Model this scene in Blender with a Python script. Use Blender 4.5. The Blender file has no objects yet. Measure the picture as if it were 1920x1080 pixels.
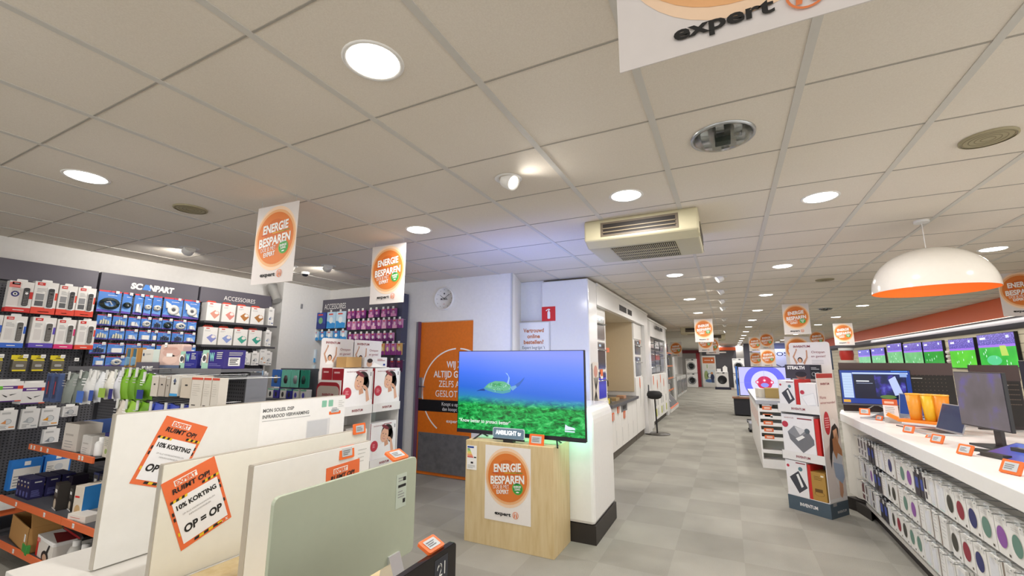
import bpy, math, random
from mathutils import Matrix, Vector
PI = math.pi
rnd = random.Random(7)
sc = bpy.context.scene
COL = sc.collection

# ---------------- camera, world, exposure ----------------
H_EYE, CEIL = 1.5, 2.652
cam_data = bpy.data.cameras.new('camera')
cam_data.sensor_width = 36.0
cam_data.lens = 806.6 / 1920 * 36.0
cam_data.clip_start = 0.05
cam = bpy.data.objects.new('camera', cam_data)
COL.objects.link(cam)
yaw, pitch, roll = -0.4615, 0.1703, 0.0044
fwd = Vector((math.sin(yaw) * math.cos(pitch), math.cos(yaw) * math.cos(pitch), math.sin(pitch)))
rt0 = Vector((math.cos(yaw), -math.sin(yaw), 0.0))
up0 = rt0.cross(fwd)
rt = math.cos(roll) * rt0 + math.sin(roll) * up0
up = -math.sin(roll) * rt0 + math.cos(roll) * up0
cam.matrix_world = Matrix((( rt.x, up.x, -fwd.x, 0), (rt.y, up.y, -fwd.y, 0), (rt.z, up.z, -fwd.z, H_EYE), (0, 0, 0, 1)))
sc.camera = cam

world = bpy.data.worlds.new('daylight')
sc.world = world
world.use_nodes = True
wb = world.node_tree.nodes['Background']
wb.inputs[0].default_value = (1.0, 0.98, 0.95, 1)
wb.inputs[1].default_value = 1.7
sc.view_settings.view_transform = 'Standard'
sc.view_settings.look = 'None'
sc.view_settings.gamma = 1
sc.view_settings.use_curve_mapping = False
sc.view_settings.exposure = 0.2
LAMP_W = 16.5          # each recessed downlight

def lamp(kind, loc, energy, color=(1, .96, .915), size=.2, rot=(0, 0, 0), size_y=None, spot=None):
    d = bpy.data.lights.new('lamp', kind)
    d.energy = energy
    d.color = color
    if kind == 'AREA':
        d.shape = 'DISK' if size_y is None else 'RECTANGLE'
        d.size = size
        if size_y is not None:
            d.size_y = size_y
    else:
        d.shadow_soft_size = size
    if kind == 'SPOT':
        d.spot_size = spot or 1.6
        d.spot_blend = 0.8
    o = bpy.data.objects.new('lamp', d)
    o.location = loc
    o.rotation_euler = rot
    COL.objects.link(o)
    return o

# ---------------- materials ----------------
MATS = {}
def lin(h):
    h = h.lstrip('#')
    c = [int(h[i:i + 2], 16) / 255 for i in (0, 2, 4)]
    return tuple(x / 12.92 if x <= .04045 else ((x + .055) / 1.055) ** 2.4 for x in c)
def m(hexc, rough=.55, metal=0.0, emit=0.0, grain=0.012, scale=30, alpha=None):
    """Surface colour with a faint procedural unevenness; emit only for screens and lamps."""
    k = (hexc, rough, metal, emit, grain, scale, alpha)
    if k in MATS:
        return MATS[k]
    mt = bpy.data.materials.new('surface_' + hexc.strip('#'))
    mt.use_nodes = True
    nt = mt.node_tree
    b = nt.nodes['Principled BSDF']
    c = lin(hexc)
    b.inputs['Roughness'].default_value = rough
    b.inputs['Metallic'].default_value = metal
    if emit > 0:
        b.inputs['Base Color'].default_value = (0, 0, 0, 1)
        b.inputs['Emission Color'].default_value = (*c, 1)
        b.inputs['Emission Strength'].default_value = emit
    else:
        n = nt.nodes.new('ShaderNodeTexNoise')
        n.inputs['Scale'].default_value = scale
        n.inputs['Detail'].default_value = 3
        tc = nt.nodes.new('ShaderNodeTexCoord')
        nt.links.new(tc.outputs['Object'], n.inputs['Vector'])
        r = nt.nodes.new('ShaderNodeValToRGB')
        lo, hi = 1 - grain, 1 + grain
        r.color_ramp.elements[0].position = .3
        r.color_ramp.elements[1].position = .7
        r.color_ramp.elements[0].color = (*[min(1, x * lo) for x in c], 1)
        r.color_ramp.elements[1].color = (*[min(1, x * hi) for x in c], 1)
        nt.links.new(n.outputs['Fac'], r.inputs['Fac'])
        nt.links.new(r.outputs['Color'], b.inputs['Base Color'])
    if alpha is not None:
        b.inputs['Alpha'].default_value = alpha
    MATS[k] = mt
    return mt

def nodes_mat(name, fn):
    mt = bpy.data.materials.new(name)
    mt.use_nodes = True
    fn(mt.node_tree, mt.node_tree.nodes['Principled BSDF'])
    return mt
def ramp(nt, fac, stops, interp='LINEAR'):
    r = nt.nodes.new('ShaderNodeValToRGB')
    r.color_ramp.interpolation = interp
    e = r.color_ramp.elements
    while len(e) > 1:
        e.remove(e[0])
    e[0].position, e[0].color = stops[0][0], (*lin(stops[0][1]), 1)
    for p, h in stops[1:]:
        x = e.new(p); x.color = (*lin(h), 1)
    nt.links.new(fac, r.inputs['Fac'])
    return r.outputs['Color']
def mathn(nt, op, a, b):
    n = nt.nodes.new('ShaderNodeMath'); n.operation = op
    for i, x in enumerate((a, b)):
        if isinstance(x, (int, float)): n.inputs[i].default_value = x
        else: nt.links.new(x, n.inputs[i])
    return n.outputs[0]
def noise(nt, scale, detail=3, vec=None, obj=True):
    n = nt.nodes.new('ShaderNodeTexNoise'); n.inputs['Scale'].default_value = scale; n.inputs['Detail'].default_value = detail
    if vec is None:
        tc = nt.nodes.new('ShaderNodeTexCoord'); vec = tc.outputs['Object']
    nt.links.new(vec, n.inputs['Vector'])
    return n
def sep(nt, sx=1, sy=1, sz=1):
    tc = nt.nodes.new('ShaderNodeTexCoord'); mp = nt.nodes.new('ShaderNodeMapping'); mp.inputs['Scale'].default_value = (sx, sy, sz)
    nt.links.new(tc.outputs['Object'], mp.inputs['Vector'])
    s = nt.nodes.new('ShaderNodeSeparateXYZ'); nt.links.new(mp.outputs[0], s.inputs[0])
    return mp.outputs[0], s.outputs

def f_carpet(nt, b):
    vec, s = sep(nt)
    ck = nt.nodes.new('ShaderNodeTexChecker'); ck.inputs['Scale'].default_value = 2.0
    nt.links.new(vec, ck.inputs['Vector'])
    ck.inputs['Color1'].default_value = (*lin('#afaca1'), 1); ck.inputs['Color2'].default_value = (*lin('#b8b5aa'), 1)
    n = noise(nt, 260, 4); n2 = noise(nt, 1.3, 4)
    c1 = ramp(nt, n.outputs['Fac'], [(.25, '#8a8a8a'), (.5, '#c8c8c8'), (.75, '#ffffff')])
    c2 = ramp(nt, n2.outputs['Fac'], [(.3, '#dcdcdc'), (.7, '#ffffff')])
    mx = nt.nodes.new('ShaderNodeMixRGB'); mx.blend_type = 'MULTIPLY'; mx.inputs[0].default_value = .55
    nt.links.new(ck.outputs['Color'], mx.inputs[1]); nt.links.new(c1, mx.inputs[2])
    m2 = nt.nodes.new('ShaderNodeMixRGB'); m2.blend_type = 'MULTIPLY'; m2.inputs[0].default_value = 1
    nt.links.new(mx.outputs[0], m2.inputs[1]); nt.links.new(c2, m2.inputs[2])
    nt.links.new(m2.outputs[0], b.inputs['Base Color']); b.inputs['Roughness'].default_value = .95
CARPET = nodes_mat('grey_carpet_tiles', f_carpet)
def f_tile(nt, b):
    n = noise(nt, 180, 4); n2 = noise(nt, .7, 2)
    c = ramp(nt, n.outputs['Fac'], [(.3, '#e4dbce'), (.7, '#ece4d8')]); c2 = ramp(nt, n2.outputs['Fac'], [(.3, '#f2f0ec'), (.7, '#ffffff')])
    mx = nt.nodes.new('ShaderNodeMixRGB'); mx.blend_type = 'MULTIPLY'; mx.inputs[0].default_value = 1
    nt.links.new(c, mx.inputs[1]); nt.links.new(c2, mx.inputs[2]); nt.links.new(mx.outputs[0], b.inputs['Base Color'])
    b.inputs['Roughness'].default_value = .9
TILE = nodes_mat('mineral_ceiling_tile', f_tile)
def f_maple(nt, b):
    vec, s = sep(nt, 9, 9, 1.2)
    n = noise(nt, 3, 6, vec)
    c = ramp(nt, n.outputs['Fac'], [(.3, '#cdb483'), (.5, '#d6c093'), (.7, '#dbc79c')])
    nt.links.new(c, b.inputs['Base Color']); b.inputs['Roughness'].default_value = .5
MAPLE = nodes_mat('maple_veneer', f_maple)
def f_peg(nt, b):
    vec, s = sep(nt)
    v = nt.nodes.new('ShaderNodeTexVoronoi'); v.inputs['Scale'].default_value = 40; v.inputs['Randomness'].default_value = 0
    nt.links.new(vec, v.inputs['Vector'])
    c = ramp(nt, v.outputs['Distance'], [(.0, '#202023'), (.22, '#2a2a2e'), (.3, '#5d5d62')])
    nt.links.new(c, b.inputs['Base Color']); b.inputs['Roughness'].default_value = .6
PEG = nodes_mat('perforated_grey_board', f_peg)

WHITE = m('#eceae6', .45); GLOSSW = m('#f1f0ee', .12); WALLW = m('#ebe9e6', .7, grain=.02); BLACK = m('#17171a', .4); DGREY = m('#4a4a4f', .55)
MGREY = m('#8d8d90', .5); LGREY = m('#c4c4c2', .5); STEEL = m('#b9bcbe', .3, .8); CHROME = m('#d8dadb', .15, 1.0); ORANGE = m('#ea6a2a', .5); RED = m('#cf2b26', .5)
PAPER = m('#f3f2ef', .7); INK = m('#1d1c1c', .6); DARKRED = m('#8e1f2b', .5); HEADGREY = m('#5f5b66', .5); BLUE = m('#3f78cf', .45); NAVY = m('#26236b', .45)
CLEAR = m('#e8eef0', .15, alpha=.35)
SKIN = m('#d9a684', .6); HAIR = m('#2b201c', .6); GREEN = m('#3f9b45', .5); GREYTXT = m('#9a9a9a', .7)
BROWN = m('#a87d45', .7)
SCREENGREY = m('#c3c7c9', .3)

# ---------------- mesh builder ----------------
TXT = {}
def text_mesh(s, bold):
    k = (s, bold)
    if k not in TXT:
        c = bpy.data.curves.new('t', 'FONT'); c.body = s; c.offset = bold; c.resolution_u = 3
        o = bpy.data.objects.new('t', c); me = o.to_mesh()
        vs = [(v.co.x, v.co.y) for v in me.vertices]; fs = [tuple(p.vertices) for p in me.polygons]
        o.to_mesh_clear(); bpy.data.objects.remove(o); bpy.data.curves.remove(c)
        xs = [v[0] for v in vs] or [0]
        TXT[k] = (vs, fs, min(xs), max(xs))
    return TXT[k]

EPS = .0007
def frame(o=(0, 0, 0), u=(1, 0, 0), v=(0, 0, 1)):
    U, V = Vector(u).normalized(), Vector(v).normalized(); N = U.cross(V)
    return Matrix(((U.x, V.x, N.x, o[0]), (U.y, V.y, N.y, o[1]), (U.z, V.z, N.z, o[2]), (0, 0, 0, 1)))
class G:
    """Collects faces with materials; build() links them as ONE mesh object."""
    def __init__(s):
        s.v, s.f, s.mi, s.sm, s.mats, s.M = [], [], [], [], [], Matrix()
    def mat(s, mt):
        if mt not in s.mats: s.mats.append(mt)
        return s.mats.index(mt)
    def add(s, vs, fs, mt, smooth=False):
        n = len(s.v); i = s.mat(mt)
        s.v += [tuple(s.M @ Vector(p)) for p in vs]
        for f in fs:
            s.f.append(tuple(n + k for k in f)); s.mi.append(i); s.sm.append(smooth)
        return s
    def at(s, M): s.M = M; return s
    def box(s, x0, y0, z0, x1, y1, z1, mt):
        return s.add([(x0, y0, z0), (x1, y0, z0), (x1, y1, z0), (x0, y1, z0), (x0, y0, z1), (x1, y0, z1), (x1, y1, z1), (x0, y1, z1)],
                     [(0, 3, 2, 1), (4, 5, 6, 7), (0, 1, 5, 4), (1, 2, 6, 5), (2, 3, 7, 6), (3, 0, 4, 7)], mt)
    def prism(s, pts, a, b, mt, axis='y'):
        """pts: 2D outline (x,z for axis y; y,z for axis x; x,y for axis z) run from a to b."""
        f = {'y': lambda p, t: (p[0], t, p[1]), 'x': lambda p, t: (t, p[0], p[1]), 'z': lambda p, t: (p[0], p[1], t)}[axis]
        n = len(pts)
        return s.add([f(p, a) for p in pts] + [f(p, b) for p in pts], [tuple(range(n))[::-1], tuple(range(n, 2 * n))] + [(i, (i + 1) % n, n + (i + 1) % n, n + i) for i in range(n)], mt)
    def rrect(s, x0, z0, x1, z1, r, a, b, mt, axis='y', k=4):
        pts = []
        for cx, cz, t0 in ((x1 - r, z1 - r, 0), (x0 + r, z1 - r, 90), (x0 + r, z0 + r, 180), (x1 - r, z0 + r, 270)):
            for i in range(k + 1):
                t = math.radians(t0 + 90 * i / k); pts.append((cx + r * math.cos(t), cz + r * math.sin(t)))
        return s.prism(pts, a, b, mt, axis)
    def tube(s, pts, r, mt, n=8, close=True):
        P = [Vector(p) for p in pts]; vs = []; fs = []
        for i, p in enumerate(P):
            d = (P[min(i + 1, len(P) - 1)] - P[max(i - 1, 0)]).normalized()
            a = d.cross(Vector((0, 0, 1))) if abs(d.z) < .95 else d.cross(Vector((1, 0, 0)))
            a.normalize(); b2 = d.cross(a); rr = r[i] if isinstance(r, (list, tuple)) else r
            for k in range(n):
                t = 2 * PI * k / n; vs.append(tuple(p + a * math.cos(t) * rr + b2 * math.sin(t) * rr))
        for i in range(len(P) - 1):
            for k in range(n):
                fs.append((i * n + k, i * n + (k + 1) % n, (i + 1) * n + (k + 1) % n, (i + 1) * n + k))
        s.add(vs, fs, mt, True)
        if close:
            m0 = len(P) - 1
            s.add(vs[:n], [tuple(range(n))], mt); s.add(vs[m0 * n:], [tuple(range(n))], mt)
        return s
    def lathe(s, prof, mt, n=24, c=(0, 0), smooth=True):
        vs, fs = [], []
        for r, z in prof:
            for k in range(n):
                t = 2 * PI * k / n; vs.append((c[0] + r * math.cos(t), c[1] + r * math.sin(t), z))
        for i in range(len(prof) - 1):
            for k in range(n):
                fs.append((i * n + k, i * n + (k + 1) % n, (i + 1) * n + (k + 1) % n, (i + 1) * n + k))
        return s.add(vs, fs, mt, smooth)
    # flat prints in the current frame (u, v), lifted by layer l
    def rect(s, u0, v0, u1, v1, mt, l=1): return s.poly([(u0, v0), (u1, v0), (u1, v1), (u0, v1)], mt, l)
    def poly(s, pts, mt, l=1): return s.add([(p[0], p[1], l * EPS) for p in pts], [tuple(range(len(pts)))], mt)
    def disc(s, u, v, ru, mt, l=1, rv=None, n=20, a=0):
        rv = ru if rv is None else rv; ca, sa = math.cos(a), math.sin(a)
        P = [(ru * math.cos(2 * PI * k / n), rv * math.sin(2 * PI * k / n)) for k in range(n)]
        return s.poly([(u + x * ca - y * sa, v + x * sa + y * ca) for x, y in P], mt, l)
    def ring(s, u, v, r, w, mt, l=1, n=28, asp=1, t0=0, t1=1):
        P = [(math.cos(2 * PI * (t0 + (t1 - t0) * k / n)), math.sin(2 * PI * (t0 + (t1 - t0) * k / n))) for k in range(n + 1)]
        vs = [(u + x * r, v + y * r * asp, l * EPS) for x, y in P] + [(u + x * (r - w), v + y * (r - w) * asp, l * EPS) for x, y in P]
        return s.add(vs, [(k, k + 1, n + 2 + k, n + 1 + k) for k in range(n)], mt)
    def text(s, t, u, v, h, mt, l=2, w=None, al='C', bold=0.0, a=0.0, sh=0.0):
        """Text of cap height h, baseline at v; w fixes its width; a turns it, sh slants it."""
        vs, fs, x0, x1 = text_mesh(t, bold)
        if not vs: return s
        k = h / .69; kx = k if w is None else w / max(x1 - x0, 1e-6)
        W = (x1 - x0) * kx; off = {'C': -W / 2, 'L': 0, 'R': -W}[al]; ca, sa = math.cos(a), math.sin(a); out = []
        for x, y in vs:
            X = (x - x0) * kx + off + sh * y * k; Y = y * k
            out.append((u + X * ca - Y * sa, v + X * sa + Y * ca, l * EPS))
        return s.add(out, fs, mt)
    def lines(s, u0, v0, u1, v1, n, mt, l=1, fill=.35):
        """Rows of fine print, unreadable in the photo too."""
        st = (v1 - v0) / n
        for i in range(n):
            e = u1 - (u1 - u0) * rnd.choice((0, .08, .2, .35)); s.rect(u0, v0 + st * (i + .3), e, v0 + st * (i + .3 + fill), mt, l)
        return s
    def build(s, name, parent=None, loc=None, rz=0, bevel=0, rot=None):
        me = bpy.data.meshes.new(name); me.from_pydata(s.v, [], s.f)
        for mt in s.mats: me.materials.append(mt)
        me.polygons.foreach_set('material_index', s.mi); me.polygons.foreach_set('use_smooth', s.sm); me.update()
        o = bpy.data.objects.new(name, me); COL.objects.link(o); o.parent = parent
        if loc is not None: o.location = loc
        o.rotation_euler = rot if rot is not None else (0, 0, rz)
        if bevel:
            bv = o.modifiers.new('edge', 'BEVEL'); bv.width = bevel; bv.segments = 2; bv.limit_method = 'ANGLE'; bv.angle_limit = math.radians(50)
        return o
LABELS = {}
def tag(o, label, cat, group=None):
    LABELS.setdefault(label, []).append(o.name)
    o['label'] = label; o['category'] = cat
    if group: o['group'] = group
    return o
def thing(name, label, cat, loc=(0, 0, 0), rz=0, group=None, rot=None):
    o = bpy.data.objects.new(name, None); COL.objects.link(o); o.location = loc
    o.rotation_euler = rot if rot is not None else (0, 0, rz)
    o.empty_display_size = .05
    return tag(o, label, cat, group)
def struct(name, g, parent=None, **k):
    o = g.build(name, parent, **k)
    if parent is None: o['kind'] = 'structure'
    return o
def dup(root, loc, rz, label, group=None):
    r = root.copy(); COL.objects.link(r); r.location = loc; r.rotation_euler = (0, 0, rz)
    LABELS.setdefault(label, []).append(r.name); r['label'] = label
    if group: r['group'] = group
    for ch in list(root.children):
        c = ch.copy(); COL.objects.link(c); c.parent = r
        for gg in list(ch.children):
            d = gg.copy(); COL.objects.link(d); d.parent = c
    return r
ORD = ['first', 'second', 'third', 'fourth', 'fifth', 'sixth', 'seventh', 'eighth', 'ninth', 'tenth', 'eleventh', 'twelfth', 'thirteenth', 'fourteenth', 'fifteenth', 'sixteenth', 'seventeenth', 'eighteenth']
R90 = PI / 2
FRONT = lambda y=0: frame((0, y, 0), (1, 0, 0), (0, 0, 1))            # print frame whose normal is -Y
RSIDE = lambda x=0, y=0: frame((x, y, 0), (0, 1, 0), (0, 0, 1))       # normal +X
LSIDE = lambda x=0, y=0: frame((x, y, 0), (0, -1, 0), (0, 0, 1))      # normal -X
BACK = lambda y=0: frame((0, y, 0), (-1, 0, 0), (0, 0, 1))            # normal +Y
TOP = lambda z=0: frame((0, 0, z), (1, 0, 0), (0, 1, 0))

# ================= the setting =================
X0, X1, Y0, Y1 = -6.05, 4.65, -2.6, 33.0
g = G(); g.box(X0 - .1, Y0 - .1, -.06, X1 + .1, Y1 + .1, 0, CARPET); struct('floor', g)
g = G(); g.box(X0 - .1, Y0 - .1, CEIL, X1 + .1, Y1 + .1, CEIL + .08, TILE)
TEE = m('#cfcbc3', .5); GAP = m('#a49e94', .8)
ceiling = struct('ceiling', g)
g = G(); gx = -.8475
for i in range(-9, 11):
    x = gx + .6 * i
    if X0 < x < X1: g.box(x - .016, Y0, CEIL - .004, x + .016, Y1, CEIL + .001, TEE)
struct('ceiling_grid', g, ceiling)
g = G()
for j in range(-8, 53):
    y = 2.0066 + .6036 * j
    if Y0 < y < Y1: g.box(X0, y - .004, CEIL - .003, X1, y + .004, CEIL + .001, GAP)
struct('ceiling_joint', g, ceiling)
g = G(); g.box(X0 - .1, Y0, 0, X0, 5.05, CEIL, WALLW); struct('wall_left', g)
g = G(); g.box(X0, 4.1, 0, -5.8, 4.95, CEIL, WALLW); struct('wall_column', g)
# the wall round the orange door; the door stands in its opening
DX0, DX1, DZ = -3.93, -3.04, 2.06
g = G(); g.box(X0, 4.95, 0, DX0, 5.05, CEIL, WALLW); g.box(DX1, 4.95, 0, -2.47, 5.05, CEIL, WALLW); g.box(DX0, 4.95, DZ, DX1, 5.05, CEIL, WALLW)
g.prism([(-2.57, 5.05), (-2.47, 5.05), (-2.66, 5.65), (-2.76, 5.65)], 0, CEIL, WALLW, 'z'); g.box(-2.95, 5.65, 0, -2.3, 5.72, CEIL, WALLW)
struct('wall_back', g)
g = G(); g.box(-3.05, 5.72, 0, -2.95, Y1, CEIL, WALLW); struct('wall_kitchen', g)
g = G(); RWM = m('#e6e0d2', .7); g.box(X1, 3.4, 0, X1 + .1, Y1, CEIL, RWM); g.box(X1, Y0, 0, X1 + .1, 3.4, .25, RWM); g.box(X1, Y0, 2.5, X1 + .1, 3.4, CEIL, RWM)  # unseen stretch near the camera left open, added to let in side light
for y in (-1.1, .4, 1.9): g.box(X1 + .02, y, .25, X1 + .09, y + .08, 2.5, m('#3a3b3f', .4))
struct('wall_right', g)
g = G(); g.box(-3.0, Y1, 0, X1, Y1 + .1, CEIL, m('#cfccc8', .7)); struct('wall_far', g)
g = G(); g.box(X0, Y0 - .1, 0, X1, Y0, .25, WALLW); g.box(X0, Y0 - .1, 2.5, X1, Y0, CEIL, WALLW)  # unseen wall behind the camera, opened up to let fill light in
for x in (X0, -3.4, -.7, 2.0, X1 - .12): g.box(x, Y0 - .1, .25, x + .12, Y0, 2.5, m('#3a3b3f', .4))
struct('wall_front', g)
# small tidy corner trim where the door wall steps back
g = G(); g.box(-2.475, 4.94, 0, -2.455, 4.96, CEIL, LGREY); struct('trim_1', g)

# orange door with its lettering
g = G(); OD = m('#e0741c', .35, grain=.06)
g.box(DX0 + .005, 4.96, .01, DX1 - .005, 5.0, DZ - .01, OD)
door = struct('door_1', g)
g = G(); g.at(frame((0, 4.96, 0)))
cx, cz = -3.28, 1.10
W_ = PAPER
g.ring(cx, cz, .585, .018, W_, 1, 48, 1, -.17, .24); g.ring(cx, cz, .585, .018, W_, 1, 48, 1, .26, .66)
for t, z, w, b in (('WIJ ZIJN', 1.42, .36, .02), ('ALTIJD GEOPEND', 1.29, .78, .02), ('ZELFS ALS WE', 1.16, .60, 0), ('GESLOTEN ZIJN', 1.03, .70, 0)):
    g.text(t, cx, z, .085, W_, 2, w, 'C', b)
g.rect(DX0 + .01, .83, DX1 - .01, .985, BLACK, 2)
g.text('Koopt u op expert.nl', cx, .915, .045, W_, 3, .48); g.text('dan koopt u bij ons!', cx, .85, .045, W_, 3, .46)
g.text('expert', cx - .06, .70, .04, W_, 2, .2, 'C', .02); g.ring(cx + .12, .72, .034, .006, W_, 2); g.rect(cx + .105, .70, cx + .135, .74, W_, 2)
g.build('door_lettering', door)
g = G(); g.box(DX0 + .04, 4.95, .05, DX1 - .03, 4.959, .55, m('#8b8b8e', .42, .6, grain=.15, scale=14))
g.at(frame((0, 4.95, 0)))
for i in range(5):
    for z in (.08, .52): g.disc(DX0 + .08 + i * .19, z, .006, CHROME, 1, n=8)
g.build('kick_plate', door)
g = G(); g.box(DX0 + .03, 4.93, 1.0, DX0 + .08, 4.958, 1.28, STEEL); g.tube([(DX0 + .055, 4.93, 1.16), (DX0 + .055, 4.9, 1.16), (DX0 + .16, 4.9, 1.16)], .009, CHROME); g.build('door_handle', door)
g = G(); FR = m('#8a8a98', .5)
g.box(DX0 - .05, 4.925, 0, DX0, 4.95, DZ + .0, FR); g.box(DX0 - .0, 4.9, 0, DX0 + .02, 4.95, DZ, m('#6e4660', .5)); struct('trim_2', g)

# ================= lamps in the ceiling =================
DIFF = m('#fffaf2', .5, emit=9.0)
def downlight(x, y, label, r=.1, w=LAMP_W):
    t = thing('ceiling_light', label, 'ceiling light', (x, y, CEIL), group='recessed round ceiling lights')
    g = G(); g.lathe([(r, -.002), (r + .012, -.006), (r + .018, -.001), (r + .018, 0)], WHITE, 28); g.build('trim_ring', t)
    g = G(); g.lathe([(.0005, -.010), (r * .6, -.009), (r * .9, -.006), (r, -.001)], DIFF, 28); g.build('diffuser', t)
    lamp('AREA', (x, y, CEIL - .016), w, size=2 * r * .9)
spots = [(-1.158, 1.105, 'large bright round ceiling light nearest the camera'), (-3.589, 1.107, 'bright round ceiling light near the round grey speaker over the accessory shelves'),
         (-2.381, 2.922, 'round ceiling light above the heaters, beside the second hanging banner'), (-.561, 2.917, 'round ceiling light just before the air conditioner'),
         (.661, 3.54, 'round ceiling light between the glass dome and the pendant lamp'), (2.489, 3.54, 'round ceiling light in front of the big pendant lamp'),
         (.662, 5.98, 'round ceiling light past the air conditioner, third tile column'), (-.563, 6.01, 'round ceiling light behind the air conditioner'), (2.489, 5.97, 'round ceiling light beyond the white pendant shade')]
for x, y, l in spots: downlight(x, y, l)
for k in range(11):
    y = 8.46 + 2.45 * k
    downlight(.655, y, f'round ceiling light in the middle aisle row, {ORD[k]} beyond the speaker grille')
    downlight(-.56, y, f'round ceiling light in the kitchen side row, {ORD[k]} beyond the air conditioner')
    if k < 9: downlight(2.5, y + 2.4, f'round ceiling light in the row beside the television wall, {ORD[k]} beyond the pendant')
# tilted spot lamps
def spot_lamp(x, y, ax, label, e=7, col=(1, .95, .88)):
    """A short white drum that pokes out of a ceiling ring, turned towards the direction ax (in degrees)."""
    t = thing('spotlight', label, 'spotlight', (x, y, CEIL), group='tilting ceiling spotlights')
    g = G(); g.lathe([(.06, -.001), (.075, -.008), (.088, -.002)], WHITE, 24); g.build('mounting_ring', t)
    d = Vector((math.cos(math.radians(ax)), math.sin(math.radians(ax)), -.62)).normalized()
    q = Vector((0, 0, -1)).rotation_difference(d)
    g = G(); g.M = Matrix.Translation((0, 0, -.012)) @ q.to_matrix().to_4x4()
    g.lathe([(.052, .02), (.052, -.052), (.045, -.055), (.042, -.045)], WHITE, 24); g.lathe([(.0005, .02), (.052, .02)], WHITE, 24); g.build('lamp_head', t)
    g = G(); g.M = Matrix.Translation((0, 0, -.012)) @ q.to_matrix().to_4x4()
    g.lathe([(.0005, -.046), (.043, -.046)], m('#fff6e6', .5, emit=2.5), 20); g.build('bulb', t)
    p = Vector((x, y, CEIL - .012)) + d * .07
    lamp('SPOT', p, e, col, .03, Vector((0, 0, -1)).rotation_difference(d).to_euler(), spot=2.4)
spot_lamp(-1.175, 2.303, 345, 'tilted ceiling spotlight between the first banner row and the air conditioner')
spot_lamp(-4.93, 2.389, 175, 'white ceiling spotlight aimed at the upper header over the blue accessory packs', 26)
spot_lamp(-4.30, 3.60, 158, 'white ceiling spotlight behind the first hanging banner, aimed at the column', 26)
spot_lamp(-4.75, 3.42, 165, 'white ceiling spotlight half behind the first hanging banner', 12)
for k, y in enumerate((6.4, 7.6, 8.8, 10.0, 12.6, 14.6, 17.5)):
    spot_lamp(-.02, y, 185 if k % 3 else 200, f'white aisle spotlight shining across the ceiling, {ORD[k]} along the aisle', 1.8)
# round speaker grilles
def speaker(x, y, label, r=.11):
    t = thing('ceiling_speaker', label, 'speaker', (x, y, CEIL), group='round ceiling speakers')
    OL = m('#a49a7c', .7)
    g = G(); g.lathe([(r, -.001), (r, -.01), (r - .008, -.012)], OL, 28); g.build('rim', t)
    g = G(); g.lathe([(.0005, -.009), (r * .9, -.009)], OL, 28)
    for q in (.25, .45, .65, .85): g.lathe([(r * q - .002, -.009), (r * q, -.0115), (r * q + .002, -.009)], m('#877e64', .7), 24)
    g.build('grille', t)
speaker(-3.62, 1.725, 'round beige speaker grille in the ceiling above the accessory wall')
speaker(1.28, 2.93, 'round beige speaker grille in the ceiling in front of the pendant lamp')
speaker(1.28, 7.21, 'round beige speaker grille farther along the ceiling, behind the pendant lamp')
# clear glass dome fitting
def dome(x, y, label, r=.145):
    t = thing('glass_ceiling_fitting', label, 'ceiling fitting', (x, y, CEIL))
    g = G(); g.lathe([(r - .012, -.001), (r - .004, -.012), (r + .006, -.012), (r + .008, -.001)], STEEL, 32); g.build('rim', t)
    g = G(); g.lathe([(.0005, -.002), (r * .95, -.002)], m('#b4b5ae', .2, .9), 32)
    for a in range(6):
        c, s = math.cos(a * PI / 3 + .4), math.sin(a * PI / 3 + .4)
        g.box(c * .085 - .018, s * .085 - .018, -.03, c * .085 + .018, s * .085 + .018, -.003, CHROME)
    g.box(-.035, -.025, -.034, .035, .025, -.003, m('#27362c', .3)); g.build('reflector', t)
    gm = bpy.data.materials.new('clear_glass'); gm.use_nodes = True; b = gm.node_tree.nodes['Principled BSDF']
    b.inputs['Transmission Weight'].default_value = 1; b.inputs['Roughness'].default_value = .03; b.inputs['IOR'].default_value = 1.2
    g = G(); g.lathe([(.0005, -.05), (r * .35, -.048), (r * .65, -.040), (r * .85, -.028), (r * .95, -.013)], gm, 32); g.build('glass_bowl', t)
dome(.054, 2.318, 'clear glass dome fitting in a ceiling tile before the air conditioner')
dome(1.92, 11.08, 'small glass dome fitting in the ceiling far behind the pendant lamp', .13)
# dome camera near the column
g = G(); g.lathe([(.0005, -.06), (.02, -.058), (.036, -.045), (.04, -.03)], m('#14161b', .1), 20)
t = thing('security_camera', 'dark dome security camera on the ceiling beside the white column', 'camera', (-4.9, 3.75, CEIL))
g.build('camera_dome', t); g = G(); g.lathe([(.04, -.03), (.05, -.026), (.052, -.001)], WHITE, 20); g.build('base', t)

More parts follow.
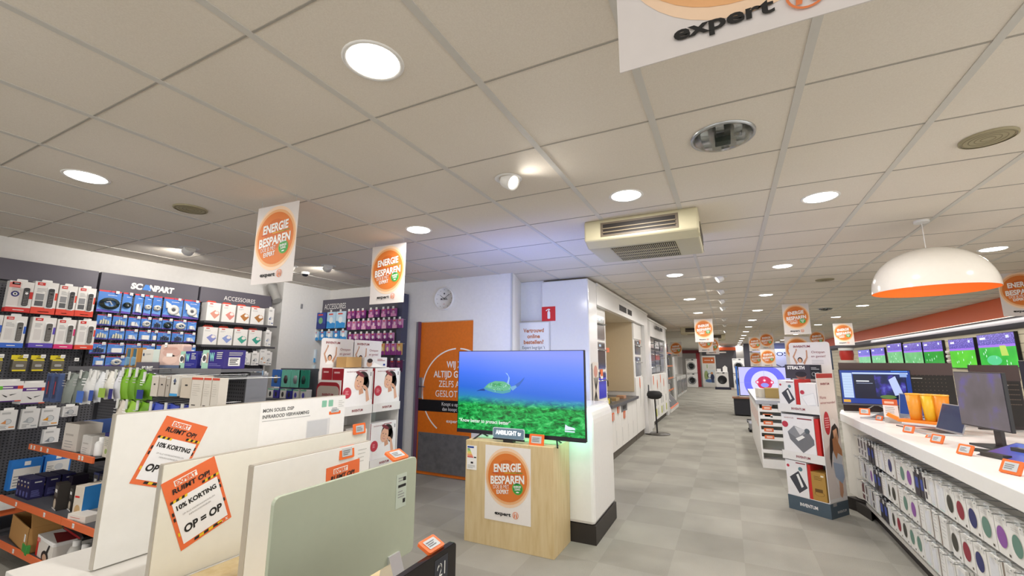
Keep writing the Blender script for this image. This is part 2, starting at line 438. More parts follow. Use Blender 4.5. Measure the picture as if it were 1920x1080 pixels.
# air conditioner
def aircon(x0, x1, y0, y1, z0, label, small=False):
    t = thing('air_conditioner', label, 'air conditioner', ((x0 + x1) / 2, y0, z0))
    w = (x1 - x0) / 2; d = y1 - y0; h = CEIL - z0; IV = m('#c6be9f', .45)
    g = G(); g.prism([(0, h), (d, h), (d, .06), (d - .05, .0), (.10, .0), (0, .045)], -w, w, IV, 'x'); g.build('housing', t, bevel=.015)
    g = G(); a, b = -w * .68, w * .68
    g.box(a, -.004, .065, b, -.001, h - .03, m('#6f6353', .5)); g.box(a + .02, -.0046, .08, b - .02, -.0041, h - .045, m('#241d18', .6))
    for q in (.095, .125): g.box(a + .02, -.012, q, b - .02, -.005, q + .008, m('#8a7c63', .5))
    g.build('air_outlet', t)
    g = G(); g.box(-w * .58, .14, -.004, w * .58, d * .86, -.001, m('#2b261f', .6))
    n = 34
    for i in range(n):
        x = -w * .58 + (i + .5) * (w * 1.16) / n; g.box(x - .0022, .14, -.008, x + .0022, d * .86, -.004, IV)
    for q in (.3, .5, .7): g.box(-w * .58, .14 + (d * .86 - .14) * q - .004, -.009, w * .58, .14 + (d * .86 - .14) * q + .004, -.004, IV)
    g.build('intake_grille', t)
    g = G(); g.box(w + .001, .12, .05, w + .004, d * .8, .13, m('#3b352c', .6)); g.box(w + .001, .03, .012, w + .003, d - .06, .016, m('#7c735a', .6)); g.build('side_vent', t)
aircon(-1.0, -.125, 3.35, 4.06, 2.44, 'cream ceiling air conditioner with black slatted outlet, nearest one')
aircon(-1.35, -.45, 15.2, 15.9, 2.42, 'distant cream air conditioner just behind the aisle banner')
aircon(-.95, -.05, 19.6, 20.3, 2.42, 'farthest cream air conditioner near the washing machines')

# ================= hanging banners =================
def besparen(g, w, h, dz=0):
    """The round orange print, centred; w x h is the sheet, origin at its bottom middle."""
    s = w / .42; cx, cy = 0, h - .245 * s - dz
    OR1, OR2, OR3, OR4 = m('#f3d3b4', .6), m('#ebb27c', .6), m('#dc7a30', .6), m('#d0651c', .6)
    g.disc(cx, cy, .2095 * s, OR1, 1, n=44, rv=.235 * s); g.disc(cx, cy, .2 * s, OR2, 2, n=44, rv=.21 * s); g.disc(cx, cy, .182 * s, OR3, 3, n=44, rv=.19 * s)
    g.disc(cx, cy + .03 * s, .11 * s, m('#cf6a24', .6), 4, n=30)
    a = .11
    g.text('ENERGIE', cx + .0 * s, cy + .048 * s, .06 * s, PAPER, 6, .255 * s, 'C', .035, a, .1)
    for i, c in enumerate(('#c0392b', '#e06a1e', '#e8c32c', '#9bbf3a', '#4a9a45')): g.poly([(cx + (-.14 + .056 * i) * s, cy + (.022 + .005 * i) * s), (cx + (-.084 + .056 * i) * s, cy + (.027 + .005 * i) * s), (cx + (-.084 + .056 * i) * s, cy + (.032 + .005 * i) * s), (cx + (-.14 + .056 * i) * s, cy + (.027 + .005 * i) * s)], m(c, .6), 5)
    g.text('BESPAREN', cx, cy - .047 * s, .06 * s, PAPER, 6, .315 * s, 'C', .035, a, .1)
    g.text('DOE JE MET', cx - .055 * s, cy - .092 * s, .03 * s, PAPER, 6, .15 * s, 'C', 0, a)
    g.text('EXPERT', cx - .04 * s, cy - .130 * s, .03 * s, PAPER, 6, .115 * s, 'C', .03, a)
    g.disc(cx + .095 * s, cy - .075 * s, .049 * s, m('#7fb04a', .6), 5); g.disc(cx + .095 * s, cy - .075 * s, .043 * s, m('#2f9a3c', .6), 6)
    g.text('ENERGIE', cx + .095 * s, cy - .068 * s, .015 * s, PAPER, 7, .066 * s, 'C', .03, a); g.text('ZUINIG', cx + .095 * s, cy - .088 * s, .015 * s, PAPER, 7, .052 * s, 'C', .03, a)
    g.poly([(cx + .08 * s, cy - .103 * s), (cx + .095 * s, cy - .097 * s), (cx + .112 * s, cy - .099 * s), (cx + .105 * s, cy - .107 * s), (cx + .085 * s, cy - .108 * s)], PAPER, 7)
    expert_logo(g, cx, .05 * s - dz * .45, .25 * s, 6)
def expert_logo(g, u, v, w, l=2, ink=INK):
    g.text('expert', u - w * .16, v, w * .105, ink, l, w * .60, 'C', .032)
    c = u + w * .31; r = w * .11; O2 = m('#e2804a', .6)
    g.ring(c, v + r * .55, r, r * .14, O2, l, 24)
    for sx in (-1, 1):
        g.disc(c + sx * r * .38, v + r * 1.0, r * .15, O2, l, n=10)
        g.poly([(c + sx * r * .08, v + r * .95), (c + sx * r * .38, v + r * .6), (c + sx * r * .68, v + r * .95), (c + sx * r * .5, v + r * .4), (c + sx * r * .55, v - r * .1), (c + sx * r * .25, v - r * .1)], O2, l)
def banner(loc, label, w=.42, h=.57, rz=0, dz=0):
    """loc: bottom middle of the sheet."""
    t = thing('hanging_banner', label, 'banner', loc, rz, 'orange energy saving banners hung from the ceiling')
    g = G(); g.box(-w / 2, -.001, 0, w / 2, .001, h, m('#ddd6d3', .6)); g.at(FRONT(-.001)); besparen(g, w, h, dz); g.at(BACK(.001)); besparen(g, w, h, dz); g.build('sheet', t)
    zt = CEIL - loc[2]
    if zt > h:
        g = G()
        for sx in (-1, 1): g.tube([(sx * w * .42, 0, h - .005), (sx * w * .42, 0, zt)], .0012, CLEAR, 5)
        g.build('nylon_cord', t)
    return t
banner((-2.80, 1.88, 2.03), 'orange ENERGIE BESPAREN banner hanging over the heaters, nearer of the two by the accessory wall', rz=.04)
banner((-2.86, 3.08, 2.04), 'orange ENERGIE BESPAREN banner hanging in front of the back accessory panel')
banner((.07, .72, 2.02), 'very close hanging banner cut off by the top of the picture', dz=.05)
bl = [(-.50, 11.75, 2.01, 'kitchen aisle banner, the lowest and nearest over the walkway'), (-.62, 15.1, 1.84, 'brightly lit banner directly behind the kitchen aisle banner'),
      (-.48, 16.9, 1.80, 'small far banner peeking out behind the lit aisle banner'), (-1.78, 17.8, 1.72, 'dim far banner near the top of the refrigerator')]
for x, y, z, l in bl: banner((x, y, z), l)
for x, y, z, l in [(1.19, 9.55, 2.03, 'hanging banner above the folded blanket cardboard display, upper of that pair'), (1.24, 10.2, 1.45, 'lower banner of the pair partly hidden by the cardboard display header'),
                   (3.4, 7.7, 2.10, 'hanging banner beyond the pendant lamp, cut off by the picture edge'), (2.75, 14.0, 1.97, 'far hanging banner in front of the television wall start'),
                   (1.24, 17.5, 1.97, 'far banner over the curling television, upper one'), (1.16, 16.4, 1.37, 'far banner over the curling television, lower one'),
                   (.98, 19.6, 1.95, 'farthest upper banner half hidden behind the curling television banners'), (1.0, 20.2, 1.36, 'farthest lower banner half hidden behind the curling television banners'),
                   (2.72, 17.6, 2.0, 'far banner half hidden behind the television wall banner'), (2.5, 20.3, 2.0, 'farthest banner in the row leading to the television wall')]:
    banner((x, y, z), l)

# big white pendant lamp, orange inside
t = thing('pendant_lamp', 'huge white dome pendant lamp with glowing orange inside', 'pendant lamp', (1.49, 4.5, CEIL))
R = .375; zb = 2.07 - CEIL
prof = [(.0005, zb + .345)] + [(R * math.sin(a), zb + .345 * math.cos(a) ** .9) for a in [k * PI / 2 / 14 for k in range(1, 14)]] + [(R, zb)]
g = G(); g.lathe(prof, m('#dcd7ce', .12), 48); g.build('shade', t)
g = G(); g.lathe([(max(.0005, r - .006), z - .006 if z > zb + .01 else z) for r, z in prof], m('#ff9238', .6), 48); g.lathe([(R - .006, zb), (R, zb)], m('#ff9238', .6), 48); g.build('orange_inner', t)
g = G(); g.tube([(0, 0, zb + .34), (0, 0, 0)], .003, WHITE); g.lathe([(.05, -.02), (.05, -.001)], WHITE, 16); g.lathe([(.0005, -.02), (.05, -.02)], WHITE, 16); g.build('cord', t)
g = G(); g.M = Matrix.Translation((0, 0, zb + .17)); g.lathe([(.0005, -.06), (.04, -.045), (.055, 0), (.04, .045), (.02, .08)], m('#ffb070', .5, emit=3.0), 16); g.build('bulb', t)
lamp('POINT', (1.49, 4.5, 2.24), 9, (1, .72, .45), .06)

g = G(); g.box(-2.95, 17.0, 2.41, -.95, 32.9, CEIL - .001, m('#d9d5cb', .8)); struct('ceiling_beam', g)
# clock and notices
t = thing('wall_clock', 'white round wall clock above the orange door', 'clock', (-3.52, 4.95, 2.375), 0)
g = G(); g.M = Matrix.Rotation(R90, 4, 'X'); g.lathe([(.0005, .012), (.145, .012), (.145, .03), (.16, .034), (.165, .02), (.165, 0)], WHITE, 40); g.build('case', t)
g = G(); g.at(FRONT(-.0125))
for k in range(12):
    a = k * PI / 6; g.poly([(math.cos(a) * .125 - .004, math.sin(a) * .125 - .004), (math.cos(a) * .125 + .004, math.sin(a) * .125 - .004), (math.cos(a) * .125 + .004, math.sin(a) * .125 + .004), (math.cos(a) * .125 - .004, math.sin(a) * .125 + .004)], INK, 1)
g.text('MOBIEL', 0, -.02, .028, INK, 1, .12, 'C', .03); g.disc(0, .07, .012, DGREY, 1); g.rect(-.01, -.08, .01, -.075, RED, 1)
g.build('dial', t)
g = G(); g.at(FRONT(-.016)); g.poly([(0, .004), (-.07, .055), (-.072, .05), (0, -.004)], INK, 1); g.poly([(0, .004), (.085, .06), (.087, .054), (0, -.004)], INK, 1); g.disc(0, 0, .008, INK, 2); g.build('hands', t)
g = G(); g.box(0, -.006, 0, .2, 0, .2, m('#d5212a', .4)); g.at(FRONT(-.006)); g.rrect(.085, .03, .125, .135, .012, .0005, .001, PAPER, 'z'); g.rect(.097, .13, .113, .155, PAPER, 1); g.poly([(.06, .15), (.1, .172), (.125, .165), (.125, .15), (.1, .158), (.065, .138)], PAPER, 1)
o = g.build('fire_extinguisher_sign', None, (-2.29, 5.549, 2.06)); tag(o, 'red fire extinguisher sign on the white kitchen tower side', 'sign')
t = thing('notice_board', 'white online ordering notice with orange text beside the television', 'sign', (-2.39, 5.54, 1.425))
g = G(); g.box(-.27, -.012, 0, .22, 0, .63, m('#dcdad8', .5)); g.build('frame', t, bevel=.003)
g = G(); g.at(FRONT(-.0125)); g.rect(-.255, .015, .205, .615, PAPER, 1); OT = m('#c4702e', .6)
for s_, z, w in (('Vertrouwd', .485, .31), ('online', .405, .19), ('bestellen?', .325, .30)): g.text(s_, -.02, z, .052, OT, 2, w, 'C', .03)
g.text('Expert begrijpt \u2019t', -.02, .255, .04, DGREY, 2, .34); g.lines(-.2, .06, .16, .22, 4, GREYTXT, 2); g.build('sheet', t)
t['category'] = 'sign'

# ================= product builders (front faces -Y of the product) =================
def price(t, u, z, y=-.001, s=1.0):
    """Small white price label on the hook in front of a pack."""
    g = G(); g.box(u - .016 * s, y - .003, z - .01 * s, u + .016 * s, y - .001, z + .022 * s, PAPER); g.at(FRONT(y - .003)); g.rect(u - .011 * s, z - .002, u + .011 * s, z + .006, LGREY, 1)
    g.build('price_label', t)
def hook(t, u, z, l, y0=0, mt=STEEL):
    g = G(); g.tube([(u, y0 + l, z), (u, y0, z), (u, y0 - .012, z + .012)], .0032, mt, 6); g.build('hook', t)

def remote_pack(loc, rz, w, h, band, label, style=0, logo=RED):
    t = thing('remote_control_box', label, 'boxed remote control', loc, rz, 'boxed remote controls on the accessory wall')
    d = .075
    g = G(); g.box(-w / 2, 0, 0, w / 2, d, h, m('#e9e6e2', .5)); g.box(-w / 2 - .0006, .0006, 0, w / 2 + .0006, d, h * .14 if style != 1 else h * .2, band)
    g.at(FRONT()); f = lambda a, b, c, e, mt, l=1: g.rect(-w / 2 + a * w, b * h, -w / 2 + c * w, e * h, mt, l)
    f(0, 0, 1, .15, band); g.lines(-w * .2, .04 * h, w * .25, .1 * h, 1, PAPER, 2)
    if style == 1:      # upper row, streaming remotes with a red foot
        f(0, 0, 1, .2, band, 2); f(.1, .42, .45, .62, MGREY); f(.1, .24, .45, .4, m('#5b5b5e'), 1)
    if style == 2:
        f(0, .2, .5, .95, m('#ddd6d2')); g.disc(-w * .22, h * .58, w * .17, NAVY, 2); g.disc(-w * .22, h * .58, w * .09, PAPER, 3); g.disc(-w * .22, h * .58, w * .05, INK, 4); f(0, .78, .44, .95, m('#e47f78'), 2)
    f(.1, .88, .42, .97, logo, 2); g.lines(-w * .33, h * .9, -w * .12, h * .95, 1, PAPER, 3)
    f(.12, .25, .42, .6, m('#d6d2cf'), 1) if style == 0 else None
    f(.86, .45, 1, .68, band, 2)
    g.lines(-w * .38, h * .66, -w * .02, h * .8, 4, GREYTXT, 2)
    g.build('carton', t, bevel=.002)
    g = G(); x = w * .2
    if style != 2: g.rrect(x - w * .17, h * .18, x + w * .19, h * .84, .008, -.006, .0, m('#f4f4f3', .4))
    g.rrect(x - w * .11, h * .21, x + w * .13, h * .8, .012, -.018, -.004, m('#2e2d30' if style else '#57544f', .4)); g.at(FRONT(-.018)); x += w * .01
    for i in range(9):
        for j in (-1, 0, 1): g.disc(x + j * w * .06, h * (.26 + i * .052), w * .018, m('#a9a6a2', .5), 1, n=8)
    g.disc(x, h * .62, w * .065, m('#1c1b1d' if style != 2 else '#e8e8ea', .4), 2, n=16)
    g.build('remote_control', t)
    g = G(); g.rrect(-w * .2, h - .002, w * .25, h + .022, .008, .028, .03, m('#f0efed', .4)); g.build('hang_tab', t)
    return t

BH_G = 'yellow blister packs with small adapters'
def yellow_blister(loc, rz, w, h, label):
    t = thing('adapter_blister', label, 'blister pack', loc, rz, BH_G); d = .05; Yl = m('#e6d21e', .5)
    g = G(); g.box(-w / 2, .01, 0, w / 2, .013, h, m('#3c3a33', .6)); g.at(FRONT(.0095)); g.rect(-w / 2, h * .74, w / 2, h, Yl, 1); g.rect(-w * .1, h * .8, w * .3, h * .84, INK, 2); g.build('card', t)
    g = G(); g.rrect(-w * .45, h * .04, w * .45, h * .74, .01, -.03, .008, m('#6d6759', .25)); g.box(-w * .42, -.0315, h * .05, w * .42, -.03, h * .14, Yl); g.box(-w * .42, -.0315, h * .66, w * .42, -.03, h * .72, Yl); g.build('blister', t, bevel=.003)
    g = G(); g.rrect(-w * .25, h * .3, w * .25, h * .45, .008, -.036, -.030, m('#a9a8a4', .4)); g.build('adapter', t)
    price(t, w * .3, h * .9, -.02); hook(t, 0, h * .93, .12, -.02)

def cable_pack(loc, rz, w, h, item, label, group='blue and red blister packs of cables and parts'):
    t = thing('blister_pack', label, 'blister pack', loc, rz, group)
    g = G(); BL = m('#4a82d2', .45); g.box(-w / 2, .006, 0, w / 2, .009, h, BL); g.at(FRONT(.006))
    g.rect(-w / 2, h * .93, w / 2, h, m('#d8404a'), 1); g.poly([(-w / 2, 0), (w / 2, 0), (w / 2, h * .07), (-w / 2, h * .12)], m('#6b4fb5'), 1); g.poly([(-w / 2, h * .12), (w / 2, h * .05), (w * .5, h * .6), (-w * .1, h * .55)], m('#6d9fe2'), 1)
    g.rect(-w * .1, h * .78, w * .3, h * .8, PAPER, 2)
    g.build('card', t)
    it = {'coil': '#1d2b22', 'coilw': '#e0dfd8', 'adapt': '#dcd8c2', 'plug': '#e9e9e6', 'tape': '#e6e5e0', 'dark': '#34374a', 'box': '#f0f0ee'}[item]; im = m(it, .4)
    g = G()
    if item in ('coil', 'coilw'):
        for k in range(3):
            r = min(w, h) * (.36 - .05 * k); ex = 1 if w > .12 else .85
            g.tube([(r * 1.15 * ex * math.cos(a), -.008 - .006 * k, h * .4 + r * .8 * math.sin(a)) for a in [i * PI / 10 for i in range(21)]], .0075, im, 6, False)
        g.tube([(-w * .15, -.01, h * .45), (0, -.01, h * .5), (w * .1, -.01, h * .35)], .006, m('#d0d0cc'), 6)
    elif item == 'tape':
        g.lathe([(.0001, 0)], im, 3); g.M = Matrix.Translation((0, 0, h * .38)) @ Matrix.Rotation(R90, 4, 'X'); r = min(w, h) * .3
        g.lathe([(r * .35, 0), (r, 0), (r, .018), (r * .35, .018), (r * .35, 0)], im, 24); g.M = Matrix(); g.prism([(-w * .42, h * .8), (-w * .15, h * .66), (-w * .1, h * .5), (-w * .38, h * .45)], -.012, .004, im); g.prism([(w * .1, h * .12), (w * .4, h * .1), (w * .3, h * .3), (w * .12, h * .3)], -.012, .004, im)
        g.at(frame((0, -.018, h * .38))); g.disc(0, 0, r * .33, m('#55555a'), 1)
    elif item == 'box': g.rrect(-w * .3, h * .12, w * .3, h * .55, .006, -.02, .004, im)
    elif item == 'plug':
        g.rrect(-w * .3, h * .12, -w * .02, h * .5, .006, -.02, .004, im); g.prism([(0, h * .12), (w * .35, h * .1), (w * .1, h * .5)], -.015, .004, m('#d9d9dd'))
    else:
        c2 = im
        for dx, hh in ((-.28, .32), (-.1, .45), (.08, .38), (.26, .3)):
            g.tube([(dx * w, -.012, h * .14), (dx * w * .9, -.012, h * (.14 + hh))], w * .07, c2, 8)
            g.tube([(dx * w * .9, -.012, h * (.14 + hh)), (dx * w * .9, -.012, h * (.2 + hh))], w * .035, CHROME, 6)
    g.build('contents', t)
    if w > .1 or rnd.random() < .6: price(t, w * .28, h * .92, -.006, .9)
    hook(t, 0, h * .95, .10, -.004)

def cloth_box(loc, rz, w, h, cc, label):
    t = thing('cleaning_cloth_box', label, 'box', loc, rz, 'white cloth boxes with red hang tabs'); d = .13; CM = m(cc, .6)
    g = G(); g.box(-w / 2, 0, 0, w / 2, d, h, m('#eeece8', .5)); g.at(FRONT())
    g.rect(-w * .34, h * .9, -w * .1, h * .95, RED, 2); g.lines(-w * .42, h * .74, 0, h * .84, 3, GREYTXT, 1, .25)
    g.poly([(-w * .25, h * .4), (w * .12, h * .12), (w * .46, h * .38), (w * .1, h * .6)], CM, 1); g.poly([(-w * .05, h * .3), (w * .15, h * .14), (w * .25, h * .22)], m('#ffffff', .6), 0)
    g.disc(w * .22, h * .46, w * .18, m('#f4ece6', .5), 2, rv=w * .13); g.ring(w * .22, h * .46, w * .18, w * .03, CM, 3, asp=.75)
    g.build('carton', t, bevel=.002)
    g = G(); g.prism([(-w * .42, h), (w * .42, h), (w * .25, h + .028), (-w * .25, h + .028)], d * .5, d * .5 + .003, m('#d6452f', .5)); g.build('hang_tab', t)

def simple_box(loc, rz, w, d, h, base, label, cat='box', group=None, draw=None, bevel=.0015, name='carton_box'):
    g = G(); g.box(-w / 2, 0, 0, w / 2, d, h, base)
    if draw: draw(g, w, d, h)
    return tag(g.build(name, None, loc, rz, bevel=bevel), label, cat, group)

# ================= accessory wall on the left =================
WX = -5.72
# back boards and headers, one bay each
def bay(y0, y1, x, label, head, feet=True):
    t = thing('wall_shelving_bay', label, 'shelving', (x, (y0 + y1) / 2, 0), R90, 'grey wall shelving bays')
    w = (y1 - y0) / 2
    g = G(); g.box(-w + .02, .10, .1, w - .02, .13, 2.2, PEG); g.build('perforated_back', t)
    g = G(); g.box(-w, .085, .0, -w + .025, .13, 2.2, DGREY); g.box(w - .025, .085, .0, w, .13, 2.2, DGREY)
    for k in range(38):
        for s in (-w + .008, w - .017): g.box(s, .082, .2 + k * .052, s + .009, .086, .225 + k * .052, BLACK)
    g.build('upright', t)
    g = G(); g.box(-w + .002, .03, 2.225, w - .002, .13, 2.42, HEADGREY)
    g.at(FRONT(.03)); head(g, w); g.build('header_panel', t)
    g = G(); g.box(-w, -.30, 0, w, .13, .09, DGREY); g.box(-w, -.32, .09, w, .13, .11, m('#55555a', .5)); g.build('base_shelf', t)
def h_none(g, w): pass
def h_scan(g, w):
    g.text('SC', -.16, .0 + 2.285, .062, PAPER, 2, .105, 'C', .06, sh=.1); g.text('NPART', .08, 2.285, .062, PAPER, 2, .245, 'C', .06, sh=.1)
    g.poly([(-.105, 2.285), (-.02, 2.285), (-.045, 2.347), (-.08, 2.347)], m('#4b8be0'), 3)
def h_acc(g, w): g.text('ACCESSOIRES', .02, 2.285, .055, PAPER, 2, .42)
bay(-.6, .35, WX - .12, 'grey wall shelving bay out past the picture edge, beside the remote control bay', h_none)
bay(.38, 1.0, WX - .12, 'narrow grey wall shelving bay before the remote control bay', h_none)
bay(1.02, 2.04, WX - .12, 'grey wall bay with plain header carrying the remote controls', h_none)
bay(2.06, 3.01, WX - .12, 'grey wall bay with the slanted logo header and blue packs', h_scan)
bay(3.03, 3.99, WX - .12, 'grey wall bay under the ACCESSOIRES header beside the column', h_acc)
PINK = m('#d92b74', .5); VIOL = m('#5a46b4', .5); BLU2 = m('#2e63c8', .5); RED2 = m('#e0452f', .5)
for (y0, y1, z0, z1, st, bd, l) in [
    (1.395, 1.55, 1.925, 2.205, 2, RED, 'boxed remote control with a blue eye logo and red side, top row'),
    (1.553, 1.713, 1.923, 2.225, 1, RED2, 'boxed black remote control with green label, top row beside the eye logo box'),
    (1.722, 1.852, 1.924, 2.215, 1, RED2, 'boxed remote control with white card and red foot, third in the top row'),
    (1.856, 1.993, 1.926, 2.215, 1, RED2, 'boxed remote control at the end of the top row next to the blue pack bay'),
    (1.25, 1.40, 1.612, 1.889, 0, BLU2, 'boxed remote control cut by the picture edge in the second row'),
    (1.404, 1.549, 1.606, 1.889, 0, BLU2, 'boxed grey remote control with a blue foot, second row'),
    (1.583, 1.742, 1.612, 1.893, 0, VIOL, 'boxed grey remote control with a violet foot, second row'),
    (1.750, 1.883, 1.606, 1.887, 0, PINK, 'boxed black remote control with a pink foot, second row'),
    (1.898, 2.036, 1.605, 1.89, 0, RED2, 'boxed black remote control with a red foot, second row')]:
    remote_pack((WX, (y0 + y1) / 2, z0), R90, y1 - y0, z1 - z0, bd, l, st, NAVY if False else RED)
for i, (a, b) in enumerate([(1.36, 1.445), (1.496, 1.595), (1.619, 1.706), (1.746, 1.841)]):
    yellow_blister((WX, (a + b) / 2, 1.392), R90, b - a, .15, f'yellow and black adapter blister under the remotes, {ORD[i]} along the hooks')
t = thing('empty_hook', 'empty wall hook with a white price label beside the yellow blisters', 'hook', (WX, 1.93, 1.50), R90); hook(t, 0, 0, .12); price(t, 0, .0)
def d_adapter(g, w, d, h):
    g.at(FRONT()); g.rect(-w / 2, h * .62, w / 2, h * .78, m('#5b2a82'), 1); g.rect(w * .28, h * .62, w / 2, h * .78, m('#e2502f'), 2); g.rect(-w * .35, h * .67, w * .1, h * .73, PAPER, 2); g.rect(-w / 2, 0, w / 2, h * .05, m('#5b2a82'), 1); g.rect(w * .25, 0, w / 2, h * .05, m('#e2502f'), 2)
    g.poly([(-w * .3, h * .38), (-w * .05, h * .25), (-w * .1, h * .22), (-w * .2, h * .28)], INK, 2); g.poly([(.0, h * .34), (w * .3, h * .4), (w * .05, h * .3)], INK, 2)
    g.M = Matrix(); g.box(-w * .42, .03, h, w * .38, .032, h + .02, PAPER)
def d_adapter2(g, w, d, h):
    d_adapter(g, w, d, h); g.at(FRONT()); g.rect(-w / 2, h * .6, -w * .3, h * .78, m('#6cbf3c'), 4)
simple_box((WX, 1.525, 1.135), R90, .155, .19, .175, m('#f0eeec'), 'white box with purple band and green corner under the yellow blisters', 'box', 'white boxes with purple bands', d_adapter2)
simple_box((WX, 1.68, 1.105), R90, .155, .19, .185, m('#f0eeec'), 'white box with purple band showing black antennas', 'box', 'white boxes with purple bands', d_adapter)
def d_wh(c):
    def f(g, w, d, h):
        g.at(FRONT()); g.rect(-w * .4, h * .8, w * .1, h * .9, LGREY, 1); g.disc(0, h * .42, w * .22, m('#d9dcdd'), 1); g.ring(0, h * .42, w * .22, w * .03, m('#9aa0a4'), 2); g.poly([(-w * .4, h * .35), (-w * .1, h * .5), (-w * .1, h * .3)], m(c), 3); g.rect(w * .1, h * .1, w * .42, h * .16, m(c), 2); g.lines(-w * .4, h * .06, 0, h * .24, 3, GREYTXT, 2)
        g.M = Matrix(); g.box(-w * .3, .02, h, w * .3, .022, h + .02, PAPER)
    return f
for (a, b, z0, z1, c, l) in [(1.495, 1.6, .892, 1.06, '#e59a5a', 'white hanging box with an orange accent, edge of the fifth row'), (1.628, 1.741, .888, 1.06, '#b9bec2', 'plain white hanging box in the middle of the fifth row'),
                             (1.753, 1.877, .896, 1.055, '#f0a020', 'white hanging box with yellow orange accents, fifth row'), (1.896, 2.004, .965, 1.06, '#8a8f96', 'small white hanging box above the upper orange shelf'),
                             (1.793, 1.9, .70, .862, '#8a8f96', 'white hanging box directly behind the upper orange shelf'), (1.40, 1.50, .64, .80, '#e59a5a', 'white hanging box at the picture edge above the blue boxes')]:
    simple_box((WX, (a + b) / 2, z0), R90, b - a, .05, z1 - z0, m('#efeeec'), l, 'box', 'white hanging boxes low on the accessory wall', d_wh(c))
def d_bluebox(g, w, d, h):
    g.at(FRONT()); g.rect(-w * .42, h * .06, w * .44, h * .72, m('#eceae4'), 1); g.rect(-w * .1, h * .8, w * .1, h * .94, PAPER, 2); g.disc(w * .05, h * .38, w * .16, m('#cfd3d6'), 2); g.lines(-w * .38, h * .1, -w * .1, h * .5, 4, GREYTXT, 2)
simple_box((WX + .06, 1.705, .38), R90, .195, .08, .245, m('#2c7fd6'), 'wide blue and white box behind the dark lamp cartons', 'box', None, d_bluebox)
simple_box((WX + .06, 1.905, .46), R90, .18, .08, .17, m('#2c7fd6'), 'smaller blue and white box standing behind the lamp cartons', 'box', None, d_bluebox)
# SCANPART rows
SP1 = [(2.012, 2.205, 'coil', 'large blue pack with a thick dark green cable coil'), (2.213, 2.3, 'coil', 'narrow blue pack with a small green cable coil'), (2.315, 2.4, 'plug', 'narrow blue pack with a white plug beside the green coils'), (2.407, 2.48, 'coilw', 'blue pack with an upright white cable coil, fourth in the top row'),
       (2.486, 2.576, 'coilw', 'blue pack with a loose white cable coil, fifth in the top row'), (2.589, 2.787, 'tape', 'wide blue pack with a white tape roll, nearer the logo'), (2.794, 2.972, 'tape', 'wide blue pack with a white tape roll at the end of the top row')]
for a, b, it, l in SP1: cable_pack((WX, (a + b) / 2, 1.99), R90, b - a - .006, .225, it, l)
rows = [(1.852, .11, 'second', [(2.029, 2.152, 'adapt'), (2.158, 2.283, 'adapt'), (2.289, 2.401, 'plug'), (2.402, 2.499, 'coilw'), (2.505, 2.601, 'dark'), (2.602, 2.707, 'coil'), (2.713, 2.856, 'coilw'), (2.857, 2.96, 'plug')]),
        (1.711, .109, 'third', [(2.023, 2.144, 'adapt'), (2.145, 2.278, 'adapt'), (2.283, 2.394, 'plug'), (2.40, 2.512, 'box'), (2.513, 2.568, 'box'), (2.573, 2.708, 'dark'), (2.715, 2.835, 'dark'), (2.841, 2.966, 'plug')]),
        (1.566, .106, 'fourth', [(2.013, 2.146, 'dark'), (2.151, 2.296, 'box'), (2.302, 2.443, 'plug'), (2.45, 2.57, 'box'), (2.58, 2.70, 'adapt'), (2.71, 2.84, 'box'), (2.855, 2.986, 'box')]),
        (1.442, .095, 'fifth', [(2.054, 2.146, 'box'), (2.151, 2.327, 'coilw'), (2.335, 2.45, 'plug')])]
NM = dict(adapt='cream coax plugs', plug='a white plug', coilw='a white cable coil', coil='a grey cable coil', dark='a dark connector', box='a small white box')
for z, h, rn, its in rows:
    for i, (a, b, it) in enumerate(its):
        cable_pack((WX, (a + b) / 2, z), R90, b - a - .006, h, it, f'small blue pack with {NM[it]}, {rn} row, {ORD[i]} from the remotes')
# cloth boxes
for i, (a, b, c, cn) in enumerate([(3.048, 3.216, '#e09a86', 'salmon'), (3.232, 3.404, '#e28f84', 'coral'), (3.419, 3.595, '#b97a3e', 'brown'), (3.604, 3.798, '#b0763c', 'brown')]):
    cloth_box((WX, (a + b) / 2, 1.988), R90, b - a - .008, .228, c, f'white box with a {cn} cloth picture, upper shelf, {ORD[i]} from the blue pack bay')
for i, (a, b, c, cn) in enumerate([(3.039, 3.212, '#8d94cf', 'lilac blue'), (3.221, 3.401, '#8fa0d6', 'pale blue'), (3.412, 3.593, '#46a893', 'green'), (3.606, 3.79, '#3aa290', 'teal')]):
    cloth_box((WX, (a + b) / 2, 1.695), R90, b - a - .008, .215, c, f'white box with a {cn} cloth picture, lower shelf, {ORD[i]} from the blue pack bay')
for i, z in enumerate((1.965, 1.672)):
    g = G(); g.box(-.48, -.01, 0, .48, .12, .015, m('#55555a', .5)); g.box(-.48, -.013, -.004, .48, -.01, .02, DGREY)
    tag(g.build('wall_shelf', None, (WX, 3.51, z), R90), f'grey wall shelf under the {("upper", "lower")[i]} row of white cloth boxes', 'shelf')
for i, (a, b, z0, z1, c) in enumerate([(3.853, 3.94, 1.99, 2.231, '#5b6b98'), (3.84, 3.93, 1.70, 1.907, '#9aa6c0'), (3.51, 3.666, 1.45, 1.6, '#7d8288'), (3.68, 3.784, 1.44, 1.611, '#6d7178'), (3.789, 3.889, 1.45, 1.657, '#d29a66'), (3.88, 3.97, 1.44, 1.62, '#8a8f96')]):
    simple_box((WX, (a + b) / 2, z0), R90, b - a - .006, .1, z1 - z0, m('#efeeeb'), ['tall white pack beside the brown cloth boxes against the column', 'white pack beside the teal cloth box against the column', 'white box with a grey device picture below the cloth boxes', 'narrow white box with a grey tile picture below the cloth boxes', 'white box with an orange foot beside the column', 'small white pack tucked in the column corner'][i], 'box', None, d_wh(c))
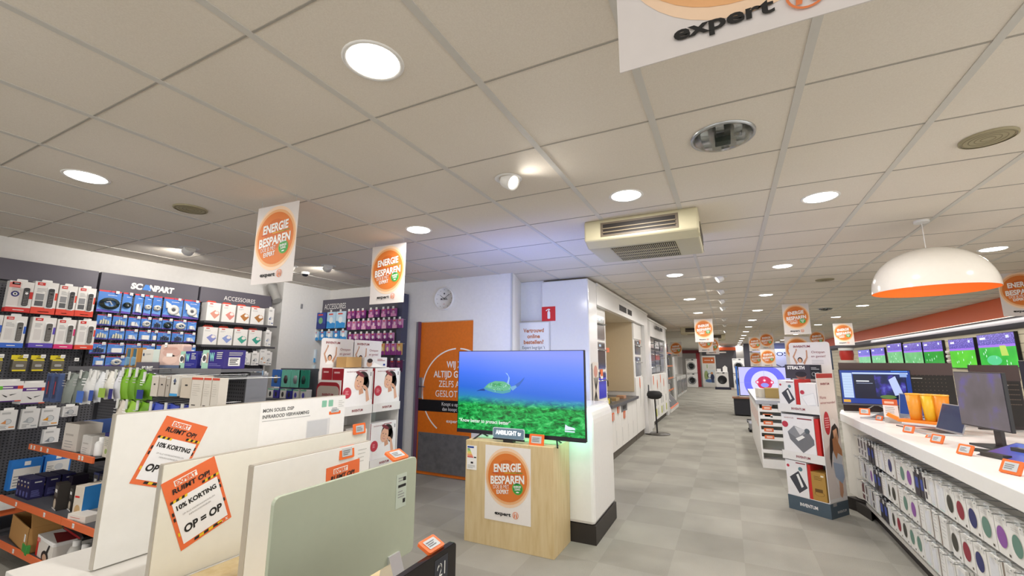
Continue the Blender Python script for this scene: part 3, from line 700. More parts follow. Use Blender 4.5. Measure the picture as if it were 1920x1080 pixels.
for i in range(7):
    a = 3.46 + .075 * i
    simple_box((WX, a, 1.14 + .03 * (i % 2)), R90, .06, .06, .2, m(('#eef0f0', '#e8e8ea', '#9fc3e6')[i % 3]), f'narrow hanging pack behind the end of the centre unit, {ORD[i]} towards the column', 'box', 'narrow packs hanging low beside the column', d_wh(('#8a8f96', '#3e62b5', '#4aa0dd')[i % 3]))
for i in range(4):
    simple_box((WX, 3.55 + .09 * i, .92), R90, .07, .05, .17, m(('#5f9bd8', '#a9cdea')[i % 2]), f'light blue hanging pack low beside the column, {ORD[i]} along', 'box', 'light blue packs hanging low beside the column', d_wh('#ffffff'))
# low shelf with orange strip in front of the wall bay
t = thing('wall_shelf', 'low grey wall shelf with an orange edge behind the dark cartons', 'shelf', (-5.42, 1.3, .27), R90)
g = G(); g.box(-.95, 0, -.015, .62, .35, 0, m('#5c5d62', .5)); g.build('shelf_board', t); g = G(); g.box(-.95, -.008, -.03, .62, 0, .02, m('#e5713f', .5)); g.build('price_rail', t)
g = G(); g.M = Matrix()
for k in range(6): g.rrect(-.15 + .004 * k, .012 * k, .15 - .005 * k, .011 + .012 * k, .005, -.01 + .003 * k, .2, PAPER)
g.at(FRONT(-.012)); g.rect(-.06, .02, 0, .05, GREEN, 1)
tag(g.build('folded_bags', None, (-5.40, 1.45, .29), R90), 'pile of white folded bags with a green mark on the low wall shelf', 'bags')
# ================= centre unit (hooks above, orange shelves below) =================
t = thing('double_gondola', 'grey shop unit with orange shelves and hooks standing in front of the accessory wall', 'shelving', (-4.06, 1.93, 0))
g = G(); g.box(-1.1, 0, .1, 1.11, .05, 1.42, PEG); g.build('perforated_back', t)
g = G()
for x in (-1.1, -.02, 1.08): g.box(x, -.03, 0, x + .035, .05, 1.42, DGREY)
for k in range(24): g.box(1.088, -.034, .2 + k * .05, 1.104, -.03, .228 + k * .05, BLACK)
g.build('upright', t)
g = G(); g.box(1.116, -.06, .02, 1.126, .09, 1.40, m('#7c7e85', .45)); g.build('end_panel', t)
g = G(); g.box(-1.13, -.22, 1.425, 1.10, .06, 1.445, m('#66666b', .5)); g.box(-1.13, -.225, 1.41, 1.10, -.22, 1.447, m('#75757a', .5)); g.build('top_ledge', t)
g = G(); g.box(.04, -.232, 1.40, .36, -.227, 1.487, HEADGREY); g.at(FRONT(-.232)); g.text('SC', .155, 1.428, .028, PAPER, 2, .045, 'C', .06); g.text('NPART', .235, 1.428, .028, PAPER, 2, .1, 'C', .06); g.poly([(.178, 1.428), (.206, 1.428), (.196, 1.456)], m('#4b8be0'), 2); g.build('brand_card', t)
OS = m('#e5713f', .5); SH = m('#56575d', .5)
def oshelf(x0, x1, y0, z, nt):
    g = G(); g.box(x0, y0, z - .02, x1, 0, z, SH); g.box(x1 - .004, y0, z - .05, x1, 0, z + .0, DGREY); o = g.build('shelf', t)
    g = G(); g.box(x0, y0 - .012, z - .03, x1, y0, z + .012, OS); g.at(FRONT(y0 - .012))
    for q in nt: g.rect(q, z - .022, q + .03, z + .006, PAPER, 1); g.lines(q + .003, z - .018, q + .027, z, 3, GREYTXT, 2)
    g.build('price_rail', o)
oshelf(-1.09, .02, -.38, .815, (-1.05, -.99, -.86, -.74, -.2, -.15))
oshelf(-1.13, -.02, -.48, .445, (-.80, -.30)); oshelf(-.015, 1.1, -.48, .445, (.15, .7)); oshelf(.03, 1.1, -.30, .69, (.2,))
oshelf(-1.13, 1.1, -.48, .14, (-.7, .2))
# things on the ledge
LY = 1.74
def d_brush(g, w, d, h):
    g.at(FRONT())
    for x in (-.055, .035):
        g.rrect(x - .012, .07, x + .012, h * .96, .008, .001, .012, m('#3d6c86'), 'z'); g.rrect(x - .017, .012, x + .017, .08, .012, .001, .018, m('#79a5c6'), 'z')
        g.rrect(x - .02, .005, x + .028, h * .98, .012, .0005, .0012, m('#c59a5e'), 'z')
simple_box((-4.185, LY, 1.447), 0, .235, .03, .15, m('#b07f3e', .7), 'brown card with two blue brushes on the ledge above the bags', 'brush pack', None, d_brush)
def d_kit(g, w, d, h):
    g.at(FRONT()); g.rect(w * .15, 0, w / 2, h, m('#cfdad2'), 1); g.disc(-w * .4, h * .72, .012, m('#3a4a63'), 2); g.text('SCANPART', -w * .12, h * .7, .01, GREYTXT, 2, .07)
simple_box((-3.925, LY, 1.447), 0, .25, .08, .135, m('#dad5ca'), 'flat beige and mint box behind the small logo card', 'box', None, d_kit)
t2 = thing('filter_bag_pack', 'clear pack of pale pink filter pads on the ledge', 'filter pack', (-3.65, LY, 1.447))
g = G(); g.rrect(-.15, 0, .15, .17, .02, 0, .06, m('#d8b9ad', .5)); g.at(FRONT()); g.rect(-.15, 0, .15, .02, m('#5d6b86'), 1); g.disc(0, .06, .1, m('#e6c6b8'), 1, rv=.035); g.disc(.01, .11, .12, m('#cfa79b'), 1, rv=.03); g.disc(-.01, .14, .1, m('#c79d90'), 2, rv=.01); g.rect(-.05, .08, .03, .105, PAPER, 3); g.build('bag', t2, bevel=.006)
price(t2, -.07, .16, -.002)
def d_w(g, w, d, h):
    g.at(FRONT()); g.rect(-w / 2, 0, -w * .2, h, m('#9fc9b4'), 1); g.disc(-w * .40, h * .55, .02, DGREY, 2); g.ring(-w * .4, h * .55, .03, .01, PAPER, 2); g.rect(-w * .3, h * .3, -w * .22, h * .85, m('#b5958a'), 2)
    g.text('W', -w * .03, h * .42, h * .42, m('#8fd8cf'), 2, w * .22, 'C', .04, sh=-.15); g.lines(w * .16, h * .5, w * .42, h * .9, 4, LGREY, 2, .5); g.lines(-w * .15, h * .12, w * .42, h * .3, 2, m('#7a78b8'), 2)
    g.at(RSIDE(w / 2)); g.rect(d * .2, h * .15, d * .75, h * .6, PAPER, 1); g.lines(d * .25, h * .2, d * .7, h * .55, 4, INK, 2, .5); g.lines(d * .2, h * .68, d * .85, h * .9, 3, LGREY, 1, .4)
simple_box((-3.41, LY, 1.447), 0, .21, .12, .118, m('#2a2a86', .45), 'purple washing box with a big W on the ledge, nearer the filter pack', 'box', 'purple boxes with a W on the ledge', d_w)
simple_box((-3.10, LY - .01, 1.447), 0, .25, .14, .124, m('#33287e', .45), 'purple washing box with a big W at the end of the ledge', 'box', 'purple boxes with a W on the ledge', d_w)
# bags and boxes on the hooks
def bag(loc, w, h, c, label, lean=0, c2=None, rot=0, group='bags and pouches hanging from the centre unit'):
    t = thing('hanging_pouch', label, 'hanging pack', loc, 0, group)
    g = G(); M = m(c, .5); n = 7; vs = []; fs = []
    for side in (1, -1):
        for i in range(n):
            for j in range(5):
                u = -1 + 2 * i / (n - 1); v = j / 4; bulge = (1 - u * u) * math.sin(PI * min(1, max(0, v * .9 + .05))) * .03 + (.004 if (i + j) % 2 else 0)
                vs.append((u * w / 2 + lean * v, -side * bulge + .02, v * h + .006 * math.sin(3 * u + 2 * v)))
    for b0, fl in ((0, 0), (n * 5, 1)):
        for i in range(n - 1):
            for j in range(4):
                f = (b0 + i * 5 + j, b0 + (i + 1) * 5 + j, b0 + (i + 1) * 5 + j + 1, b0 + i * 5 + j + 1); fs.append(f[::-1] if fl else f)
    g.add(vs, fs, M, True)
    if c2: g.at(frame((lean * .3, -.022, 0))); g.rect(-w * .35, h * .06, w * .3, h * .4, m(c2), 1)
    g.at(frame((lean * .5, -.02, 0))); g.lines(-w * .2, h * .55, w * .25, h * .8, 3, m('#ffffff' if c2 else '#b5b5b5'), 1, .3)
    g.build('pouch', t)
    hook(t, lean, h + .0, .34, -.0); g = G(); g.box(lean - .014, -.014, h - .05, lean + .014, -.010, h + .012, m('#dcdcd8', .3)); g.build('label_holder', t)
HY = 1.52
bag((-4.62, HY, 1.17), .16, .23, '#8d948e', 'grey crumpled vacuum bag pack at the start of the hooks', .07)
bag((-4.45, HY, 1.175), .15, .24, '#7e8780', 'second grey vacuum bag pack beside the white pouch', .09)
bag((-4.28, HY - .01, 1.18), .17, .245, '#e3e3e0', 'large white and blue vacuum bag pouch hanging askew', .10, '#4d74c8')
bag((-4.12, HY, 1.20), .1, .215, '#d8dadc', 'narrow white pouch beside the large white pouch', .03, '#3a55a8')
bag((-3.955, HY, 1.23), .15, .19, '#dedbd2', 'cream pouch with a green foot strip and barcode', 0, '#98b84a')
bag((-3.83, HY, 1.225), .085, .2, '#cfcfd6', 'narrow silver pouch with a navy foot next to the green bags', 0, '#2f2d78')
for i, x in enumerate((-3.735, -3.635, -3.545)): bag((x, HY, 1.235), .095, .205, ('#79ad1e', '#6a9f17', '#5f9412')[i], f'bright green bag pack, {ORD[i]} from the silver pouch', .0)
bag((-3.44, HY, 1.243), .125, .17, '#69a01c', 'green bag pack with a navy and white label card', 0, '#2b3a83')
def d_beige(g, w, d, h):
    g.M = Matrix(); g.tube([(0, d - .01, h - .008), (0, .405, h - .008)], .003, STEEL, 6); g.tube([(0, -.002, h + .004), (0, .405, h + .004)], .0028, STEEL, 6); g.at(FRONT()); g.rect(-w * .12, h * .55, w * .12, h * .62, INK, 1); g.rect(-w / 2, h * .93, w / 2, h, m('#d9d6d0'), 1)
def d_beige2(g, w, d, h): d_beige(g, w, d, h); g.rect(-w / 2, 0, w / 2, h * .12, m('#3b9bd8'), 2); g.poly([(0, h * .6), (w * .2, h * .72), (0, h * .85), (-w * .2, h * .72)], m('#4a5878'), 2)
def d_tall(g, w, d, h):
    g.M = Matrix(); g.tube([(0, d - .01, h - .008), (0, .405, h - .008)], .003, STEEL, 6); g.at(FRONT()); g.rect(-w / 2, h * .94, w / 2, h, m('#cf4a33'), 1); g.rect(-w * .3, h * .24, w * .05, h * .27, m('#57514c'), 1); g.rect(-w * .25, h * .05, w * .1, h * .14, m('#c9c1ae'), 1); g.lines(-w * .35, h * .5, w * .3, h * .85, 6, m('#c4beb4'), 1, .2)
for i, (a, b, z0, z1, c, f) in enumerate([(-3.372, -3.285, 1.272, 1.403, '#cdc4b8', d_beige), (-3.28, -3.20, 1.275, 1.401, '#b7ada2', d_beige), (-3.195, -3.15, 1.275, 1.395, '#b3aa9f', d_beige), (-3.141, -3.051, 1.283, 1.41, '#d8d5cd', d_beige2), (-3.025, -2.905, 1.276, 1.406, '#cbbfae', d_beige)]):
    simple_box((( a + b) / 2, HY, z0), 0, b - a - .006, .12, z1 - z0, m(c), ['beige hanging box beside the green bag packs', 'taupe hanging box, second after the green bags', 'thin taupe hanging box between the taupe and blue footed boxes', 'beige hanging box with a bright blue foot', 'tan hanging box next to the tall filter boxes'][i], 'box', 'small beige boxes on the hooks', f)
for i, (a, b) in enumerate([(-2.885, -2.765), (-2.759, -2.68), (-2.674, -2.6)]):
    simple_box(((a + b) / 2 - .03, HY, 1.185), 0, b - a - .004, .05, .215, m('#dad3c8'), f'tall cream filter box with red lid edge, {ORD[i]} of the row end', 'box', 'tall cream filter boxes', d_tall)
for i, (a, b, c, c2, l) in enumerate([(-3.79, -3.69, '#cfc7bb', None, 'small beige pack on the lower hooks'), (-3.681, -3.555, '#8db83a', '#2b3a83', 'green labelled pouch on the lower hooks'), (-3.55, -3.40, '#6da21c', None, 'plain green pouch on the lower hooks'), (-3.394, -3.23, '#3c4fae', '#e6e6ee', 'blue pouch with white stripe, nearest the green ones below'), (-3.224, -3.05, '#3446a6', '#dfe4f2', 'blue pouch in the middle of the lower hooks'), (-3.044, -2.87, '#3040a0', '#e6e6ee', 'blue pouch at the end of the lower hooks')]):
    bag(((a + b) / 2, HY, 1.02), b - a, .21, c, l, 0, c2)
for i, x in enumerate((-4.93, -4.80)):
    t3 = thing('brush_blister', f'dark blue clear blister with red lettering, {ORD[i]} before the grey vacuum bags', 'blister pack', (x, HY, 1.17), 0, 'dark blue brush blisters')
    g = G(); g.rrect(-.055, 0, .055, .225, .012, 0, .03, m('#50618c', .25)); g.at(FRONT()); g.rect(-.03, .03, .03, .2, m('#3a4262'), 1); g.rect(-.008, .06, .008, .16, m('#c04048'), 2); g.build('blister', t3); hook(t3, 0, .22, .3)
# lower shelves
def d_plain(mk): return lambda g, w, d, h: (g.at(FRONT()), g.rect(-w * .35, h * .55, w * .2, h * .62, m(mk), 1), g.lines(-w * .35, h * .1, w * .3, h * .4, 3, GREYTXT, 1, .25))
simple_box((-4.56, 1.58, .817), 0, .24, .14, .20, m('#d9d2c9'), 'tall pale carton standing on the upper orange shelf', 'box', None, d_plain('#b8b0a8'))
simple_box((-4.70, 1.70, .817), 0, .03, .2, .20, m('#5a78c0'), 'thin blue box edge at the end of the upper orange shelf', 'box')
for i in range(3):
    simple_box((-4.40 + .11 * i, 1.78, .817), 0, .10, .1, .195, m('#a9a29a'), f'grey brown carton in the back row of the upper shelf, {ORD[i]}', 'box', 'grey brown cartons on the upper shelf', d_plain('#8d867e'))
simple_box((-4.27, 1.575, .817), 0, .15, .12, .135, m('#d6d3ce'), 'squat white carton on the upper orange shelf', 'box', None, d_plain('#b8b4ae'))
t3 = thing('spray_bottle', 'white plastic bottle with rounded shoulders on the upper orange shelf', 'bottle', (-4.13, 1.61, .817))
g = G(); g.lathe([(.0005, 0), (.036, 0), (.038, .01), (.038, .085), (.03, .1), (.016, .105)], m('#e9e8e6', .3), 20); g.build('body', t3); g = G(); g.lathe([(.018, .103), (.018, .13), (.0005, .13)], PAPER, 16); g.build('cap', t3)
def d_navytop(g, w, d, h):
    g.M = Matrix(); g.box(-w / 2 - .001, -.001, h * .86, w / 2 + .001, d + .001, h + .001, m('#2a2a72')); g.at(FRONT()); g.disc(0, h * .25, w * .2, m('#9fb36a'), 1); g.lines(-w * .35, h * .45, w * .3, h * .75, 4, GREYTXT, 1, .25)
for i, (x, y) in enumerate([(-4.03, 1.60), (-3.97, 1.75), (-4.10, 1.76)]):
    simple_box((x, y, .817), 0, .09, .09, .165, m('#d9d3c4'), f'cream carton with a navy lid edge, {ORD[i]} on the upper shelf end', 'box', 'cream cartons with navy lids', d_navytop)
def d_lamp(g, w, d, h):
    g.at(FRONT()); g.rect(-w * .3, h * .1, w * .2, h * .35, m('#5a5f9c'), 1); g.disc(w * .1, h * .62, w * .14, m('#d9c08a'), 1); g.rect(-w * .4, h * .78, w * .1, h * .86, LGREY, 1)
    g.at(LSIDE(-w / 2, 0)); g.rrect(-d * .6, h * .12, -d * .4, h * .6, .006, .0005, .001, m('#c9b59e'), 'z')
    g.at(RSIDE(w / 2)); g.lines(d * .15, h * .1, d * .8, h * .45, 5, m('#7d82c4'), 1, .3); g.rect(d * .3, h * .8, d * .8, h * .86, LGREY, 1)
k = 0
for i in range(4):
    for j in range(3):
        simple_box((-5.08 + .062 * i + .085 * j, 1.50 + .085 * j * .6 - .0 * i + .03 * i * 0, .446 if True else 0), .0, .058, .08, .145, m('#232050'), f'dark navy bulb carton on the middle orange shelf, {ORD[i]} column, {("front", "middle", "rear")[j]} row', 'box', 'navy bulb cartons on the middle orange shelf', d_lamp) if j == 0 else \
        simple_box((-5.08 + .062 * i, 1.50 + .09 * j, .446), .0, .058, .08, .145, m('#232050'), f'dark navy bulb carton on the middle orange shelf, {ORD[i]} column, {("front", "middle", "rear")[j]} row', 'box', 'navy bulb cartons on the middle orange shelf', d_lamp)
def d_batt(g, w, d, h):
    g.at(FRONT()); g.rect(-w * .4, h * .5, w * .4, h * .92, m('#55514c'), 1); g.rect(-w * .25, h * .66, w * .25, h * .78, PAPER, 2); g.disc(0, h * .22, w * .3, m('#c9bba6'), 1); g.rect(-w / 2, 0, w / 2, h * .05, PAPER, 1)
simple_box((-4.40, 1.50, .446), -.15, .115, .06, .175, m('#2d2824'), 'black and cream coffee cleaner box, nearer one on the middle shelf', 'box', 'black coffee cleaner boxes', d_batt)
simple_box((-4.28, 1.54, .446), -.15, .09, .06, .16, m('#2d2824'), 'black coffee cleaner box next to the blue and cream carton', 'box', 'black coffee cleaner boxes', d_batt)
for i in range(3): simple_box((-4.42 + .09 * i, 1.72, .446), 0, .08, .08, .2, m(('#3d4470', '#2c2a3a', '#31261f')[i]), f'tall dark carton behind the coffee cleaner boxes, {ORD[i]} along', 'box', 'tall dark cartons at the back of the middle shelf', d_batt)
def d_nozzle(g, w, d, h):
    g.at(FRONT()); g.rect(-w * .4, h * .62, w * .1, h * .68, RED, 1); g.disc(0, h * .25, w * .3, m('#c9a777'), 1); g.poly([(-w / 2, 0), (w / 2, 0), (-w / 2, h * .12)], m('#e0b23a'), 2)
    g.at(RSIDE(w / 2)); g.rect(0, 0, d, h, m('#2c7fc6'), 1); g.rect(d * .3, h * .05, d * .8, h * .2, LGREY, 2)
simple_box((-4.05, 1.50, .446), .12, .10, .13, .20, m('#ddd3c4'), 'cream carton with a blue side on the middle orange shelf', 'box', None, d_nozzle)
simple_box((-3.93, 1.46, .446), .12, .19, .09, .045, m('#e6e1d8'), 'flat white carton lying at the shelf front beside the blue sided carton', 'box', None, d_plain('#c9564c'))
simple_box((-3.62, 1.62, .446), 0, .2, .12, .16, m('#6b4a3a'), 'brown carton deeper on the middle shelf behind the heaters', 'box')
simple_box((-4.86, 1.72, .446), 0, .12, .1, .13, m('#231a2c'), 'dark carton behind the navy bulb cartons', 'box')
# bottom shelf
t3 = thing('open_carton', 'open brown cardboard box on the bottom shelf', 'cardboard box', (-4.80, 1.47, .142), -.12); CB = m('#b88a50', .8)
g = G(); g.box(-.3, 0, 0, .25, .006, .17, CB); g.box(-.3, .3, 0, .25, .306, .17, CB); g.box(-.3, 0, 0, -.294, .3, .17, CB); g.box(.244, 0, 0, .25, .3, .17, CB); g.box(-.3, 0, 0, .25, .3, .006, CB); g.at(FRONT()); g.rect(.16, .07, .2, .12, PAPER, 1); g.build('body', t3)
g = G(); g.M = Matrix.Translation((-.02, .305, .17)) @ Matrix.Rotation(-.5, 4, 'X'); g.box(-.27, 0, 0, .27, .004, .11, CB); g.M = Matrix.Translation((.25, .15, .17)) @ Matrix.Rotation(1.0, 4, 'Y'); g.box(-.1, -.14, 0, 0, .14, .004, CB); g.build('flap', t3)
def d_vac(g, w, d, h):
    g.at(FRONT()); g.rect(-w / 2, 0, -w * .38, h, RED, 1); g.rect(-w * .48, h * .7, -w * .3, h * .9, m('#e8837a'), 2); g.disc(w * .1, h * .2, w * .22, INK, 2, rv=h * .3); g.disc(w * .1, h * .16, w * .13, m('#c9a98e'), 3, rv=h * .2); g.poly([(w * .2, h * .3), (w * .34, h * .85), (w * .26, h * .85), (w * .12, h * .4)], INK, 3)
    g.M = Matrix(); g.box(-w / 2 - .001, -.001, h - .02, w / 2 + .001, d, h + .001, PAPER); g.at(TOP(h + .001)); g.poly([(-w * .3, d * .3), (w * .45, d * .1), (w * .5, d * .7), (-w * .1, d * .8)], m('#7e1f25'), 1)
simple_box((-4.32, 1.46, .142), -.08, .34, .2, .135, m('#e7e2da'), 'white and red vacuum accessory carton on the bottom shelf', 'box', None, d_vac)
simple_box((-4.58, 1.44, .142), -.1, .12, .02, .06, m('#3a9440'), 'small green box wedged before the open brown carton', 'box')
t3 = thing('vacuum_head', 'black and red vacuum floor head lying on the white carton', 'vacuum head', (-4.25, 1.57, .28), -.1)
g = G(); g.prism([(-.22, 0), (.2, 0), (.24, .03), (.1, .07), (-.1, .04)], 0, .14, m('#1b191b', .35)); g.box(-.18, -.002, .005, .18, 0, .02, m('#9c1c22', .4)); g.build('head', t3, bevel=.006)
g = G(); g.tube([(.08, .08, .05), (.14, .1, .12), (.16, .12, .16)], .02, BLACK, 10); g.build('neck', t3)
for i, x in enumerate((-3.97, -3.84)):
    t3 = thing('cleaning_bottle', f'white cleaning bottle with a blue label, {ORD[i]} on the bottom shelf beside the carton', 'bottle', (x, 1.50, .142), 0, 'white cleaning bottles on the bottom shelf')
    g = G(); g.lathe([(.0005, 0), (.04, 0), (.042, .01), (.042, .11), (.03, .14), (.02, .145)], m('#d4d2cc', .3), 18); g.lathe([(.0425, .03), (.0425, .095)], m('#5f7fa8', .5), 18); g.build('body', t3)
    g = G(); g.lathe([(.022, .14), (.022, .175), (.0005, .175)], PAPER, 14); g.build('cap', t3)
t3 = thing('broom_stick', 'yellow wooden stick standing in the bottom shelf', 'stick', (-3.98, 1.72, .14)); g = G(); g.tube([(0, 0, 0), (.01, 0, .26)], .008, m('#cdbb62', .6)); g.build('stick', t3)

# ================= back accessory panel =================
t = thing('back_shelving_bay', 'dark grey panel headed ACCESSOIRES with pink and purple packs, left of the orange door', 'shelving', (-5.0, 4.83, 0))
g = G(); g.box(-.82, .02, .1, .76, .05, 2.25, PEG); g.build('perforated_back', t)
g = G(); g.box(-.84, .0, 0, -.82, .05, 2.25, DGREY); g.build('upright', t)
g = G(); g.box(.78, -.05, 0, .87, .08, 2.47, m('#4d4f66', .5))
for k in range(36): g.box(.757, .012, .3 + k * .052, .768, .019, .326 + k * .052, BLACK)
g.build('upright', t)
g = G(); g.box(-.84, -.02, 2.25, .86, .05, 2.47, HEADGREY); g.at(FRONT(-.02)); g.text('ACCESSOIRES', -.52, 2.315, .085, PAPER, 2, .47); g.build('header_panel', t)
g = G(); g.box(-.82, -.3, 0, .86, .05, .12, DGREY); g.build('base_shelf', t)
BY = 4.72
def hpack(x, z, w, h, c1, c2, label, group, dot='#ffffff', cl=None):
    t = thing('hanging_pack', label, 'hanging pack', (x, BY, z), 0, group)
    g = G(); g.rrect(-w / 2, 0, w / 2, h, .008, 0, .02, m(c1, .4)); g.at(FRONT()); g.poly([(-w / 2, 0), (w / 2, 0), (w / 2, h * .3), (-w / 2, h * .45)], m(c2, .4), 1); g.disc(0, h * .5, w * .22, m(dot, .5), 2, rv=h * .2, n=12); g.rect(-w * .3, h * .82, w * .2, h * .9, m('#e0503c' if cl is None else cl), 2); g.build('pack', t)
    hook(t, 0, h - .005, .11, -.0); price(t, 0, h * 1.02, -.008, 1.1)
LBG, PG = 'light blue packs on the back panel', 'pink and purple bulb packs on the back panel'
for i, (a, b, c1, c2) in enumerate([(-5.68, -5.60, '#33479c', '#26367e'), (-5.573, -5.39, '#b9d8ee', '#2e8fd6'), (-5.375, -5.18, '#c6deee', '#2f93da')]):
    hpack((a + b) / 2 if i else -5.71, 2.0, (b - a) if i else .21, .255, c1, c2, ['dark blue pack with a green knife picture on the back panel', 'light blue pack on the back panel next to the dark blue one', 'light blue pack on the back panel next to the pink packs'][i], LBG, '#7fb47a' if i == 0 else '#e8eef2')
xs = [(-5.10, .075), (-5.02, .075), (-4.915, .08), (-4.82, .09), (-4.66, .1), (-4.55, .09), (-4.42, .085), (-4.33, .08), (-4.235, .1)]
for i, (x, w) in enumerate(xs): hpack(x, 2.135, w, .118, ('#9c4a8e', '#8a2f82')[i % 2], ('#d68ab8', '#5e1f66')[i % 2], f'pink purple pack in the top row, {ORD[i]} from the light blue packs', PG, '#caa3b8')
for i in range(11): hpack(-5.09 + i * .0985, 1.965, .085, .13, ('#b86aa4', '#c987b4', '#8f3f8a')[i % 3], ('#8a2f82', '#e0a3c4')[i % 2], f'pink purple pack in the second row, {ORD[i]} from the light blue packs', PG, '#e3cbd6')
for i in range(5): hpack(-5.80 + i * .15, 1.82, .13, .14, ('#bcd6ea', '#3c8ed2')[i % 2 and 1], '#2e8fd6', f'light blue pack in the third row, back panel, {ORD[i]} along', LBG)
for i in range(8): hpack(-5.05 + i * .113, 1.785, .095, .12, ('#8f3f8a', '#c987b4')[i % 2], '#6a1f66', f'purple pack in the third row, {ORD[i]} from the light blue packs', PG, '#e6dfe2')
for i in range(5): hpack(-4.52 + i * .105, 1.59, .09, .165, ('#c27ab0', '#d9b06a', '#b567a6')[i % 3], '#8a2f82', f'pink and gold bulb pack in the fourth row, back panel, {ORD[i]} along', PG, '#e8d9a8')
for i in range(3): hpack(-5.83, 1.0 + i * .24, .14, .2, '#d6e4ee', '#3c9ad8', f'light blue pack hanging near the column, {ORD[i]} from below', LBG)
for i in range(4): hpack(-4.45 + i * .12, 1.36, .1, .16, '#5a2550', '#2c1736', f'dark purple pack half hidden above the cardboard displays, {ORD[i]} along', 'dark purple packs on the back panel', '#7a3a66')

# pipe joint beside the column
g = G(); g.tube([(-5.9, 3.98, 2.60), (-5.88, 4.0, 2.50), (-5.84, 4.02, 2.42), (-5.80, 4.02, 2.36)], [.07, .065, .06, .06], m('#a9a7a3', .5), 14); tag(g.build('wall_pipe', None), 'grey plastic pipe bend between the header and the column', 'pipe')
g = G(); g.box(-.012, -.02, 0, .012, 0, .07, m('#8b8c90', .5)); tag(g.build('wall_sensor', None, (-5.80, 4.42, 2.29), R90), 'small grey sensor high on the white column', 'sensor')

# ---------- mouse rack in front of the column ----------
RY = 3.72
t = thing('accessory_rack', 'low dark rack with computer mice before the white column', 'rack', (-4.95, RY + .12, 0))
g = G(); g.box(-.38, 0, .1, .46, .04, 1.405, m('#5d5f68', .55)); g.box(-.38, -.3, 0, .46, .0, .1, DGREY); g.box(-.38, -.25, 1.02, .46, 0, 1.035, DGREY); g.build('frame', t)
TEAL = m('#7fd6bf', .45)
for i, (x, c, l) in enumerate([(-5.24, BLUE, 'blue blister with a grey computer mouse on the rack'), (-5.05, TEAL, 'turquoise blister with a dark mouse, next to the blue one'), (-4.87, TEAL, 'turquoise blister with a silver mouse in the middle of the rack'), (-4.72, m('#2f9a80', .45), 'darker turquoise mouse blister near the rack end')]):
    t3 = thing('mouse_blister', l, 'computer mouse pack', (x, RY, 1.175), 0, 'computer mouse packs on the rack')
    g = G(); g.rrect(-.085, 0, .085, .215, .012, 0, .02, c); g.build('card', t3)
    g = G(); g.M = Matrix.Translation((0, -.0, .095)) @ Matrix.Diagonal((.75, .5, 1.15, 1)); g.lathe([(.0005, -.045), (.03, -.04), (.045, 0), (.03, .04), (.0005, .045)], m(('#6d675c', '#3c3034', '#8f8f94', '#20453c')[i], .35), 18); g.build('mouse', t3); hook(t3, 0, .2, .1)
for i, (x, c) in enumerate([(-5.30, '#efeee9'), (-5.19, '#4a44a6'), (-5.06, '#e9e8e2'), (-4.94, '#3438a0'), (-4.82, '#e9e9e6'), (-4.68, '#e9e9e6')]):
    def dd(g, w, d, h, c=c):
        g.at(FRONT()); g.rect(-w / 2, h * .86, w / 2, h, m('#7fc4a0'), 1); g.disc(0, h * .42, w * .22, m('#5450c0' if x > -4.9 else '#3a3a3a'), 2, rv=h * .28)
    simple_box((x, RY - .02, 1.037), 0, .1, .08, .115, m(c), ['white mouse box at the column side of the rack', 'violet mouse box beside the first white one', 'white mouse box with a grey oval in the rack middle', 'deep blue mouse box in the rack middle', 'white mouse box with a violet oval', 'second white mouse box with a violet oval at the rack end'][i], 'box', 'computer mouse boxes', dd)

# ================= heaters on the table in front =================
t = thing('heater_table', 'low maple table under the short white and green glass heaters', 'table', (-1.75, 1.25, 0))
g = G(); g.box(-.18, -.62, .64, .57, .235, .68, MAPLE); g.build('table_top', t, bevel=.002)
for x, y in ((-.14, -.58), (.52, -.58), (-.14, .19), (.52, .19)):
    g = G(); g.box(x - .025, y - .025, 0, x + .025, y + .025, .64, MAPLE); g.build('leg', t)
g = G(); g.box(-.16, -.6, .60, .55, .2, .638, MAPLE); g.build('apron', t)
t = thing('heater_stand', 'white laminate stand carrying the two rearmost infrared panels', 'stand', (-2.37, 1.55, 0))
g = G(); g.box(-.22, -.75, 0, .42, .62, .64, WHITE); g.box(-.24, -.77, .64, .43, .64, .679, m('#e6e3dd', .5)); g.build('body', t, bevel=.003)
def rot_print(g, x, y0, z0, w, h, a, fn):
    """A printed sheet on a face that looks to +X; (y0, z0) its middle, turned by a."""
    U = (0, math.cos(a), math.sin(a)); V = (0, -math.sin(a), math.cos(a))
    g.M = frame((x, y0, z0), U, V); fn(g, w, h); g.M = Matrix()
ROR = m('#e8703c', .6); YEL = m('#e9c21e', .6)
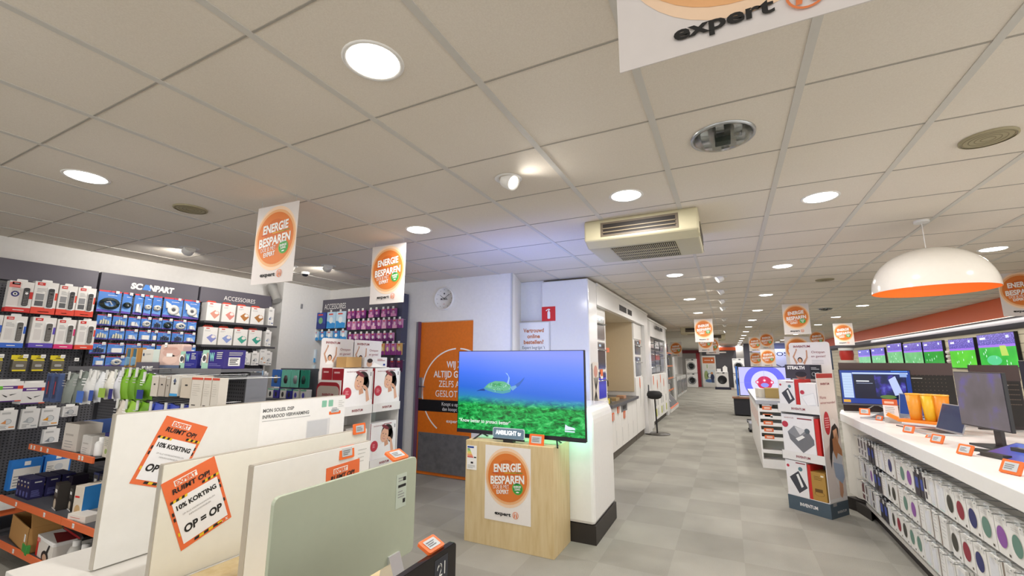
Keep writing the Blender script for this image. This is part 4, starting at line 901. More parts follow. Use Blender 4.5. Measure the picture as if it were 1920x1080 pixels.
def ruimtop(g, w, h):
    g.add([(-w/2, -h/2, 0), (w/2, -h/2, 0), (w/2, h/2, 0), (-w/2, h/2, 0), (-w/2, -h/2, .0012), (w/2, -h/2, .0012), (w/2, h/2, .0012), (-w/2, h/2, .0012)], [(0, 3, 2, 1), (4, 5, 6, 7), (0, 1, 5, 4), (1, 2, 6, 5), (2, 3, 7, 6), (3, 0, 4, 7)], ROR)
    L = 3; g.rect(-w * .43, -h * .43, w * .44, h * .2, m('#eeeef0', .7), L)
    for u0, v0, u1, v1 in ((-w * .46, h * .17, -w * .15, h * .24), (w * .15, h * .22, w * .48, h * .28), (-w * .25, -h * .475, w * .3, -h * .435)):
        n = 6
        for i in range(n):
            a = u0 + (u1 - u0) * i / n; b = u0 + (u1 - u0) * (i + 1) / n; za = v0 + (v1 - v0) * .3; g.poly([(a, v0), (b, v0), (b + .003, v0 + h * .035), (a + .003, v0 + h * .035)], YEL if i % 2 else INK, L + 1)
    for v0 in (-.2, 0.02, .1): g.rect(w * .44, h * v0, w * .47, h * (v0 + .05), INK, L + 1); g.rect(-w * .475, h * (v0 - .1), -w * .44, h * (v0 - .05), INK if v0 > 0 else YEL, L + 1)
    g.rect(-w * .3, h * .375, w * .12, h * .455, PAPER, L); g.text('EXPERT', -w * .09, h * .385, h * .055, ROR, L + 1, w * .38, 'C', .05); g.text('RUIMT OP!', -w * .02, h * .285, h * .065, INK, L + 1, w * .7, 'C', .03, 0, .12)
    g.text('10% KORTING', 0, h * .05, h * .062, INK, L + 1, w * .76, 'C', .04)
    g.text('OP ALLE VOORRAADMODELLEN', 0, -h * .05, h * .022, GREYTXT, L + 1, w * .62); g.text('INFRAROODPANELEN', 0, -h * .1, h * .022, GREYTXT, L + 1, w * .42)
    g.text('OP = OP', -w * .0, -h * .3, h * .1, INK, L + 1, w * .74, 'C', .04, 0, .15)
    g.rect(w * .18, -h * .475, w * .32, -h * .465, PAPER, L + 1); g.text('X', w * .4, -h * .48, h * .03, PAPER, L + 1, w * .06, 'C', .04)
def etag(name_t, loc, rot, label, s=1.0, leg=True, w=.068, h=.045):
    """Orange framed electronic price tag; leans back a little on its foot. Origin at its lower edge."""
    t = thing('price_tag', label, 'price tag', loc, group='orange electronic price tags', rot=rot)
    g = G(); w *= s; h *= s; OT = m('#f0702c', .4)
    g.rrect(-w / 2, 0, w / 2, h, .006, 0, .01, OT); g.build('case', t, bevel=.001)
    g = G(); g.at(FRONT(-.0005)); g.rrect(-w * .34, h * .18, w * .34, h * .82, .003, .0002, .001, SCREENGREY, 'z'); g.lines(-w * .28, h * .28, w * .2, h * .7, 3, m('#70757a'), 3, .4); g.build('screen', t)
    if leg: g = G(); g.box(-w * .3, .01, -.001, w * .3, .03, .003, CLEAR); g.build('foot', t)
    return t
def heater(x, y0, y1, z0, z1, th, mt, label, extra=None, r=.004, edge=None):
    t = thing('infrared_heater', label, 'infrared heater', (x, (y0 + y1) / 2, z0), group=None)
    L = (y1 - y0) / 2; H = z1 - z0
    g = G(); g.rrect(-L, 0, L, H, r, -th / 2, th / 2, mt, 'y'); 
    g.v = [(v[1], v[0], v[2]) for v in g.v]; g.f = [f[::-1] for f in g.f]     # outline drawn in YZ, thickness along X
    g.build('panel', t, bevel=.0015)
    if edge:
        g = G(); g.box(-th / 2 - .001, -L - .003, .0, th / 2 - .002, -L, H, edge); g.box(-th / 2 - .001, -L, H - .001, th / 2 - .002, L, H + .003, edge); g.build('edge_frame', t)
    if extra: extra(t, th / 2, L, H)
    return t
EDGE = m('#b5aea2', .5)
def x1(t, s, L, H):
    g = G(); rot_print(g, s + .0005, -.385, H - .19, .195, .285, -.38, ruimtop); g.build('discount_poster', t)
    g = G(); g.M = frame((s, .32, H - .26), (0, 1, 0), (0, 0, 1)); g.rect(-.3, -.02, .285, .255, m('#f6f5f3', .5), 1)
    g.text('MON SOLEIL DSP', -.285, .205, .018, m('#6b6b6b'), 2, .19, 'L', .03); g.text('INFRAROOD VERWARMING', -.285, .172, .018, m('#6b6b6b'), 2, .295, 'L', .03); g.rect(-.285, .156, .02, .160, LGREY, 2)
    g.poly([(-.3, -.02), (-.17, -.02), (-.155, .01), (-.3, .01)], m('#8fc7b0'), 2)
    g.rect(0, -.01, .17, .13, m('#e2e2e4'), 2); g.rect(.005, .02, .15, .125, m('#d0d2d6'), 3); g.rect(.06, -.01, .1, .03, m('#c0c2c6'), 4)
    for q in (.1, .15): g.rrect(q, .2, q + .035, .24, .004, .001, .002, m('#8cc5ab'), 'z')
    g.rect(.225, .18, .28, .24, PAPER, 2); g.lines(.23, .19, .275, .235, 4, LGREY, 3, .3); g.build('info_sheet', t)
    g = G(); g.M = frame((s, 0, 0), (0, 1, 0), (0, 0, 1)); g.rect(-L + .06, .05, -.18, .15, m('#dfe0e0', .5), 1); g.rect(-L + .13, .03, -.18, .13, m('#d3d5d6', .5), 2); g.build('feet_sheet', t) if False else None
heater(-2.31, .93, 2.14, .685, 1.276, .03, m('#ecebe7', .3), 'large white infrared panel with an info sheet, rearmost of the heaters', x1, edge=EDGE)
def x2(t, s, L, H):
    g = G(); rot_print(g, s + .0005, -.38, H - .165, .195, .282, .36, ruimtop); g.build('discount_poster', t)
heater(-1.955, .955, 1.99, .68, 1.108, .025, m('#e9e7dc', .3), 'cream white infrared panel with a tilted discount poster, second from the back', x2, edge=EDGE)
def x3(t, s, L, H):
    g = G(); rot_print(g, s + .0005, .14, H - .215, .195, .285, .04, ruimtop); g.build('discount_poster', t)
    g = G(); g.M = frame((s, L - .06, H - .05), (0, 1, 0), (0, 0, 1)); g.lines(-.02, -.04, .04, .03, 4, LGREY, 1, .2); g.build('spec_label', t)
heater(-1.655, 1.11, 1.71, .68, 1.105, .03, m('#ecebe9', .3), 'short white infrared panel right behind the green glass heater', x3, edge=EDGE)
def x4(t, s, L, H):
    g = G(); g.M = frame((s, L - .09, H - .09), (0, 1, 0), (0, 0, 1)); g.rrect(-.03, -.085, .03, .04, .003, .0004, .0012, m('#c9d4c5'), 'z'); g.rect(-.02, -.01, .025, .0, INK, 3); g.lines(-.02, .01, .02, .03, 2, GREYTXT, 3); g.rect(.008, .012, .024, .026, INK, 3); g.rect(.01, -.07, .024, -.055, INK, 3); g.lines(-.02, -.05, .02, -.02, 3, GREYTXT, 3); g.build('spec_label', t)
    for y in (-L + .14, L - .12):
        g = G(); g.prism([(-.05, -.068), (.10, -.068), (.10, -.062), (.045, -.045), (.014, .03), (-.014, .03), (-.03, -.05), (-.05, -.06)], y - .03, y + .03, m('#dfe1e3', .2, .6), 'y'); g.build('foot', t)
GG = m('#bcc4af', .15, grain=.01)
heater(-1.2, .878, 1.515, .75, 1.112, .014, GG, 'pale green glass heater on aluminium feet, frontmost wide panel', x4, r=.02, edge=None)
def x5(t, s, L, H):
    g = G(); g.M = frame((s, L - .075, H - .13), (0, 1, 0), (0, 0, 1)); g.rect(-.035, -.11, .03, .115, m('#33353f', .2), 1)
    g.ring(-.012, .085, .011, .003, PAPER, 2, 16, 1.3, -.05, .5); g.text('21', .0, .065, .035, PAPER, 2, .032); g.rect(-.03, .0, -.005, .035, m('#8f97ad'), 2); g.rect(.002, .008, .022, .03, m('#aab2c6'), 2); g.rect(-.03, -.06, .022, -.012, m('#9aa3ba'), 2); g.rect(-.03, -.1, .022, -.07, m('#6e7690'), 2); g.build('control_display', t)
heater(-.8, .52, 1.212, .72, .955, .02, m('#1a1517', .12), 'black glass heater with a 21 degree display at the picture edge', x5, r=.012)
g = G(); g.box(-.02, -.02, 0, .02, .02, .71, BLACK); g.box(-.2, -.25, 0, .2, .25, .015, BLACK); g.box(-.03, -.3, .695, .03, .33, .72, BLACK)
tag(g.build('heater_pedestal', None, (-.8, .88, 0), 0), 'black pedestal carrying the black glass heater', 'stand')
etag(0, (-2.292, 2.06, 1.165), (-.12, 0, R90), 'orange price tag on the info sheet panel, highest on the heaters', 1.35, False)
etag(0, (-1.93, 1.925, 1.088), (-.12, 0, R90), 'orange price tag clipped on the cream infrared panel', 1.3, False)
etag(0, (-1.635, 1.56, 1.050), (-.12, 0, R90), 'orange price tag on the short white infrared panel', 1.3, False)
etag(0, (-1.2, 1.43, 1.118), (-1.1, 0, R90), 'orange price tag lying back on top of the green glass heater', 1.3, False)
etag(0, (-.8, 1.13, .962), (-1.15, 0, R90), 'orange price tag lying on top of the black glass heater', 1.1, False)

# ================= television on the maple box =================
BX0, BX1, BYF, BYB, BZ = -2.13, -1.31, 3.385, 3.775, .822
g = G(); g.box(BX0, BYF, 0, BX1, BYB, BZ, MAPLE); t = thing('maple_plinth', 'maple box plinth carrying the large underwater television', 'plinth', (0, 0, 0)); t.location = ((BX0 + BX1) / 2, BYF, 0)
g.v = [(v[0] - t.location[0], v[1] - BYF, v[2]) for v in g.v]; g.build('body', t, bevel=.002)
tp = thing('energy_poster', 'orange energy saving poster on the front of the maple plinth', 'poster', (-1.718, BYF - .001, .205))
g = G(); g.box(-.213, -.001, 0, .213, 0, .592, m('#eeeae6', .6)); g.at(FRONT(-.001)); besparen(g, .42, .592); g.build('sheet', tp)
tp = thing('energy_label', 'small energy efficiency label stuck on the upper corner of the maple plinth', 'label', (-2.067, BYF - .001, .578))
g = G(); g.box(-.05, -.001, 0, .05, 0, .2, PAPER); g.at(FRONT(-.001)); g.rect(-.045, .178, .02, .193, m('#2b4c9c'), 1)
for i, c in enumerate(('#3f9b45', '#7ab83e', '#c9d43a', '#f0d82a', '#f0a82a', '#e8702a', '#d8342a')): g.rect(-.045, .165 - .011 * i, -.02 + .006 * i, .173 - .011 * i, m(c), 1)
g.rect(.022, .098, .045, .108, INK, 1); g.rect(-.01, .05, .015, .065, INK, 1); g.lines(-.04, .01, .04, .04, 3, GREYTXT, 1); g.build('sheet', tp)
# the screen picture is drawn by nodes: open water over a green sea bed
TW, TH = 1.222, .70
def f_sea(nt, b):
    vec, s = sep(nt)
    z = mathn(nt, 'DIVIDE', s[2], TH); x = s[0]
    mp = nt.nodes.new('ShaderNodeMapping'); mp.inputs['Scale'].default_value = (13, 1, 30); mp.inputs['Rotation'].default_value = (0, .35, 0); nt.links.new(vec, mp.inputs['Vector'])
    n = noise(nt, 1.0, 12, mp.outputs[0]); n.inputs['Roughness'].default_value = .72; n.inputs['Distortion'].default_value = .6; n2 = noise(nt, 2.2, 5, vec)
    grass = ramp(nt, n.outputs['Fac'], [(.3, '#052a12'), (.42, '#0c5a26'), (.5, '#179440'), (.57, '#28b455'), (.66, '#6bd27e')])
    zz = mathn(nt, 'ADD', z, mathn(nt, 'MULTIPLY', mathn(nt, 'SUBTRACT', n2.outputs['Fac'], .5), .12))
    fac = ramp(nt, zz, [(.30, '#000000'), (.42, '#ffffff')])
    xg = mathn(nt, 'MULTIPLY', mathn(nt, 'SUBTRACT', x, -.15), .10)
    zc = mathn(nt, 'ADD', z, xg)
    water = ramp(nt, zc, [(.28, '#1c8c8a'), (.38, '#2e7fb4'), (.50, '#2f68d2'), (.68, '#4674ea'), (.85, '#6484f6'), (1, '#8090fb')])
    mx = nt.nodes.new('ShaderNodeMixRGB'); nt.links.new(fac, mx.inputs[0]); nt.links.new(grass, mx.inputs[1]); nt.links.new(water, mx.inputs[2])
    b.inputs['Base Color'].default_value = (0, 0, 0, 1); b.inputs['Roughness'].default_value = .25
    nt.links.new(mx.outputs[0], b.inputs['Emission Color']); b.inputs['Emission Strength'].default_value = 1.0
SEA = nodes_mat('sea_screen', f_sea)
TX, TY, TZ = -1.688, 3.50, .895
t = thing('television', 'large television showing a sea turtle over green seabed on the maple plinth', 'television', (TX, TY, TZ))
g = G(); g.box(-TW / 2 - .008, .002, -.03, TW / 2 + .008, .035, TH + .006, m('#15151a', .3)); g.box(-TW / 2 - .006, -.004, -.034, TW / 2 + .006, .01, -.003, m('#20202c', .35)); g.box(-.4, .035, .08, .4, .065, .5, BLACK); g.build('casing', t, bevel=.002)
E = lambda h: m(h, .3, emit=1.0)
g = G(); g.box(-TW / 2, -.0005, 0, TW / 2, .001, TH, SEA); g.at(FRONT(-.0008))
cx, cz = -.17, .375
body = [(cx - .17, cz - .01), (cx - .12, cz + .035), (cx - .05, cz + .06), (cx + .04, cz + .058), (cx + .1, cz + .035), (cx + .125, cz + .0), (cx + .1, cz - .035), (cx + .03, cz - .05), (cx - .06, cz - .042), (cx - .13, cz - .025)]
g.poly(body, E('#4f9aa6'), 1); g.poly([(cx + (p[0] - cx) * .9, cz + .012 + (p[1] - cz) * .78) for p in body], E('#62b089'), 2)
for u, v, r, c in ((-.05, .025, .03, '#4fa06a'), (.0, .03, .025, '#3f9a60'), (.05, .02, .028, '#6bb78f'), (-.1, .012, .025, '#79bfa0')): g.disc(cx + u, cz + v, r, E(c), 3, rv=r * .55, n=8)
for k in range(26): g.disc(cx - .1 + rnd.random() * .2, cz - .03 + rnd.random() * .075, .004, E(('#b9dccf', '#2f7a66')[k % 2]), 4, n=6)
g.poly([(cx - .16, cz - .01), (cx - .2, cz - .018), (cx - .245, cz - .035), (cx - .2, cz - .03), (cx - .15, cz - .03)], E('#1c3f86'), 2)
g.poly([(cx + .1, cz + .01), (cx + .16, cz + .028), (cx + .17, cz + .01), (cx + .13, cz - .02)], E('#6ea3cf'), 3)
g.poly([(cx + .13, cz + .0), (cx + .19, cz + .02), (cx + .235, cz + .075), (cx + .245, cz + .1), (cx + .2, cz + .06), (cx + .15, cz + .03)], E('#3c66b8'), 2)
g.poly([(cx + .09, cz + .03), (cx + .1, cz + .09), (cx + .075, cz + .13), (cx + .055, cz + .135), (cx + .085, cz + .115), (cx + .085, cz + .08), (cx + .07, cz + .04)], E('#8fb4ee'), 2)
g.text('\u201cKnow better to protect better\u201d', -.595, .062, .030, E('#eef4ee'), 3, .535, 'L', .01)
g.poly([(.44, .065), (.445, .1), (.47, .085), (.5, .08), (.525, .075), (.53, .06), (.44, .055)], E('#d8e4ff'), 3); g.rect(.44, .04, .525, .05, E('#d8e4ff'), 3); g.build('screen', t)
g = G(); g.tube([(-.40, -.07, -.078), (-.36, .02, -.03), (-.36, .14, -.078)], .007, BLACK, 6); g.build('foot', t)
g = G(); g.tube([(.40, -.07, -.078), (.36, .02, -.03), (.36, .14, -.078)], .007, BLACK, 6); g.build('foot', t)
for side, c, e in ((0, '#3d56ff', 10), (1, '#2bd07a', 6), (2, '#2f8cf0', 6)):
    g = G()
    if side == 0: g.box(-.55, .036, TH - .06, .55, .04, TH - .05, m(c, .5, emit=e))
    else:
        sx = 1 if side == 1 else -1; g.box(sx * .55 - .005, .036, .05, sx * .55 + .005, .04, TH - .08, m(c, .5, emit=e))
    g.build('backlight_strip', t)
lamp('AREA', (TX, TY + .07, TZ + TH - .03), 12, (.22, .30, 1), 1.1, (math.radians(125), 0, 0), .06)
lamp('AREA', (TX + .56, TY + .07, TZ + .30), 2.2, (.25, .95, .7), .5, (R90, R90, 0.6), .05)
lamp('AREA', (TX - .56, TY + .07, TZ + .35), 3, (.2, .35, 1), .5, (R90, R90, -.6), .05)
lamp('AREA', (TX, TY + .07, TZ + .03), 1.2, (.2, .9, .5), 1.0, (math.radians(50), 0, 0), .05)
t = thing('lit_brand_sign', 'small lit lettered sign standing on the plinth before the television', 'sign', (-1.735, 3.43, BZ))
g = G(); g.box(-.045, -.01, 0, .045, .05, .02, BLACK); g.box(-.15, -.006, .018, .15, .012, .03, BLACK); g.build('foot', t)
g = G(); g.rrect(-.152, .03, .152, .118, .016, 0, .008, m('#cfe0ea', .3)); g.at(FRONT()); g.rrect(-.146, .033, .146, .112, .014, .0004, .001, m('#6f8694', .3, emit=.8), 'z'); g.text('AMBILIGHT tv', 0, .062, .034, m('#ffffff', .3, emit=1.2), 4, .245, 'C', .04); g.build('plate', t)
etag(0, (-1.475, 3.425, BZ), (-.2, 0, 0), 'orange price tag on the maple plinth below the television', 1.95)

# ================= white gloss counter and the red sign tower =================
t = thing('white_counter', 'white gloss counter end with rounded top and black plinth beside the television', 'counter', (-1.49, 3.78, 0))
g = G(); ra = .14; pts = [(-.41, .15), (.395, .15)]
pts += [(.395 - ra * .5 + ra * .5 * math.cos(a), 1.108 - ra + ra * math.sin(a)) for a in [k * PI / 12 for k in range(7)]] + [(-.41, 1.108)]
g.prism(pts, 0, .735, GLOSSW, 'y'); g.build('body', t, bevel=.03)
g = G(); g.box(-.4, .004, 0, .401, .735, .15, m('#2d2825', .5)); g.build('plinth', t)
g = G(); g.tube([(.08, .40, 1.10), (.08, .40, 1.14)], .003, STEEL)
lampdots = thing('counter_light', 'two tiny light points on the counter front beside the television', 'light', (-1.155, 3.778, .93)) if False else None
# kitchen portal
KX = -1.62
t = thing('kitchen_portal', 'white gloss kitchen display surround with ovens and sink niche', 'kitchen surround', (KX, 5.55, 0))
PZ = 2.62; KG = m('#e9e8e8', .15)
g = G(); g.box(-.68, 0, 0, 0, .42, PZ, KG); g.build('side_panel', t, bevel=.02)
g = G(); g.box(-.08, .42, 2.31, 0, 4.298, PZ - .04, m('#e3e1df', .3)); g.box(-.08, .42, PZ - .04, .012, 4.76, PZ + .002, WHITE); g.box(-.68, .42, 2.31, -.081, 4.298, 2.33, m('#cfc5b2', .6))
g.box(-1.28, .42, 2.32, -.681, 4.75, PZ, WHITE); g.build('upper_frieze', t)
def vent(y0, y1, z0, z1):
    g = G(); n = 11
    for i in range(n):
        if i == 6: continue
        a = y0 + (y1 - y0) * i / n; g.box(0, a, z0, .004, a + (y1 - y0) / n * .78, z1, m('#2b2724', .6))
    g.build('vent_slots', t)
vent(1.86, 2.95, 2.385, 2.485)
g = G(); g.box(-.70, 4.30, 0, -.002, 4.75, PZ - .041, m('#e3e1df', .3)); g.build('pilaster', t)
g = G(); BE = m('#cdbb9c', .6); g.box(-.70, .42, .9, -.66, 4.3, 2.31, BE); g.box(-.66, 3.38, .93, -.10, 3.40, 2.31, BE); g.build('niche_wall', t)
OVB = m('#26272b', .2); OVS = m('#a7a9ac', .25, .8)
def oven(t, name, x, y0, z0, w, h, face, disp=True, rz=R90):
    """Built-in appliance, front to +X."""
    g = G(); g.box(x - .02, y0, z0, x, y0 + w, z0 + h, OVS); g.box(x, y0 + .02, z0 + .02, x + .01, y0 + w - .02, z0 + h - .10, face); g.box(x, y0 + .02, z0 + h - .085, x + .006, y0 + w - .02, z0 + h - .02, OVB); o = g.build(name, t)
    g = G(); g.tube([(x + .01, y0 + .06, z0 + h - .12), (x + .045, y0 + .06, z0 + h - .12), (x + .045, y0 + w - .06, z0 + h - .12), (x + .01, y0 + w - .06, z0 + h - .12)], .009, CHROME, 6); g.build('oven_handle', o)
    if disp:
        g = G(); g.at(RSIDE(x + .0065, y0)); g.rect(w * .4, h - .07, w * .6, h - .035, m('#cfe4f5', .3, emit=.6), 1); g.M = Matrix.Translation((0, 0, z0)) @ Matrix(); 
        o2 = g.build('oven_display', o, (0, 0, z0))
g = G(); g.at(RSIDE(.0125, .06)); g.rect(0, .95, .30, 1.5, m('#d9d0c6'), 1)
for k in range(9): g.poly([(.03 * k, .96), (.03 * k + .012, .96), (.29 - .03 * k, 1.3), (.278 - .03 * k, 1.3)], INK, 2)
g.disc(.15, 1.38, .09, m('#c98f80'), 2, rv=.08); g.build('pattern_poster', t)
# tall cabinet one
tc = thing('tall_oven_cabinet', 'white tall kitchen cabinet with three built-in ovens next to the tower', 'cabinet', (KX, 5.98, 0))
g = G(); g.box(-.64, .0, .12, -.09, .78, 2.31, WHITE); g.box(-.5, .01, 0, -.12, .77, .12, m('#5c554c', .5)); g.build('body', tc)
oven(tc, 'coffee_oven', -.085, .09, 1.83, .6, .36, OVB); oven(tc, 'upper_oven', -.085, .09, 1.40, .6, .40, m('#33353a', .15)); oven(tc, 'lower_oven', -.085, .09, .98, .6, .38, m('#3a3fd0', .2))
g = G(); g.at(RSIDE(-.088)); g.rect(.09, .98, .69, 1.34, m('#3f45d8', .3), 12); g.disc(.22, 1.2, .06, m('#8a2050'), 14); g.rect(.36, 1.0, .50, 1.40, ROR, 16); g.rect(.37, 1.05, .49, 1.30, PAPER, 17); g.disc(.43, 1.12, .02, INK, 18); g.rect(.41, 1.2, .45, 1.24, INK, 18); g.build('oven_sticker', tc)
g = G(); g.box(-.09, .02, .15, -.07, .76, .93, WHITE); g.build('cabinet_door', tc, bevel=.002)
# sink run
sk = thing('sink_cabinet', 'white kitchen base cabinets under the dark worktop with orange tags', 'cabinet', (KX, 6.78, 0))
g = G(); g.box(-.64, 0, .12, -.09, 2.16, .80, WHITE); g.box(-.5, 0, 0, -.10, 2.16, .12, m('#5c554c', .5)); g.build('body', sk)
for i, (a, b) in enumerate([(.0, .36), (.365, .80), (.805, 1.28), (1.285, 1.72), (1.725, 2.155)]):
    g = G(); g.box(-.09, a + .003, .125, -.07, b - .003, .795 if i != 2 else .66, WHITE); g.box(-.07, a + .04, .2, -.069, a + .055, .42, LGREY); g.build('cabinet_door', sk, bevel=.002)
g = G(); g.box(-.09, .81, .665, -.068, 1.275, .795, m('#6f7073', .35)); g.box(-.067, .93, .70, -.064, 1.15, .76, BLACK); g.build('dishwasher_front', sk)
g = G(); g.at(RSIDE(-.069))
for a, z in ((.12, .60), (.5, .68), (.95, .55)): g.rrect(a, z, a + .11, z + .12, .01, .001, .014, m('#e2703c'), 'z'); g.rrect(a + .03, z - .02, a + .07, z + .1, .005, .014, .016, LGREY, 'z')
g.build('orange_tag', sk)
wt = thing('worktop', 'dark grey kitchen worktop with a steel sink', 'worktop', (KX, 6.77, .80))
g = G(); g.box(-.66, 0, 0, -.02, 2.18, .05, m('#5a5a5e', .35)); g.build('slab', wt, bevel=.003)
g = G(); g.box(-.52, .25, .0505, -.14, .9, .054, STEEL); g.box(-.48, .3, .054, -.2, .8, .0545, m('#77797c', .3, .6)); g.build('sink', wt)
ft = thing('kitchen_tap', 'tall dark kitchen tap with a swivel spout over the sink', 'tap', (KX - .30, 7.05, .85)); TM = m('#5b4a36', .25, .8)
g = G(); g.tube([(0, 0, 0), (0, 0, .55)], .016, CHROME, 10); g.tube([(0, 0, .36), (0, .5, .36), (0, .56, .35), (0, .585, .31), (0, .585, .24)], .014, TM, 8); g.build('spout', ft)
g = G(); g.tube([(0, 0, .12), (.07, .06, .13), (.12, .1, .17)], .012, CHROME, 8); g.build('lever', ft)
ft = thing('curved_tap', 'brown gooseneck tap left of the tall tap', 'tap', (KX - .22, 6.9, .85)); g = G(); g.tube([(0, 0, 0), (0, 0, .36), (0, -.02, .43), (0, -.08, .48), (0, -.15, .48)], .018, TM, 10); g.tube([(0, -.1, .27), (0, .2, .27)], .02, m('#3a2418', .4), 8); g.build('body', ft)
for i, (y, w, c, l) in enumerate([(7.0, .12, '#d8c21e', 'yellow packet on the worktop beside the taps'), (7.12, .10, '#4a4620', 'dark olive packet on the worktop beside the yellow one'), (7.62, .26, '#a58a5c', 'wooden board on the worktop beyond the sink'), (8.2, .2, '#b98a68', 'flat brown item at the far end of the worktop')]):
    simple_box((KX - .13, y, .851), R90, w, .14, .05 if i > 1 else .08, m(c), l, 'box')
g = G(); g.box(-.66, 0, 0, -.40, .26, .06, m('#b3b0c4', .3, .4)); g.box(-.40, .05, .0, -.36, .22, .07, m('#e2703c')); o = g.build('extractor_shelf', None, (KX + .26, 6.79, 1.66)); tag(o, 'small grey extractor with an orange tag beside the beige niche', 'extractor')
# second tall cabinet
tc = thing('second_oven_cabinet', 'white tall cabinet beyond the sink with a small oven and orange tag', 'cabinet', (KX, 8.96, 0)); tc.name = 'tall_oven_cabinet.001'
g = G(); g.box(-.64, 0, .12, -.09, .88, 2.31, WHITE); g.box(-.5, 0, 0, -.1, .88, .12, m('#5c554c', .5)); g.box(-.09, .0, 1.98, -.07, .87, 2.30, WHITE); g.box(-.09, 0, .13, -.07, .87, 1.2, WHITE); g.build('body', tc)
oven(tc, 'upper_oven', -.085, .15, 1.66, .6, .30, m('#3a3c40', .2)); oven(tc, 'lower_oven', -.085, .15, 1.22, .6, .40, m('#8b8f92', .2))
g = G(); g.at(RSIDE(-.069)); g.disc(.45, 1.08, .05, m('#e2703c'), 2, rv=.12); g.rect(.44, .6, .46, 1.0, LGREY, 2); g.rect(.6, 1.9, .68, 1.98, m('#e2703c'), 6); g.build('orange_tag', tc)
# second portal with wall ovens
t = thing('kitchen_portal', 'second white kitchen surround farther along the aisle with stacked ovens', 'kitchen surround', (KX, 10.32, 0))
g = G(); g.box(-.7, 0, 0, -.04, .55, 2.53, KG); g.build('side_panel', t, bevel=.01); g = G(); g.box(-.7, 3.2, 0, -.04, 3.55, 2.53, KG); g.build('side_panel', t, bevel=.01)
g = G(); g.box(-.7, .55, 2.13, -.04, 3.2, 2.53, m('#e3e1df', .3)); g.box(-.05, 0, 2.50, .0, 3.56, 2.54, WHITE); g.build('upper_frieze', t); vent(1.25, 2.5, 2.35, 2.44)
g = G(); g.box(-.7, .55, .12, -.06, 3.2, 1.22, WHITE); g.box(-.6, .3, 0, -.1, 3.5, .12, m('#3a352e', .5)); g.box(-.7, .55, 1.22, -.6, 3.2, 2.13, DGREY); g.build('body', t)
for i in range(5):
    g = G(); g.box(-.06, .56 + .53 * i, .13, -.045, 1.08 + .53 * i, 1.2, WHITE); g.build('cabinet_door', t, bevel=.002)
g = G(); g.at(RSIDE(-.0445))
for i in range(4): g.disc(.75 + .6 * i, 1.08 - .12 * (i % 2), .06, m('#e2703c'), 2, rv=.12); g.rect(.74 + .6 * i, .7, .76 + .6 * i, .96, LGREY, 2)
for i in range(8):
    for z in (.2, .45): g.rect(.62 + .31 * i, z, .80 + .31 * i, z + .18, (PAPER, LGREY, m('#b9c04a') if z < .3 else LGREY)[(i * 2) % 3], 2)
g.build('flyer', t)
for k, (y, z, w, h, f) in enumerate([(.62, 1.86, .7, .24, OVB), (.62, 1.52, .75, .30, m('#5c2b25', .3)), (.62, 1.24, .8, .26, m('#9c9fa3', .2)), (1.5, 1.86, .7, .2, m('#c8c9cb', .2)), (1.5, 1.55, .75, .26, m('#b5452b', .3)), (1.5, 1.24, .7, .3, m('#a7aaad', .2)), (2.35, 1.8, .7, .28, OVB), (2.35, 1.25, .7, .5, m('#7b7e82', .2))]):
    oven(t, 'wall_oven', -.08, y, z, w, h, f, False)
# bar stool
t = thing('bar_stool', 'black round-seated bar stool standing in front of the second kitchen surround', 'bar stool', (-1.47, 9.95, 0))
SB = m('#232324', .8)
g = G(); g.lathe([(.0005, 0), (.26, 0), (.26, .012), (.02, .022)], m('#4a463f', .4), 32); g.build('base', t)
g = G(); g.tube([(0, 0, .01), (-.02, 0, .76)], .016, BLACK, 10); g.build('pole', t)
g = G(); g.M = Matrix.Translation((-.03, 0, .82)); g.lathe([(.0005, -.10), (.08, -.095), (.14, -.07), (.17, -.02), (.165, .03), (.12, .07), (.0005, .08)], SB, 28); g.build('seat', t)
g = G(); g.box(-.25, .02, .74, -.13, .05, 1.02, m('#55565a', .6)); g.build('backrest', t, bevel=.01)
# appliance shelves with orange edges
t = thing('appliance_rack', 'white tall shelf rack with orange edges beyond the kitchens', 'shelving', (-2.0, 14.3, 0))
g = G(); g.box(-.55, 0, .0, -.5, 2.2, 2.35, WHITE); g.box(-.5, 0, 0, 0, .03, 2.35, WHITE); g.box(-.5, 2.17, 0, 0, 2.2, 2.35, WHITE); g.build('back', t)
for z in (.62, 1.0, 1.4, 1.83):
    g = G(); g.box(-.5, .03, z - .02, 0.2, 2.17, z, WHITE); o = g.build('shelf', t); g = G(); g.box(.2, .03, z - .035, .21, 2.17, z + .015, m('#e58a5c')); g.build('price_rail', o)
g = G(); g.prism([(-.5, 0), (.33, 0), (.33, .1), (.0, .5), (-.5, .5)], 0, 2.2, WHITE, 'y'); g.M = frame((.332, 0, .10), (0, 1, 0), (-.33, 0, .4)); g.rect(.05, .04, 2.15, .45, DGREY, 1); g.rect(.0, .0, 2.2, .05, ORANGE, 2); g.rect(0, .44, 2.2, .5, m('#e58a5c'), 2); g.disc(1.0, .25, .07, PAPER, 3); g.build('sloping_base', t)
NAMES = [('toaster_oven', 'small oven'), ('coffee_maker', 'coffee machine')]
